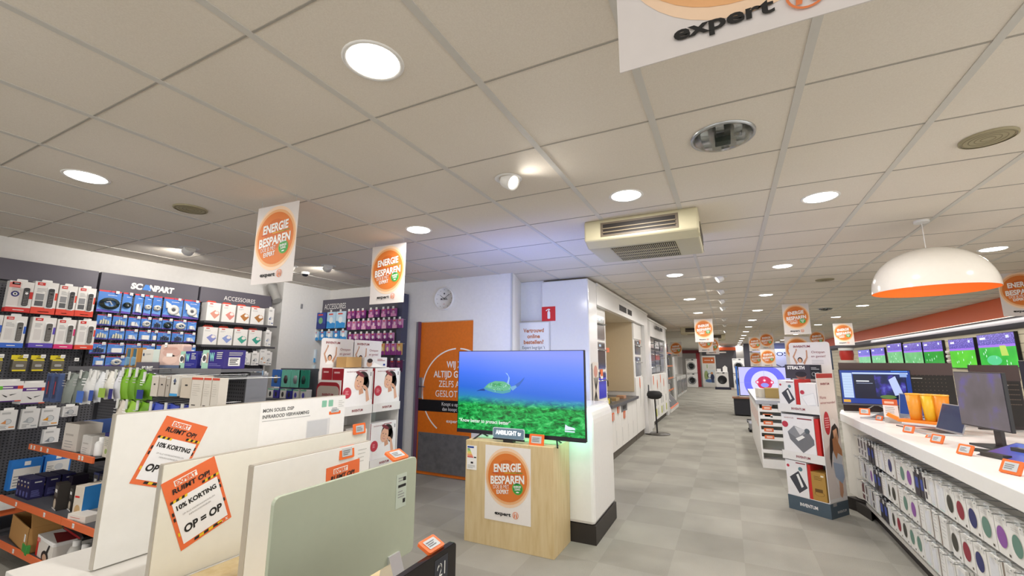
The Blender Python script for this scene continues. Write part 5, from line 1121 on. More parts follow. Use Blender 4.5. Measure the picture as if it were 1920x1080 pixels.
for k, (y, z, w, h, c, lab) in enumerate([(14.6, 1.83, .5, .35, '#e8a86a', 'orange lit picture box, left one of the top shelf'), (15.4, 1.83, .5, .38, '#c98d5a', 'orange brown picture box, second on the top shelf'), (16.0, 1.83, .3, .3, '#5b4a40', 'dark carton at the end of the top shelf'),
                                        (14.6, 1.4, .5, .30, '#4a4a4e', 'dark grey coffee machine on the second shelf'), (15.3, 1.4, .4, .32, '#8c8d90', 'silver coffee machine on the second shelf'), (15.9, 1.4, .3, .28, '#303135', 'black appliance on the second shelf'),
                                        (14.6, 1.0, .5, .33, '#7a7b7e', 'grey coffee machine on the third shelf'), (15.3, 1.0, .5, .36, '#2c2d30', 'black round fronted coffee machine on the third shelf'), (15.95, 1.0, .3, .3, '#55565a', 'dark grey appliance on the third shelf'),
                                        (14.6, .62, .5, .26, '#9a9a98', 'light grey appliance on the fourth shelf'), (15.3, .62, .45, .3, '#c4c2bd', 'pale appliance on the fourth shelf'), (15.9, .62, .35, .28, '#8b8b8b', 'mid grey appliance on the fourth shelf')]):
    def da(g, w, d, h, k=k): g.at(FRONT()); g.ring(0, h * .45, min(w, h) * .35, .02, m('#1c1c1e') if k > 2 else PAPER, 1, 20); g.rect(-w * .4, h * .8, w * .4, h * .88, LGREY if k > 2 else m('#fff0d0'), 1)
    simple_box((-1.86, y, z + .001), R90, w, .4, h, m(c, .3), lab.replace('left one of the', 'nearest on the'), 'appliance', 'appliances on the orange edged rack', da, .01, 'kitchen_appliance')
for k in range(4): simple_box((-1.80, 14.55 + .42 * k, .501), R90, .14, .12, .3, m(('#d4d3d0', '#6b6b6d')[k % 2], .3), f'small slim appliance standing on the sloping rack base, {ORD[k]} along', 'appliance', 'slim appliances on the sloping base', None, .01, 'slim_appliance')
# refrigerator row
t = thing('refrigerator', 'tall silver two-door refrigerator at the end of the appliance rack', 'refrigerator', (-2.02, 18.1, 0))
FG = m('#b3b5b3', .3, .4)
g = G(); g.box(-.66, 0, .03, 0, .65, 1.80, FG); g.build('body', t, bevel=.01)
g = G(); g.box(0.004, .0, .9, .06, .65, 1.80, m('#dfe0df', .25)); g.build('upper_door', t, bevel=.008); g = G(); g.box(.004, 0, .05, .06, .65, .89, m('#dfe0df', .25)); g.build('lower_door', t, bevel=.008)
g = G(); g.box(-.1, .05, 1.801, .06, .3, 1.86, m('#5b78e8', .4)); g.build('top_label', t)
for k in range(3):
    t = thing('freestanding_cooker', f'steel front appliance beyond the refrigerator, {ORD[k]} along the wall', 'cooker', (-2.1, 20.6 + 1.6 * k, 0), group='steel appliances beyond the refrigerator')
    g = G(); g.box(-.6, 0, .0, 0, 1.4, .88, m('#c9c9c7', .3)); g.build('body', t, bevel=.01); g = G(); g.box(.003, .05, .12, .02, 1.35, .7, m('#8b8d90', .25, .6)); g.build('oven_door', t); g = G(); g.tube([(.05, .1, .74), (.05, 1.3, .74)], .012, CHROME); g.build('oven_handle', t)
# washing machines at the far end
def washer(x, y, z, label, dark=False, s=1.0):
    t = thing('washing_machine', label, 'washing machine', (x, y, z), 0, 'washing machines at the far end')
    W = .62 * s
    g = G(); g.box(-W / 2, 0, 0, W / 2, .6, .86, m('#ecebea', .3)); g.build('body', t, bevel=.01)
    g = G(); g.at(FRONT()); g.rect(-W / 2 + .01, .74, W / 2 - .01, .85, m('#dddddd'), 1); g.rect(.02, .77, .14, .83, INK, 2); g.disc(-.05, .8, .03, LGREY, 2); g.rect(-.28, .77, -.12, .82, m('#9a9a9a'), 2); g.build('control_panel', t)
    g = G(); g.M = Matrix.Translation((0, 0, .42)) @ Matrix.Rotation(R90, 4, 'X'); g.lathe([(.24, .0), (.24, .03), (.2, .045), (.17, .03)], m('#26262a' if dark else '#9a9c9f', .25, .4), 28); g.lathe([(.17, .03), (.1, .02), (.0005, .015)], m('#1d2024', .1), 28); g.build('porthole_door', t)
washer(-2.12, 29.6, 0, 'white washing machine, lower of the stack by the red post'); washer(-2.12, 29.6, .88, 'white tumble dryer, upper of the stack by the red post')
washer(-.40, 28.0, .13, 'white washing machine with a black porthole on the dark blue plinth', True, 1.05)
washer(.50, 29.0, 0, 'lower white machine behind the curling television'); washer(.50, 29.0, .9, 'upper white machine above the curling television edge')
g = G(); g.box(-.4, 0, 0, .42, .7, .125, m('#23263a', .5)); tag(g.build('display_plinth', None, (-.40, 27.9, 0)), 'dark blue plinth under the washing machine with a black porthole', 'plinth')
g = G(); g.box(0, 0, 0, .4, .05, 1.95, m('#3d3d42', .6)); tag(g.build('display_backdrop', None, (-.62, 28.9, 0)), 'dark grey back board behind the washing machine on the plinth', 'board') if False else None
g = G(); g.box(-.10, 0, 0, .10, .6, .16, m('#f0efee', .5)); tag(g.build('soap_box', None, (-.55, 28.1, .995)), 'small white boxes on top of the plinth washing machine', 'box')
g = G(); g.prism([(-.12, 0), (.12, 0), (.12, .25), (0, .36), (-.12, .25)], 0, .3, m('#f3f2f0', .5)); tag(g.build('house_card', None, (-.22, 28.2, .995)), 'white house shaped carton on the plinth washing machine', 'box')
g = G(); g.box(0, 0, 0, .22, .1, 2.1, m('#8e1c26', .5)); g.box(-.9, .1, 2.1, .22, .2, 2.3, m('#6b1b25', .5)); tag(g.build('red_post', None, (-1.85, 30.2, 0)), 'dark red post with crossbar beside the stacked machines', 'post')
g = G(); g.box(-1.5, 0, 2.0, .0, .05, 2.15, m('#d2622c')); 
t = thing('laundry_poster', 'white framed laundry poster of a child at a washing machine', 'poster', (-1.13, 30.0, .02))
g = G(); g.box(-.40, 0, 0, .40, .03, 1.92, m('#d9d6d0', .5)); g.build('frame', t)
g = G(); g.at(FRONT()); g.rect(-.34, 1.45, .34, 1.82, m('#c4642c'), 1); g.lines(-.24, 1.6, .12, 1.68, 1, PAPER, 2); g.disc(.2, 1.64, .05, PAPER, 2); g.rect(-.12, 1.15, -.08, 1.38, m('#7aa04a'), 1); g.lines(-.02, 1.1, .3, 1.35, 3, LGREY, 1)
g.rect(-.3, .25, .3, 1.05, m('#c9d2d6'), 1); g.disc(.02, .7, .15, m('#8b98a8'), 2); g.disc(.02, .7, .1, m('#dfe6ea'), 3); g.disc(-.18, .7, .12, m('#8fa06a'), 2, rv=.3); g.disc(.14, .85, .07, m('#c48a5a'), 4); g.disc(.16, .6, .11, m('#27304f'), 4, rv=.2); g.disc(.0, .38, .25, m('#4f6ea8'), 3, rv=.1); g.rect(.1, .27, .25, .45, m('#3b4a6b'), 5); g.build('print', t)
g = G(); g.box(-1.95, 0, 0, 0, .08, 2.55, m('#57565c', .6)); g.at(FRONT()); tag(g.build('far_partition', None, (.45, 30.6, 0)), 'dark grey partition behind the far washing machines', 'partition')
g = G(); g.box(0, 0, 0, 1.35, .1, .19, m('#e2602a')); g.box(.05, -.01, -.16, .8, 0, -.08, m('#ece8e2')); tag(g.build('orange_header', None, (-.9, 30.495, 2.28)), 'orange header board over the far washing machines', 'sign')
g = G(); g.box(0, 0, 0, .3, .5, CEIL - .02, m('#4b4b55', .6)); tag(g.build('grey_column', None, (.85, 29.6, 0)), 'dark grey column beside the farthest stacked machines', 'column')
t = thing('sound_sign', 'pale lit wall sign with dark capital letters behind the banners', 'sign', (2.45, 29.8, 0))
g = G(); g.box(-1.3, 0, 0, 1.1, .1, 2.65, m('#3b3f55', .6)); g.build('back_wall_panel', t); g = G(); g.box(-1.15, -.02, 1.0, 1.1, 0, 2.33, m('#c6cbe6', .5)); g.at(FRONT(-.02)); g.text('SONOS', -.1, 1.92, .22, m('#23263f'), 2, 1.5, 'C', .01); g.tube([(-.3, 1.3, .02), (0, 1.45, .02), (.3, 1.28, .02), (.6, 1.4, .02)], .02, m('#2f3f78')); g.build('sign_face', t)
lamp('AREA', (2.45, 29.3, 2.5), 14, (.6, .65, 1), 1.5, (0.6, 0, 0), .2)

# ================= aisle: curling television, low white shelves =================
t = thing('television', 'television showing red and blue curling rings on a dark stand', 'television', (.88, 14.5, .56))
E2 = lambda h: m(h, .3, emit=1.0)
g = G(); g.box(-.66, .0, 0, .66, .05, .84, m('#16161c', .3)); g.box(-.72, .05, 0, -.67, .4, .84, m('#2d6ac8', .4)); g.build('casing', t)
g = G(); g.at(FRONT(-.001)); g.rect(-.64, .02, .64, .82, E2('#c2c0fb'), 1)
cx, cz = -.0, .38
def cring(r, c, l):
    n = 40; g.poly([(max(-.64, min(.64, cx + r * math.cos(2 * PI * k / n))), max(.02, min(.82, cz + r * math.sin(2 * PI * k / n)))) for k in range(n)], E2(c), l)
cring(.52, '#6a6cf0', 2); cring(.34, '#d7d6fd', 3); cring(.19, '#cc2f5c', 4)
g.rect(-.64, cz - .003, .64, cz + .003, E2('#8a8ad0'), 3); g.rect(cx - .003, .5, cx + .003, .82, E2('#8a8ad0'), 5)
for u in (-.18, .0, .18): g.disc(cx + u, cz + .02 + (.05 if u == 0 else 0), .05, E2('#e0446a'), 5); g.disc(cx + u, cz + .02 + (.05 if u == 0 else 0), .028, E2('#e9e2f8'), 6)
g.disc(cx, cz - .06, .1, E2('#8f92f5'), 6, rv=.06); g.build('screen', t)
g = G(); g.box(-.2, -.05, -.03, .2, .15, 0, BLACK); g.build('foot', t)
t = thing('television_stand', 'low black stand with a brown top under the curling television', 'tv stand', (.85, 14.35, 0))
g = G(); g.box(-.8, 0, .04, .75, .45, .49, m('#1e1e26', .5)); g.build('body', t); g = G(); g.box(-.83, -.03, .49, .78, .47, .528, m('#8a5f42', .5)); g.build('top', t)
t = thing('folding_trolley', 'small grey metal trolley lying on the floor past the low white shelves', 'trolley', (.42, 11.1, 0))
g = G(); g.box(-.12, 0, .06, .2, .5, .2, m('#8f9092', .4, .3)); g.build('tray', t, bevel=.02)
g = G(); g.tube([(-.14, 0, .22), (-.14, .5, .22), (.2, .5, .22)], .012, BLACK); g.build('rim', t)
for y in (.08, .42): g = G(); g.M = Matrix.Translation((-.1, y, .03)) @ Matrix.Rotation(R90, 4, 'X'); g.lathe([(.0005, -.015), (.03, -.015), (.03, .015), (.0005, .015)], BLACK, 14); g.build('wheel', t)
# white low shelving
WSX0, WSX1, WSY0, WSY1 = .34, .95, 7.55, 10.6
t = thing('low_shelf_unit', 'low white shelf unit with orange tags and grey top behind the cardboard display', 'shelving', (.645, WSY0, 0))
g = G(); g.box(-.305, 0, 0, -.285, 3.05, .90, WHITE); g.box(.285, 0, 0, .305, 3.05, .90, WHITE); g.box(-.305, 3.03, 0, .305, 3.05, .9, WHITE); g.box(-.285, .25, 0, .285, .27, .9, m('#b9b9ae', .6)); g.box(-.285, .0, 0, .285, .25, .12, WHITE); g.build('body', t)
for z in (.24, .42, .52, .62, .72, .82):
    g = G(); g.box(-.285, .0, z - .012, .285, .25, z, WHITE); g.box(-.285, -.006, z - .03, .285, 0, z + .02, WHITE); o = g.build('shelf', t)
g = G(); g.at(FRONT(-.0065))
for i, z in enumerate((.44, .54, .64, .74, .85)): g.rect(-.25, z - .028, -.13, z + .022, m('#e5703c'), 1); g.rect(-.225, z - .016, -.15, z + .01, m('#ecc9b8'), 2)
for z in (.70, .875): g.rect(-.25, z - .0, -.12, z + .05, PAPER, 2); g.poly([(-.16, z + .02), (-.13, z + .04), (-.125, z + .01)], INK, 3)
g.build('price_card', t)
g = G(); g.box(-.33, -.03, .9, .33, 3.08, .96, m('#a9abb2', .3)); g.build('top_board', t, bevel=.003)
g = G(); g.at(LSIDE(-.305))
for k in range(8): g.rect(-.3 - .33 * k, .55, -.22 - .33 * k, .78, (ORANGE, m('#d98a6a'))[k % 2], 1)
g.build('side_tag', t)
simple_box((.66, 8.0, .961), 0, .36, .2, .15, m('#a98f55', .7), 'open brown carton on the grey topped low shelf unit', 'box'); simple_box((.44, 8.05, .961), .3, .1, .14, .14, m('#d8d2c2'), 'small pale carton beside the brown one on the low shelf unit', 'box')

# ================= cardboard displays =================
def woman(g, u, v, s, hat='#7d3038'):
    """Printed photo of a dark-haired woman in white, head tilted, hands at her cheek."""
    g.poly([(u - .5 * s, v), (u + .5 * s, v), (u + .5 * s, v + .18 * s), (u + .3 * s, v + .42 * s), (u, v + .5 * s), (u - .35 * s, v + .38 * s), (u - .5 * s, v + .3 * s)], m('#f6f4f2'), 2)
    g.disc(u + .08 * s, v + .78 * s, .25 * s, HAIR, 3, rv=.22 * s, a=.3); g.disc(u + .24 * s, v + .66 * s, .12 * s, HAIR, 3, rv=.2 * s)
    g.disc(u - .02 * s, v + .70 * s, .165 * s, m('#e2b295'), 4, rv=.215 * s, a=-.35); g.poly([(u - .02 * s, v + .5 * s), (u + .12 * s, v + .56 * s), (u + .16 * s, v + .40 * s), (u, v + .36 * s)], m('#d49f80'), 3)
    g.disc(u + .0 * s, v + .93 * s, .17 * s, m(hat), 5, rv=.05 * s, a=-.45)
    for q in (-.09, .03): g.disc(u + q * s, v + (.725 - q * .3) * s, .022 * s, m('#2b1d18'), 5, n=8, rv=.012 * s)
    g.disc(u - .05 * s, v + .60 * s, .05 * s, m('#b8453f'), 5, rv=.018 * s, a=-.3); g.disc(u - .05 * s, v + .605 * s, .035 * s, PAPER, 6, rv=.008 * s, a=-.3); g.poly([(u - .05 * s, v + .70 * s), (u - .03 * s, v + .65 * s), (u - .07 * s, v + .65 * s)], m('#c98f72'), 5)
    g.disc(u + .2 * s, v + .56 * s, .1 * s, m('#dca88a'), 5, rv=.05 * s, a=-.6); g.poly([(u + .22 * s, v + .55 * s), (u + .3 * s, v + .55 * s), (u + .4 * s, v + .2 * s), (u + .28 * s, v + .15 * s)], m('#e2b295'), 4)
def arms_up(g, u, v, s):
    """Printed photo of a person stretching both arms up."""
    g.disc(u, v + .30 * s, .12 * s, HAIR, 2, rv=.14 * s); g.disc(u, v + .27 * s, .085 * s, m('#d9a684'), 3, rv=.11 * s)
    g.poly([(u - .22 * s, v), (u + .22 * s, v), (u + .15 * s, v + .14 * s), (u - .15 * s, v + .14 * s)], PAPER, 3)
    g.poly([(u - .2 * s, v + .05 * s), (u - .1 * s, v + .12 * s), (u - .27 * s, v + .45 * s), (u - .12 * s, v + .78 * s), (u - .17 * s, v + .8 * s), (u - .35 * s, v + .47 * s)], m('#c9987a'), 2)
    g.poly([(u + .2 * s, v + .05 * s), (u + .1 * s, v + .12 * s), (u + .3 * s, v + .42 * s), (u + .32 * s, v + .7 * s), (u + .38 * s, v + .7 * s), (u + .38 * s, v + .42 * s)], m('#c9987a'), 2)
    g.disc(u - .14 * s, v + .82 * s, .035 * s, m('#c9987a'), 2, rv=.06 * s); g.disc(u + .35 * s, v + .74 * s, .035 * s, m('#c9987a'), 2, rv=.06 * s)
BRD = m('#8e2f3a', .6)
def hcard(g, w, h, z):
    g.rrect(-w / 2, z, w / 2, z + h, .03, 0, .006, m('#e9e5e3', .5)); g.at(FRONT()); g.text('INVENTUM', -w * .17, z + h - .055, .022, BRD, 2, w * .42, 'C', .03)
    arms_up(g, -w * .24, z + h - .26, .22); g.text('Ontspan', w * .22, z + h - .12, .024, BRD, 2, w * .32); g.text('en geniet!', w * .22, z + h - .165, .024, BRD, 2, w * .34); g.lines(w * .05, z + h - .24, w * .4, z + h - .19, 3, LGREY, 2); g.M = Matrix()
def display(loc, rz, label, w, d, tiers, right_print, z0b, base_c):
    t = thing('cardboard_display', label, 'cardboard display', loc, rz, 'cardboard promotion displays')
    CW = m('#e8e5e3', .6)
    g = G(); g.box(-w / 2, 0, 0, w / 2, d, .14, base_c); g.at(FRONT()); g.text('INVENTUM', 0, .055, .03, PAPER, 2, w * .42, 'C', .03); g.at(RSIDE(w / 2)); g.text('INVENTUM', d * .6, .04, .022, PAPER, 2, d * .5); g.rect(d * .15, .11, d * .35, .14, GREYTXT, 1); g.build('base', t, bevel=.002)
    g = G(); zt = 1.40
    g.box(-w / 2, .015, .14, -w / 2 + .006, d, zt - .08, CW); g.box(w / 2 - .006, .0, .14, w / 2, d, zt, CW); g.box(-w / 2, d - .006, .14, w / 2, d, zt, CW)
    for z in (.14,): g.box(-w / 2, 0, z, w / 2, d, z + .006, CW)
    g.build('side_wall', t)
    if right_print: g = G(); g.at(RSIDE(w / 2)); right_print(g, d, zt); g.build('side_print', t)
    for z in tiers:
        g = G(); g.box(-w / 2 - .01, -.012, z, w / 2 + .004, -.008, z + .085, WHITE); g.box(-w / 2 - .01, -.012, z, -w / 2 - .006, d, z + .075, WHITE); g.box(-w / 2 - .006, -.008, z, w / 2 - .006, d - .01, z + .006, WHITE); g.at(FRONT(-.012)); g.text('INVENTUM', 0, z + .03, .022, BRD, 2, w * .34, 'C', .03); g.build('tray', t)
    g = G(); g.M = Matrix.Translation((0, d - .03, 0)) @ Matrix(); 
    o = g; g2 = G(); hcard(g2, w * 1.04, .42, 1.31); g2.build('header_card', t, (0, d * .93, 0))
    return t
def boxon(t_loc, rz, off, w, d, h, mt, label, draw, group='blanket and heating pad boxes'):
    c, s = math.cos(rz), math.sin(rz)
    return simple_box((t_loc[0] + off[0] * c - off[1] * s, t_loc[1] + off[0] * s + off[1] * c, off[2]), rz, w, d, h, mt, label, 'box', group, draw)
def d_woman(g, w, d, h):
    g.at(FRONT()); g.text('INVENTUM', -w * .25, h * .9, .012, BRD, 2, w * .3); g.rect(-w * .02, h * .93, w * .3, h * .95, BRD, 2); woman(g, w * .05, 0, h * .92)
    g.disc(-w * .36, h * .40, w * .14, m('#c2394a'), 6); g.lines(-w * .42, h * .35, -w * .3, h * .46, 3, m('#f0b8bc'), 7); g.rect(w * .42, h * .8, w * .46, h * .9, GREYTXT, 2)
# left pair: fronts look along +X
DLX = -3.30; DGR = m('#8d9094', .6); REDC = m('#a8202c', .5); BEI = m('#b3a79d', .5)
def d_woman_red(g, w, d, h):
    d_woman(g, w, d, h); g.at(LSIDE(-w / 2, 0)); g.rect(-d, 0, 0, h, REDC, 1); g.rect(-d * .85, h * .88, -d * .35, h * .92, m('#e9b9b9'), 2); g.at(RSIDE(w / 2, 0)); g.rect(0, 0, d, h, m('#e9e4e2'), 1)
for k, (y, l) in enumerate([(3.225, 'cardboard display with smiling woman boxes, nearer the heaters'), (3.637, 'cardboard display with smiling woman boxes, nearer the orange door')]):
    wh = ('heaters', 'orange door')[k]
    t = display((DLX, y, 0), R90, l, .405, .33, (.43, .985), None, 0, DGR)
    if k == 0:
        g = G(); g.rrect(.02, .60, .33, 1.30, .06, -.2095, -.206, m('#9c2430', .5), 'x'); g.rrect(.025, .60, .32, 1.265, .05, -.2110, -.2096, BEI, 'x'); g.at(LSIDE(-.2112, 0)); g.text('INVENTUM', -.17, 1.17, .024, BRD, 2, .15, 'C', .03); g.build('curved_side', t)
    L0 = (DLX, y, 0)
    boxon(L0, R90, (0, .0, 1.045), .375, .15, .385, m('#f1efee'), f'white and red box with a smiling woman, upper tier, display nearer the {wh}', d_woman_red)
    boxon(L0, R90, (0, .155, 1.045), .375, .14, .39, m('#f1efee'), f'red sided box right behind the upper smiling woman box, display nearer the {wh}', d_woman_red)
    if k: boxon(L0, R90, (0, .012, .495), .375, .10, .375, m('#f1efee'), 'white box with a smiling woman, lower tier beside the orange door', d_woman_red)
    else: boxon(L0, R90, (.05, .06, .495), .22, .2, .36, m('#b9b2aa'), 'grey box in the lower tier of the display nearer the heaters', lambda g, w, d, h: (g.at(FRONT()), g.text('INVENTUM', 0, h * .8, .014, PAPER, 2, w * .5)))
simple_box((-3.42, 3.27, 1.438), R90, .20, .14, .105, m('#c19a62', .7), 'plain brown box on top of the cardboard display', 'box')
def d_ped(g, w, d, h): g.at(FRONT()); g.disc(-w * .3, h * .35, w * .12, m('#c9a28a'), 1, rv=h * .32); g.disc(-w * .28, h * .65, w * .12, HAIR, 2, rv=h * .22); g.poly([(-w * .2, 0), (w * .35, 0), (-w * .1, h * .5)], PAPER, 1); g.lines(w * .05, h * .6, w * .4, h * .85, 2, BRD, 1, .5); g.rect(w * .32, h * .15, w * .42, h * .35, m('#2a3c8a'), 1)
simple_box((-3.40, 3.56, 1.438), R90, .33, .12, .105, m('#dfdddd'), 'pale box with a portrait print on top of the display by the purple packs', 'box', None, d_ped)
# right display, turned towards the aisle
RZ = math.atan2(5.418 - 5.652, .79 - .462)
RL = ((.462 + .79) / 2, (5.652 + 5.418) / 2, 0); RW = .403; RD = .33
def side_right(g, d, h):
    g.rect(.01, .18, d - .005, h - .005, m('#e3d9d2'), 1); g.rect(.0, h - .05, d, h - .005, m('#b23a34'), 2); g.text('INVENTUM', d * .45, h - .12, .02, BRD, 2, d * .5, 'C', .03)
    g.text('Warme', d * .25, h - .26, .03, BRD, 2, d * .36); g.text('wintermaanden!', d * .5, h - .31, .025, BRD, 2, d * .86)
    g.disc(d * .32, h - .50, .055, m('#c0272f'), 3, rv=.115); g.lines(d * .2, h - .55, d * .44, h - .44, 5, m('#f0b8bc'), 4)
    g.disc(d * .66, .60, .1, m('#e9e3df'), 2, rv=.34)
    g.poly([(d * .55, .86), (d * .75, .89), (d * .9, .84), (d * .88, .74), (d * .6, .68), (d * .42, .60), (d * .30, .46), (d * .26, .56), (d * .36, .74)], m('#2a1c18'), 3)
    g.poly([(d * .58, .82), (d * .80, .84), (d * .86, .74), (d * .78, .66), (d * .62, .68)], m('#d3a07c'), 4)
    g.poly([(d * .50, .74), (d * .70, .76), (d * .97, .62), (d * .97, .56), (d * .72, .60), (d * .62, .54), (d * .48, .62)], m('#bd7f4f'), 5)
    g.poly([(d * .46, .62), (d * .70, .60), (d * .92, .56), (d * .90, .46), (d * .60, .44), (d * .44, .50)], m('#ccd0d8'), 4)
    g.poly([(d * .40, .52), (d * .66, .50), (d * .92, .48), (d * .96, .36), (d * .80, .30), (d * .62, .34), (d * .46, .38)], m('#9fb0c8'), 5)
    g.poly([(d * .62, .34), (d * .82, .33), (d * .80, .22), (d * .70, .17), (d * .60, .20)], m('#cf9d7c'), 4)
display(RL, RZ, 'cardboard display with folded blanket boxes beside the laptop counter', RW, RD, (.50, .985), side_right, 0, m('#4c5c68', .6))
def d_pad(g, w, d, h):
    g.at(FRONT()); g.disc(-w * .38, h * .83, w * .07, m('#c2394a'), 2); g.rect(w * .0, h * .93, w * .45, h * .96, BRD, 1); g.poly([(-w * .35, h * .5), (w * .1, h * .72), (w * .46, h * .28), (w * .05, h * .08)], m('#43444b'), 1); g.poly([(-w * .02, h * .6), (w * .08, h * .64), (w * .28, h * .3), (w * .18, h * .25)], PAPER, 2); g.disc(w * .2, h * .78, w * .1, m('#5b7f86'), 2)
def d_blank(g, w, d, h):
    g.at(FRONT()); g.text('INVENTUM', -w * .26, h * .9, .012, BRD, 2, w * .3); g.rect(0, h * .9, w * .45, h * .93, BRD, 1); g.disc(-w * .4, h * .74, w * .1, m('#c2394a'), 2)
    g.poly([(-w * .34, h * .55), (-w * .12, h * .72), (w * .3, h * .62), (w * .46, h * .42), (w * .46, h * .3), (w * .1, h * .06), (-w * .28, h * .36)], m('#77787c'), 1); g.poly([(-w * .34, h * .55), (-w * .12, h * .72), (w * .3, h * .62), (w * .0, h * .38)], m('#8f9094'), 2); g.poly([(-w * .1, h * .70), (w * .25, h * .64), (w * .05, h * .5)], m('#d9d9da'), 3); g.disc(w * .28, h * .62, w * .08, m('#5b646b'), 4); g.poly([(-w * .1, h * .4), (w * .12, h * .5), (w * .2, h * .46), (-w * .02, h * .34)], PAPER, 4)
def d_scale(g, w, d, h): g.at(FRONT()); g.disc(-w * .32, h * .62, w * .13, m('#c2394a'), 3); g.poly([(-w * .4, h * .45), (w * .35, h * .62), (w * .45, h * .12), (-w * .1, h * .08)], m('#d5d6d8'), 1); g.poly([(-w * .37, h * .44), (w * .34, h * .6), (w * .43, h * .14), (-w * .08, h * .1)], m('#f4f4f4'), 2)
def d_choc(g, w, d, h): g.at(FRONT()); g.lines(-w * .3, h * .72, w * .3, h * .88, 3, m('#7c5a20'), 1); g.ring(0, h * .25, w * .35, w * .03, m('#6b4c1c'), 1, asp=.5); g.rect(-w * .3, h * .3, w * .25, h * .42, m('#6b4c1c'), 1); g.rect(w * .2, h * .86, w * .4, h * .92, m('#e9e2c8'), 2)
GP = 'blanket and heating pad boxes'
boxon(RL, RZ, (-.105, .0, 1.045), .165, .2, .27, m('#f1efee'), 'white box with a dark heating pad on the top tier of the blanket display', d_pad, GP)
boxon(RL, RZ, (.0, .0, 1.045), .035, .25, .285, RED, 'thin red box edge between the two top tier boxes', None, GP)
boxon(RL, RZ, (.105, .0, 1.045), .165, .2, .25, m('#f1efee'), 'white box with a pale bathroom scale on the top tier of the blanket display', d_scale, GP)
boxon(RL, RZ, (-.03, .0, .56), .32, .25, .40, m('#f1efee'), 'white box with a folded grey blanket in the middle tier', d_blank, GP)
boxon(RL, RZ, (.155, .0, .56), .04, .25, .38, RED, 'thin red box beside the folded blanket box', None, GP)
boxon(RL, RZ, (-.09, .0, .146), .21, .22, .345, m('#f1efee'), 'white box with a dark heating pad on the lowest tier', d_pad, GP)
boxon(RL, RZ, (.035, .0, .146), .03, .24, .33, RED, 'thin red box beside the lowest heating pad box', None, GP)
boxon(RL, RZ, (.115, .0, .146), .13, .2, .27, m('#b48c42', .6), 'gold brown box in the lowest tier of the blanket display', d_choc, GP)
def d_st(g, w, d, h): g.at(FRONT()); g.text('STEALTH', -w * .18, h * .68, .032, PAPER, 2, w * .5, 'C', .05); g.disc(-w * .05, h * .2, w * .14, m('#8b5b4b'), 1, rv=h * .28); g.disc(-w * .05, h * .32, w * .16, m('#221d22'), 2, rv=h * .2); g.rect(w * .22, 0, w * .5, h, m('#1b1b1d'), 2); g.ring(w * .31, h * .35, .02, .003, LGREY, 3); g.ring(w * .42, h * .35, .02, .003, LGREY, 3); g.lines(w * .25, h * .65, w * .47, h * .85, 2, LGREY, 3)
boxon(RL, RZ, (.02, .105, 1.335), .36, .02, .15, m('#3d383f', .45), 'dark headphone box with white capital lettering on top of the blanket display', d_st, None)

# ================= counter with laptops on the right =================
CT = .955
t = thing('display_counter', 'long white laptop counter with hanging phone cases and black plinth', 'counter', (1.10, 5.95, 0))
g = G(); TW_ = m('#ecebe8', .35)
g.prism([(-.03, .14), (.06, .55), (1.35, .55), (1.35, -5.2), (.0, -5.2)], CT - .085, CT, TW_, 'z'); g.build('counter_top', t, bevel=.004)
g = G(); g.prism([(-.03, .10), (.14, -.02), (.14, -.3), (.0, -.10)], .13, CT - .085, m('#dcd9d2', .5), 'z'); g.box(.14, -5.2, .10, .16, -.0, CT - .085, m('#d2cfc7', .5)); g.build('slat_back', t); g = G(); g.box(.2, .1, .0, 1.2, .45, CT - .085, m('#dcd9d2', .5)); g.build('rear_cabinet', t)
g = G(); PL = m('#231d1b', .5); g.prism([(-.05, .0), (.12, .02), (.12, -5.2), (.075, -5.2), (.075, -.30), (.03, -.40)], 0, .10, PL, 'z'); g.prism([(-.09, -.02), (.13, .02), (.1, -.3)], 0, .12, PL, 'z'); g.build('plinth', t)
g = G(); g.box(.03, -5.2, .10, .14, -.25, .13, m('#d2cfc7', .5)); g.build('lower_ledge', t)
GR = m('#a9a6a0', .5)
g = G()
for z in (.78, .57, .36): g.box(.135, -5.2, z, .14, -.25, z + .02, GR)
g.build('hook_rail', t)

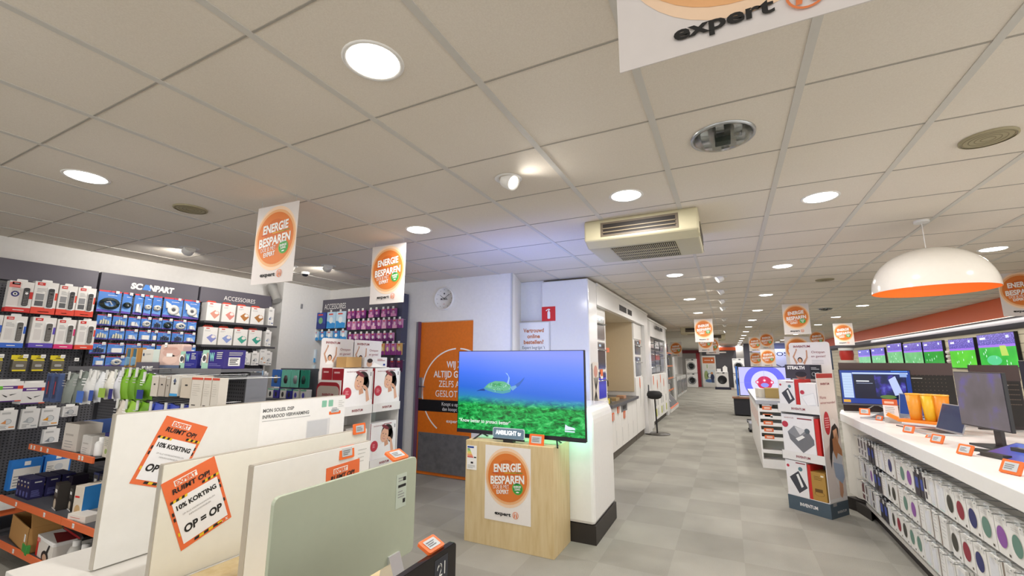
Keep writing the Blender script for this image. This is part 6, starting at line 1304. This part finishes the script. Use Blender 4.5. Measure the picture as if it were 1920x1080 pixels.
DOTS = {'black': '#3d3c34', 'red': '#8e2436', 'blue': '#2c3068', 'green': '#63877a', 'purple': '#8a52a0'}
CASEG = 'phone and tablet case packs hung on the counter front'
def case_pack(y, z, w, h, kind, label, stack=0):
    """kind: a dot colour, 'window' (tablet case), 'plain' (clear case), 'dark'."""
    t = thing('phone_case_pack', label, 'phone case pack', (1.115, y, z), -R90, CASEG)
    mt = m({'dark': '#2a2830'}.get(kind, '#e9e8e4'), .4)
    g = G(); g.box(-w / 2, 0, 0, w / 2, .016, h, mt); g.at(FRONT())
    if kind in DOTS:
        rr = min(.044, w * .34); g.disc(-w * .1, h * .48, rr * 1.1, m('#d7d4cb'), 1, n=24, rv=.053); g.disc(-w * .1, h * .48, rr, m(DOTS[kind]), 2, n=24, rv=.049); g.rect(w * .2, h * .06, w * .33, h * .13, m('#5b544c'), 1); g.lines(-w * .4, h * .82, w * .1, h * .92, 2, LGREY, 1, .25)
    elif kind == 'window': g.rect(-w * .38, h * .45, w * .0, h * .88, m('#3c2a2e'), 1); g.rect(w * .12, h * .3, w * .38, h * .85, LGREY, 1); g.rect(-w * .38, h * .1, -w * .05, h * .35, m('#4a4448'), 1)
    elif kind == 'maroon': g.rect(-w * .4, h * .4, w * .35, h * .95, m('#5d1f2b'), 1); g.rect(-w * .4, h * .05, w * .35, h * .3, m('#5d1f2b'), 1)
    elif kind == 'plain': g.rect(-w * .35, h * .1, w * .35, h * .88, m('#dddfe3'), 1); g.rect(-w * .3, h * .05, w * .2, h * .08, m('#bfe0dc'), 2)
    elif kind == 'bar': g.rect(-w * .4, h * .0, -w * .25, h, m('#8b7f74'), 1); g.lines(-w * .1, h * .3, w * .4, h * .9, 5, LGREY, 1, .2)
    elif kind == 'dark': g.rect(-w * .3, h * .3, w * .3, h * .7, m('#3b4d9c'), 1)
    g.build('front_card', t)
    g = G(); g.rrect(-w * .2, h, w * .2, h + .022, .006, .006, .008, CLEAR); g.build('hang_tab', t)
    g = G(); g.tube([(0, .13, h + .012), (0, -.03, h + .012), (0, -.04, h + .022)], .0028, STEEL, 6); g.box(-.014, -.036, h - .002, .014, -.034, h + .028, m('#d9d8d4', .3)); g.build('hook', t)
    if stack:
        g = G()
        for k in range(stack): g.box(-w / 2 + .002 * (k % 2), .02 + k * .019, -.002 * k, w / 2, .035 + k * .019, h - .002 * k, mt)
        g.build('rear_packs', t)
def run(z, h, items, rn):
    cnt = {}
    for y, w, k in items:
        cnt[k] = cnt.get(k, 0) + 1
        nm = {'window': 'tablet case pack with dark windows', 'maroon': 'maroon tablet case pack', 'plain': 'clear pale case pack', 'bar': 'white case pack with a grey edge', 'dark': 'dark case pack'}.get(k, f'white phone case pack with a {k} oval')
        case_pack(y, z, w, h, k, f'{nm}, {rn} row, {ORD[cnt[k] - 1]} from far end', 3)
R1 = [(5.60, .10, 'window'), (5.49, .10, 'window'), (5.38, .09, 'window'), (5.27, .10, 'dark'), (5.16, .08, 'dark'), (5.06, .08, 'bar'), (4.97, .08, 'bar'), (4.88, .08, 'plain'), (4.79, .08, 'bar'), (4.66, .15, 'blue'), (4.50, .12, 'bar'), (4.38, .125, 'green'), (4.24, .13, 'purple'), (4.11, .09, 'dark'), (4.02, .07, 'dark'), (3.94, .09, 'window'), (3.85, .08, 'plain'), (3.72, .14, 'plain'), (3.585, .12, 'black'), (3.455, .13, 'red'), (3.315, .135, 'blue'), (3.175, .135, 'green'), (3.035, .13, 'purple'), (2.91, .12, 'green'), (2.78, .125, 'black'), (2.65, .125, 'red'), (2.52, .12, 'blue'), (2.39, .12, 'plain'), (2.26, .12, 'green')]
R2 = [(5.68, .09, 'bar'), (5.58, .09, 'plain'), (5.48, .09, 'window'), (5.38, .09, 'plain'), (5.28, .09, 'purple'), (5.17, .09, 'dark'), (5.06, .1, 'dark'), (4.94, .1, 'bar'), (4.85, .07, 'plain'), (4.78, .06, 'black'), (4.66, .12, 'black'), (4.52, .12, 'bar'), (4.40, .12, 'green'), (4.24, .13, 'purple'), (4.11, .1, 'bar'), (4.0, .1, 'plain'), (3.89, .1, 'bar'), (3.77, .12, 'bar'), (3.60, .12, 'black'), (3.455, .13, 'red'), (3.315, .13, 'blue'), (3.18, .12, 'plain'), (3.05, .12, 'bar'), (2.92, .12, 'green'), (2.79, .12, 'plain'), (2.66, .12, 'black')]
R3 = [(5.66, .12, 'maroon'), (5.53, .1, 'window'), (5.42, .1, 'plain'), (5.31, .1, 'window'), (5.20, .1, 'plain'), (5.08, .1, 'dark'), (4.97, .1, 'dark'), (4.86, .09, 'plain'), (4.76, .09, 'black'), (4.63, .12, 'red'), (4.50, .12, 'black'), (4.355, .12, 'green'), (4.22, .12, 'green'), (4.09, .12, 'plain'), (3.97, .1, 'plain'), (3.86, .1, 'bar'), (3.74, .12, 'plain'), (3.6, .12, 'plain')]
run(.60, .175, R1, 'top'); run(.385, .175, R2, 'middle'); run(.165, .175, R3, 'bottom')

# ---- things on the counter ----
def divider(x0, x1, y, z1, label, c='#2b1f1f'):
    t = thing('counter_divider', label, 'divider', (x0, y, CT)); w = x1 - x0; h = z1 - CT
    g = G(); g.box(0, 0, 0, w, .03, h, m(c, .4)); g.build('board', t, bevel=.002)
    g = G(); g.box(0, -.006, h - .13, w, 0, h, m('#4a3836', .4)); g.at(FRONT(-.001)); g.rect(w * .35, .04, w - .01, h - .14, m('#1c1714', .5), 1)
    for i in range(14):
        for j in range(6): g.disc(w * .5 + i * w * .033, h * .4 + j * .04, .004, m('#6b5a50'), 2, n=6)
    g.rect(w * .62, h - .17, w * .74, h - .162, LGREY, 2); g.build('perforated_panel', t)
divider(1.165, 2.16, 6.36, 1.508, 'dark brown divider board behind the blue screen monitor')
divider(1.86, 2.16, 5.15, 1.492, 'second dark brown divider board behind the grey monitor')
def f_desk(nt, b):
    vec, s = sep(nt); n = noise(nt, 9, 5, vec)
    c = ramp(nt, n.outputs['Fac'], [(.3, '#0a1026'), (.5, '#1d2a5e'), (.62, '#4a3fb4'), (.7, '#7a8fe0')])
    b.inputs['Base Color'].default_value = (0, 0, 0, 1); nt.links.new(c, b.inputs['Emission Color']); b.inputs['Emission Strength'].default_value = .8; b.inputs['Roughness'].default_value = .3
DESK = nodes_mat('product_page_picture', f_desk)
t = thing('monitor', 'monitor with a blue product page on the counter before the brown divider', 'monitor', (1.44, 6.18, CT), -.02)
g = G(); g.box(-.315, 0, .095, .315, .025, .475, m('#15161c', .3)); g.box(-.315, -.004, .085, .315, .02, .10, m('#6b6d75', .3, .5)); g.build('casing', t)
g = G(); g.at(FRONT(-.0005)); g.rect(-.308, .105, .308, .468, E2('#1f3d8f'), 1); g.rect(-.29, .165, -.2, .44, E2('#b9cdea'), 2); g.rect(-.195, .43, .29, .445, E2('#c3d6f2'), 2); g.rect(-.19, .16, .27, .425, E2('#141c33'), 2); g.rect(.0, .18, .26, .42, DESK, 3)
for k in range(8): g.rect(-.285, .19 + .03 * k, -.205, .192 + .03 * k, E2('#7f97c4'), 3)
g.text('', 0, 0, .01, PAPER, 3) ; g.rect(-.165, .345, -.05, .357, E2('#e8ecf5'), 3); g.rect(-.165, .325, -.02, .33, E2('#9aa7c8'), 3)
g.poly([(.12, .37), (.18, .41), (.23, .22), (.16, .2)], E2('#b8c6ee'), 4); g.disc(.1, .185, .07, E2('#5b7a3c'), 4, rv=.02); g.rect(.15, .455, .29, .466, E2('#4f86e8'), 3); g.rect(.22, .40, .28, .44, E2('#8fa9dd'), 5); g.rect(-.3, .115, -.235, .145, E2('#d9a23c'), 3); g.build('screen', t)
g = G(); g.tube([(-.0, .03, .25), (0, .08, .1), (-.16, -.02, .006)], .008, STEEL, 8); g.tube([(0, .08, .1), (.16, -.02, .006)], .008, STEEL, 8); g.build('stand_foot', t)
# grey monitor facing the aisle
ma = math.atan2(-.30, .085)
def mon(name, label, p, q, z0, z1, front, back_y, cat='monitor'):
    dx, dy = q[0] - p[0], q[1] - p[1]; L = math.hypot(dx, dy); a = math.atan2(dy, dx)
    t = thing(name, label, cat, ((p[0] + q[0]) / 2, (p[1] + q[1]) / 2, CT), a)
    g = G(); g.box(-L / 2 - .006, 0, z0 - CT - .008, L / 2 + .006, .022, z1 - CT + .006, m('#242327', .35)); g.box(-.1, .022, z0 - CT + .08, .1, .06, z1 - CT - .06, m('#2b2b30', .4)); g.build('casing', t, bevel=.003)
    g = G(); g.box(-L / 2, -.002, z0 - CT, L / 2, -.0002, z1 - CT, front); g.build('screen', t)
    g = G(); g.box(-.03, .06, .012, .03, .08, z0 - CT + .12, m('#2b2226', .3)); g.box(-.12, -.03, 0, .12, .16, .012, m('#2a2a2c', .35)); g.build('stand_foot', t)
    return t, L
def f_greyscr(nt, b):
    vec, s = sep(nt); n = noise(nt, 5, 3, vec)
    c = ramp(nt, n.outputs['Fac'], [(.35, '#5d5558'), (.55, '#6a6168'), (.7, '#6658a4')])  # grey tone and purple reflection of the dark screen, painted as emission
    b.inputs['Base Color'].default_value = (.02, .02, .02, 1); nt.links.new(c, b.inputs['Emission Color']); b.inputs['Emission Strength'].default_value = .8; b.inputs['Roughness'].default_value = .35
mon('monitor', 'large dim grey monitor turned towards the aisle on the counter', (1.455, 4.27), (1.535, 3.86), 1.085, 1.44, nodes_mat('screen_painted_reflection', f_greyscr), 0)
mon('monitor', 'black monitor seen from behind at the picture edge', (2.30, 4.25), (1.95, 4.60), 1.05, 1.52, m('#101014', .3), 0)
# laptops
def laptop(x, y, a, label, lid_c='#8e9095', scr=None, w=.34, d=.23, open_=1.9, base='#b9bbbe'):
    t = thing('laptop', label, 'laptop', (x, y, CT), a, 'laptops on the counter')
    g = G(); g.box(-w / 2, -d, 0, w / 2, 0, .014, m(base, .35, .4)); g.at(TOP(.014)); g.rect(-w * .43, -d * .55, w * .43, -d * .08, m('#2b2c30'), 1)
    for r_ in range(4):
        for c_ in range(11): g.rect(-w * .42 + c_ * w * .077, -d * .5 + r_ * d * .1, -w * .42 + c_ * w * .077 + w * .06, -d * .5 + r_ * d * .1 + d * .075, m('#4a4b50'), 2)
    g.rect(-w * .15, -d * .95, w * .15, -d * .62, m('#9fa1a4'), 1); g.build('keyboard_base', t, bevel=.002)
    g = G(); g.M = Matrix.Translation((0, 0, .014)) @ Matrix.Rotation(-(open_ - R90), 4, 'X'); g.box(-w / 2, 0, 0, w / 2, .007, d, m(lid_c, .35)); lid = g.build('lid', t)
    g = G(); g.M = Matrix.Translation((0, 0, .014)) @ Matrix.Rotation(-(open_ - R90), 4, 'X'); g.box(-w / 2 + .008, -.001, .01, w / 2 - .008, -.0002, d - .008, scr or m('#1b2b55', .2)); g.build('screen', lid)
    return t
SC1 = m('#2f4f9c', .25, emit=.7); SC2 = m('#27426f', .2, emit=.5)
laptop(1.72, 5.95, -.55, 'open laptop with a blue screen behind the orange cups', scr=SC1)
laptop(2.12, 5.35, -.9, 'light laptop lid seen tilted back below the brown carton', lid_c='#b5b3a8', scr=m('#b5b3a8', .4), open_=2.3)
laptop(1.53, 4.75, -1.42, 'laptop with a dark blue screen before the grey monitor', scr=SC2, w=.33, d=.22)
laptop(1.36, 5.62, -.8, 'flat silver laptop base under the info card', open_=2.9, scr=m('#6b6d70', .3), w=.26, d=.17)
def f_grad(nt, b):
    vec, s = sep(nt); v = mathn(nt, 'ADD', mathn(nt, 'MULTIPLY', s[0], 1.6), mathn(nt, 'MULTIPLY', s[1], 1.6))
    c = ramp(nt, mathn(nt, 'ADD', v, .5), [(.2, '#6a4a9c'), (.45, '#4a6ad0'), (.62, '#2f9a6c'), (.85, '#3fae52')])
    b.inputs['Base Color'].default_value = (0, 0, 0, 1); nt.links.new(c, b.inputs['Emission Color']); b.inputs['Emission Strength'].default_value = .8
t = thing('tablet', 'tablet on a low stand with a green and violet screen', 'tablet', (1.50, 3.62, CT), -1.15)
q = Matrix.Translation((0, 0, .03)) @ Matrix.Rotation(.28, 4, 'X')
g = G(); g.M = q; g.box(-.18, -.13, 0, .18, .13, .008, m('#3a3a3e', .3)); g.build('body', t, bevel=.003)
g = G(); g.M = q; g.box(-.17, -.12, .0082, .17, .12, .009, nodes_mat('gradient_screen', f_grad)); g.build('screen', t)
g = G(); g.box(-.15, -.13, 0, -.02, -.08, .025, m('#3f3f3c', .4)); g.box(-.1, .0, 0, .1, .04, .06, m('#3f3f3c', .4)); g.build('stand_foot', t)
t = thing('folded_tablet_cover', 'pale grey folded cover with a dark edge at the picture edge', 'tablet cover', (1.52, 3.22, CT), -.9)
g = G(); g.prism([(-.12, 0), (.12, 0), (.0, .13), (-.01, .13)], -.07, .07, m('#cfcbc4', .5)); g.box(-.13, -.1, 0, .15, .1, .006, m('#3a3c46', .4)); g.build('body', t)
# info card, cup holder
t = thing('info_card', 'upright info card with an orange top in a clear holder', 'info card', (1.325, 5.30, CT), -.5)
g = G(); g.prism([(-.0, .0), (.0, .0), (.0, .0)], 0, 0, CLEAR) if False else g.box(-.055, 0, .0, .055, .05, .05, m('#b9b7b2', .3)); g.box(-.055, 0, .05, .055, .004, .215, PAPER); g.at(FRONT()); g.rect(-.055, .16, .055, .215, m('#d9652f'), 1); g.lines(-.04, .07, .03, .15, 5, GREYTXT, 1, .3); g.rect(-.04, .175, .03, .195, m('#f0c9b0'), 2); g.build('card', t)
t = thing('cup_holder', 'orange tray with orange handles holding the yellow cups', 'cup holder', (1.50, 5.12, CT), -.6); OC = m('#f08a20', .4)
g = G(); g.box(-.17, -.06, .03, .17, .06, .055, OC); g.tube([(-.17, -.03, .05), (-.24, -.05, .09)], .02, OC, 10); g.tube([(.17, 0, .05), (.24, .02, .08)], .014, OC, 8); g.build('tray', t, bevel=.005)
ca, sa = math.cos(-.6), math.sin(-.6)
for i, dx in enumerate((-.05, .05, .13)):
    t = thing('snack_cup', f'yellow orange paper cup in the orange holder, {ORD[i]} from the info card', 'cup', (1.50 + dx * ca, 5.12 + dx * sa, CT + .056), 0, 'yellow cups in the orange holder')
    g = G(); g.lathe([(.0005, 0), (.04, 0), (.054, .22), (.050, .22), (.038, .01)], m(('#eda031', '#f2c22c', '#f0952a')[i], .4), 24); g.build('cup_body', t); g = G(); g.lathe([(.054, .215), (.058, .22), (.054, .227), (.050, .22)], m('#f5b23a', .4), 24); g.build('rim', t)
simple_box((1.93, 5.35, CT + .36), -.4, .17, .12, .10, m('#bd8a45', .6), 'orange brown carton perched above the light laptop lid', 'box')
simple_box((1.93, 5.36, CT + .001), -.4, .15, .1, .355, m('#2a2422', .5), 'dark stand carrying the orange brown carton', 'stand')
for i, (x, y, a, s, l) in enumerate([(1.27, 5.98, -.35, 1.5, 'orange price tag by the blue page monitor'), (1.26, 5.46, -.9, 1.0, 'orange price tag before the info card'), (1.24, 4.62, -.9, 1.25, 'orange price tag in front of the cup holder'), (1.31, 4.38, -.5, 1.2, 'orange price tag lying flat beside the dark screen laptop'),
                                     (1.25, 4.12, -1.0, 1.3, 'orange price tag in front of the grey monitor'), (1.235, 3.68, -1.05, 1.35, 'orange price tag in front of the tablet'), (1.22, 3.16, -1.1, 1.5, 'orange price tag at the picture edge of the counter')]):
    etag(0, (x, y, CT + (.004 if i != 3 else .002)), (-.5 if i != 3 else -1.3, 0, a), l, s * .86, True, .072, .056)
g = G(); g.tube([(1.30, 5.1, CT + .004), (1.33, 4.95, CT + .004), (1.40, 4.75, CT + .004), (1.36, 4.6, CT + .004)], .004, BLACK, 6); tag(g.build('security_cable', None), 'thin black security cable on the counter by the laptops', 'cable')
g = G(); g.tube([(1.33, 3.9, CT + .006), (1.42, 3.85, CT + .006), (1.46, 3.86, CT + .006)], .014, m('#3a3a38', .4), 8); tag(g.build('monitor_clamp', None), 'dark grey bar foot on the counter below the grey monitor', 'foot') 

# ================= television wall =================
t = thing('orange_canopy', 'orange canopy band with a lit strip above the television wall', 'canopy', (4.35, 20.0, 0))
g = G(); g.box(0, -14.5, 2.30, .3, 11.5, CEIL - .003, m('#e2642c', .45)); g.build('orange_band', t)
g = G(); g.prism([(.0, 2.18), (.10, 2.10), (.3, 2.10), (.3, 2.30), (.0, 2.30)], -14.5, 11.5, m('#5c5a62', .5), 'y'); g.build('grey_soffit', t)
g = G(); g.box(.0, -12.0, 2.292, -.006, 2, 2.302, m('#fff4e0', .5, emit=1.4)); g.build('light_strip', t)
lamp('AREA', (4.30, 12.5, 2.25), 24, (1, .95, .85), .06, (0, math.radians(-20), 0), 12)
t = thing('slat_wall', 'cream slatted wall panel behind the televisions', 'wall panel', (4.55, 20.0, 0))
g = G(); CR = m('#d9d0b8', .6); g.box(-.075, -16, .0, .1, 12, 2.1, CR)
for k in range(13): g.box(-.08, -16, .2 + .15 * k, -.075, 12, .206 + .15 * k, m('#5e574a'))
g.build('slats', t)
def f_foot(top):
    def f(nt, b):
        vec, s = sep(nt)
        mp = nt.nodes.new('ShaderNodeMapping'); mp.inputs['Scale'].default_value = (22, 22, 60); nt.links.new(vec, mp.inputs['Vector'])
        n = noise(nt, 1.0, 6, mp.outputs[0]); n2 = noise(nt, 2.5, 2, vec)
        crowd = ramp(nt, n.outputs['Fac'], [(.35, '#2f2a8c'), (.5, '#5546b8'), (.62, '#8a7ae0'), (.7, '#c9c0f5')])
        grass = ramp(nt, n2.outputs['Fac'], [(.3, top[0]), (.7, top[1])])
        fac = ramp(nt, s[2], [(.0, '#000000'), (.36, '#000000'), (.365, '#ffffff')], 'CONSTANT')
        mx = nt.nodes.new('ShaderNodeMixRGB'); nt.links.new(fac, mx.inputs[0]); nt.links.new(grass, mx.inputs[1]); nt.links.new(crowd, mx.inputs[2])
        b.inputs['Base Color'].default_value = (0, 0, 0, 1); nt.links.new(mx.outputs[0], b.inputs['Emission Color']); b.inputs['Emission Strength'].default_value = .9; b.inputs['Roughness'].default_value = .2
    return f
FT = [nodes_mat('football_screen', f_foot(c)) for c in (('#46c42c', '#6ae03a'), ('#25ae3a', '#4bd045'), ('#5fb86a', '#86cf88'), ('#0f962c', '#1fae3a'))]
tvs = [(9.0, 10.15, 2.06, 'football television cut off by the picture edge', 0), (10.48, 11.72, 2.05, 'football television with the brightest green pitch, nearest the picture edge', 1), (11.88, 12.98, 2.02, 'football television with pale players next to the brightest one', 0),
       (13.32, 14.42, 2.03, 'football television with a darker green pitch', 3), (14.52, 15.80, 2.04, 'football television with a washed out green pitch', 2), (15.95, 17.2, 2.08, 'larger dull violet and grey green television', 2), (17.5, 18.9, 2.0, 'dull television with a dark scribble reflection, nearer one', 2), (19.1, 20.6, 1.98, 'dull violet television at the far end of the wall', 2)]
for y0, y1, z1, l, k in tvs:
    w = y1 - y0; h = .60
    t = thing('television', l, 'television', (4.42, (y0 + y1) / 2, z1 - h), -R90, 'televisions on the wall')
    g = G(); g.box(-w / 2 - .01, 0, -.012, w / 2 + .01, .05, h + .01, m('#121217', .3)); g.build('casing', t)
    g = G(); g.box(-w / 2, -.002, 0, w / 2, -.0004, h, FT[k]); g.at(FRONT(-.0025)); g.rect(-w / 2, .36, w / 2, .405, E2('#9a6ae0'), 1); g.rect(-w * .42, h - .09, -w * .25, h - .05, E2('#e8e4fa'), 2); g.rect(w * .3, h - .09, w * .38, h - .04, E2('#cfd4fa'), 2)
    for q in range(9): g.disc(-w * .4 + rnd.random() * w * .8, .04 + rnd.random() * .28, .014, E2('#c8f0d4'), 1, rv=.026, n=8)
    if k == 1: g.poly([(w * .12, .2), (w * .3, .2), (w * .26, .38), (w * .1, .38)], E2('#b8d25a'), 2); g.disc(-w * .1, .12, .25, E2('#4fc98a'), 1, rv=.09)
    g.build('screen', t)
t = thing('television', 'small lower football television peeking above the brown divider', 'television', (4.40, 11.9, 1.02), -R90)
g = G(); g.box(-.31, 0, -.01, .31, .04, .37, m('#121217', .3)); g.build('casing', t); g = G(); g.box(-.3, -.002, 0, .3, -.0004, .36, FT[1]); g.at(FRONT(-.0025)); g.rect(-.3, .3, .3, .36, E2('#4f4ab0'), 1); g.build('screen', t)
t = thing('speaker_shelf', 'small shelf with round white speakers between two televisions', 'shelf', (4.45, 13.14, 1.42), -R90)
g = G(); g.box(-.1, 0, 0, .1, .08, .02, DGREY); g.build('board', t)
for k in range(4): g = G(); g.M = Matrix.Translation((0, .0, .04 + .1 * k)); g.lathe([(.0005, -.035), (.05, -.03), (.055, 0), (.05, .03), (.0005, .035)], m('#e6e6df', .4), 14); g.build('speaker', t)
# far things above the divider
t = thing('red_canister', 'red canister with a white lid far behind the counter divider', 'canister', (3.35, 17.0, 0))
g = G(); g.lathe([(.0005, 0), (.22, 0), (.22, 1.6), (.0005, 1.6)], m('#d3cfc6', .5), 20); g.build('pedestal', t); g = G(); g.lathe([(.16, 1.6), (.19, 1.78), (.17, 1.92)], m('#c8362e', .4), 20); g.build('body', t); g = G(); g.lathe([(.2, 1.90), (.2, 1.98), (.0005, 1.98)], PAPER, 20); g.build('lid', t)
for i, (x, y) in enumerate([(2.4, 16.0), (2.9, 19.5)]):
    t = thing('product_tower', f'far pale display tower behind the counter, {ORD[i]} along', 'display tower', (x, y, 0), 0)
    g = G(); g.box(-.4, 0, 0, .4, .5, 1.3, m('#c9c6bd', .5)); g.build('body', t); g = G(); g.box(-.4, .0, 1.31, .4, .06, 1.9, m('#34415a', .4)); g.build('screen_back', t)
dups = {k: v for k, v in LABELS.items() if len(v) > 1}
print('DUPLICATE LABELS', dups)
print('THINGS', sum(len(v) for v in LABELS.values()))
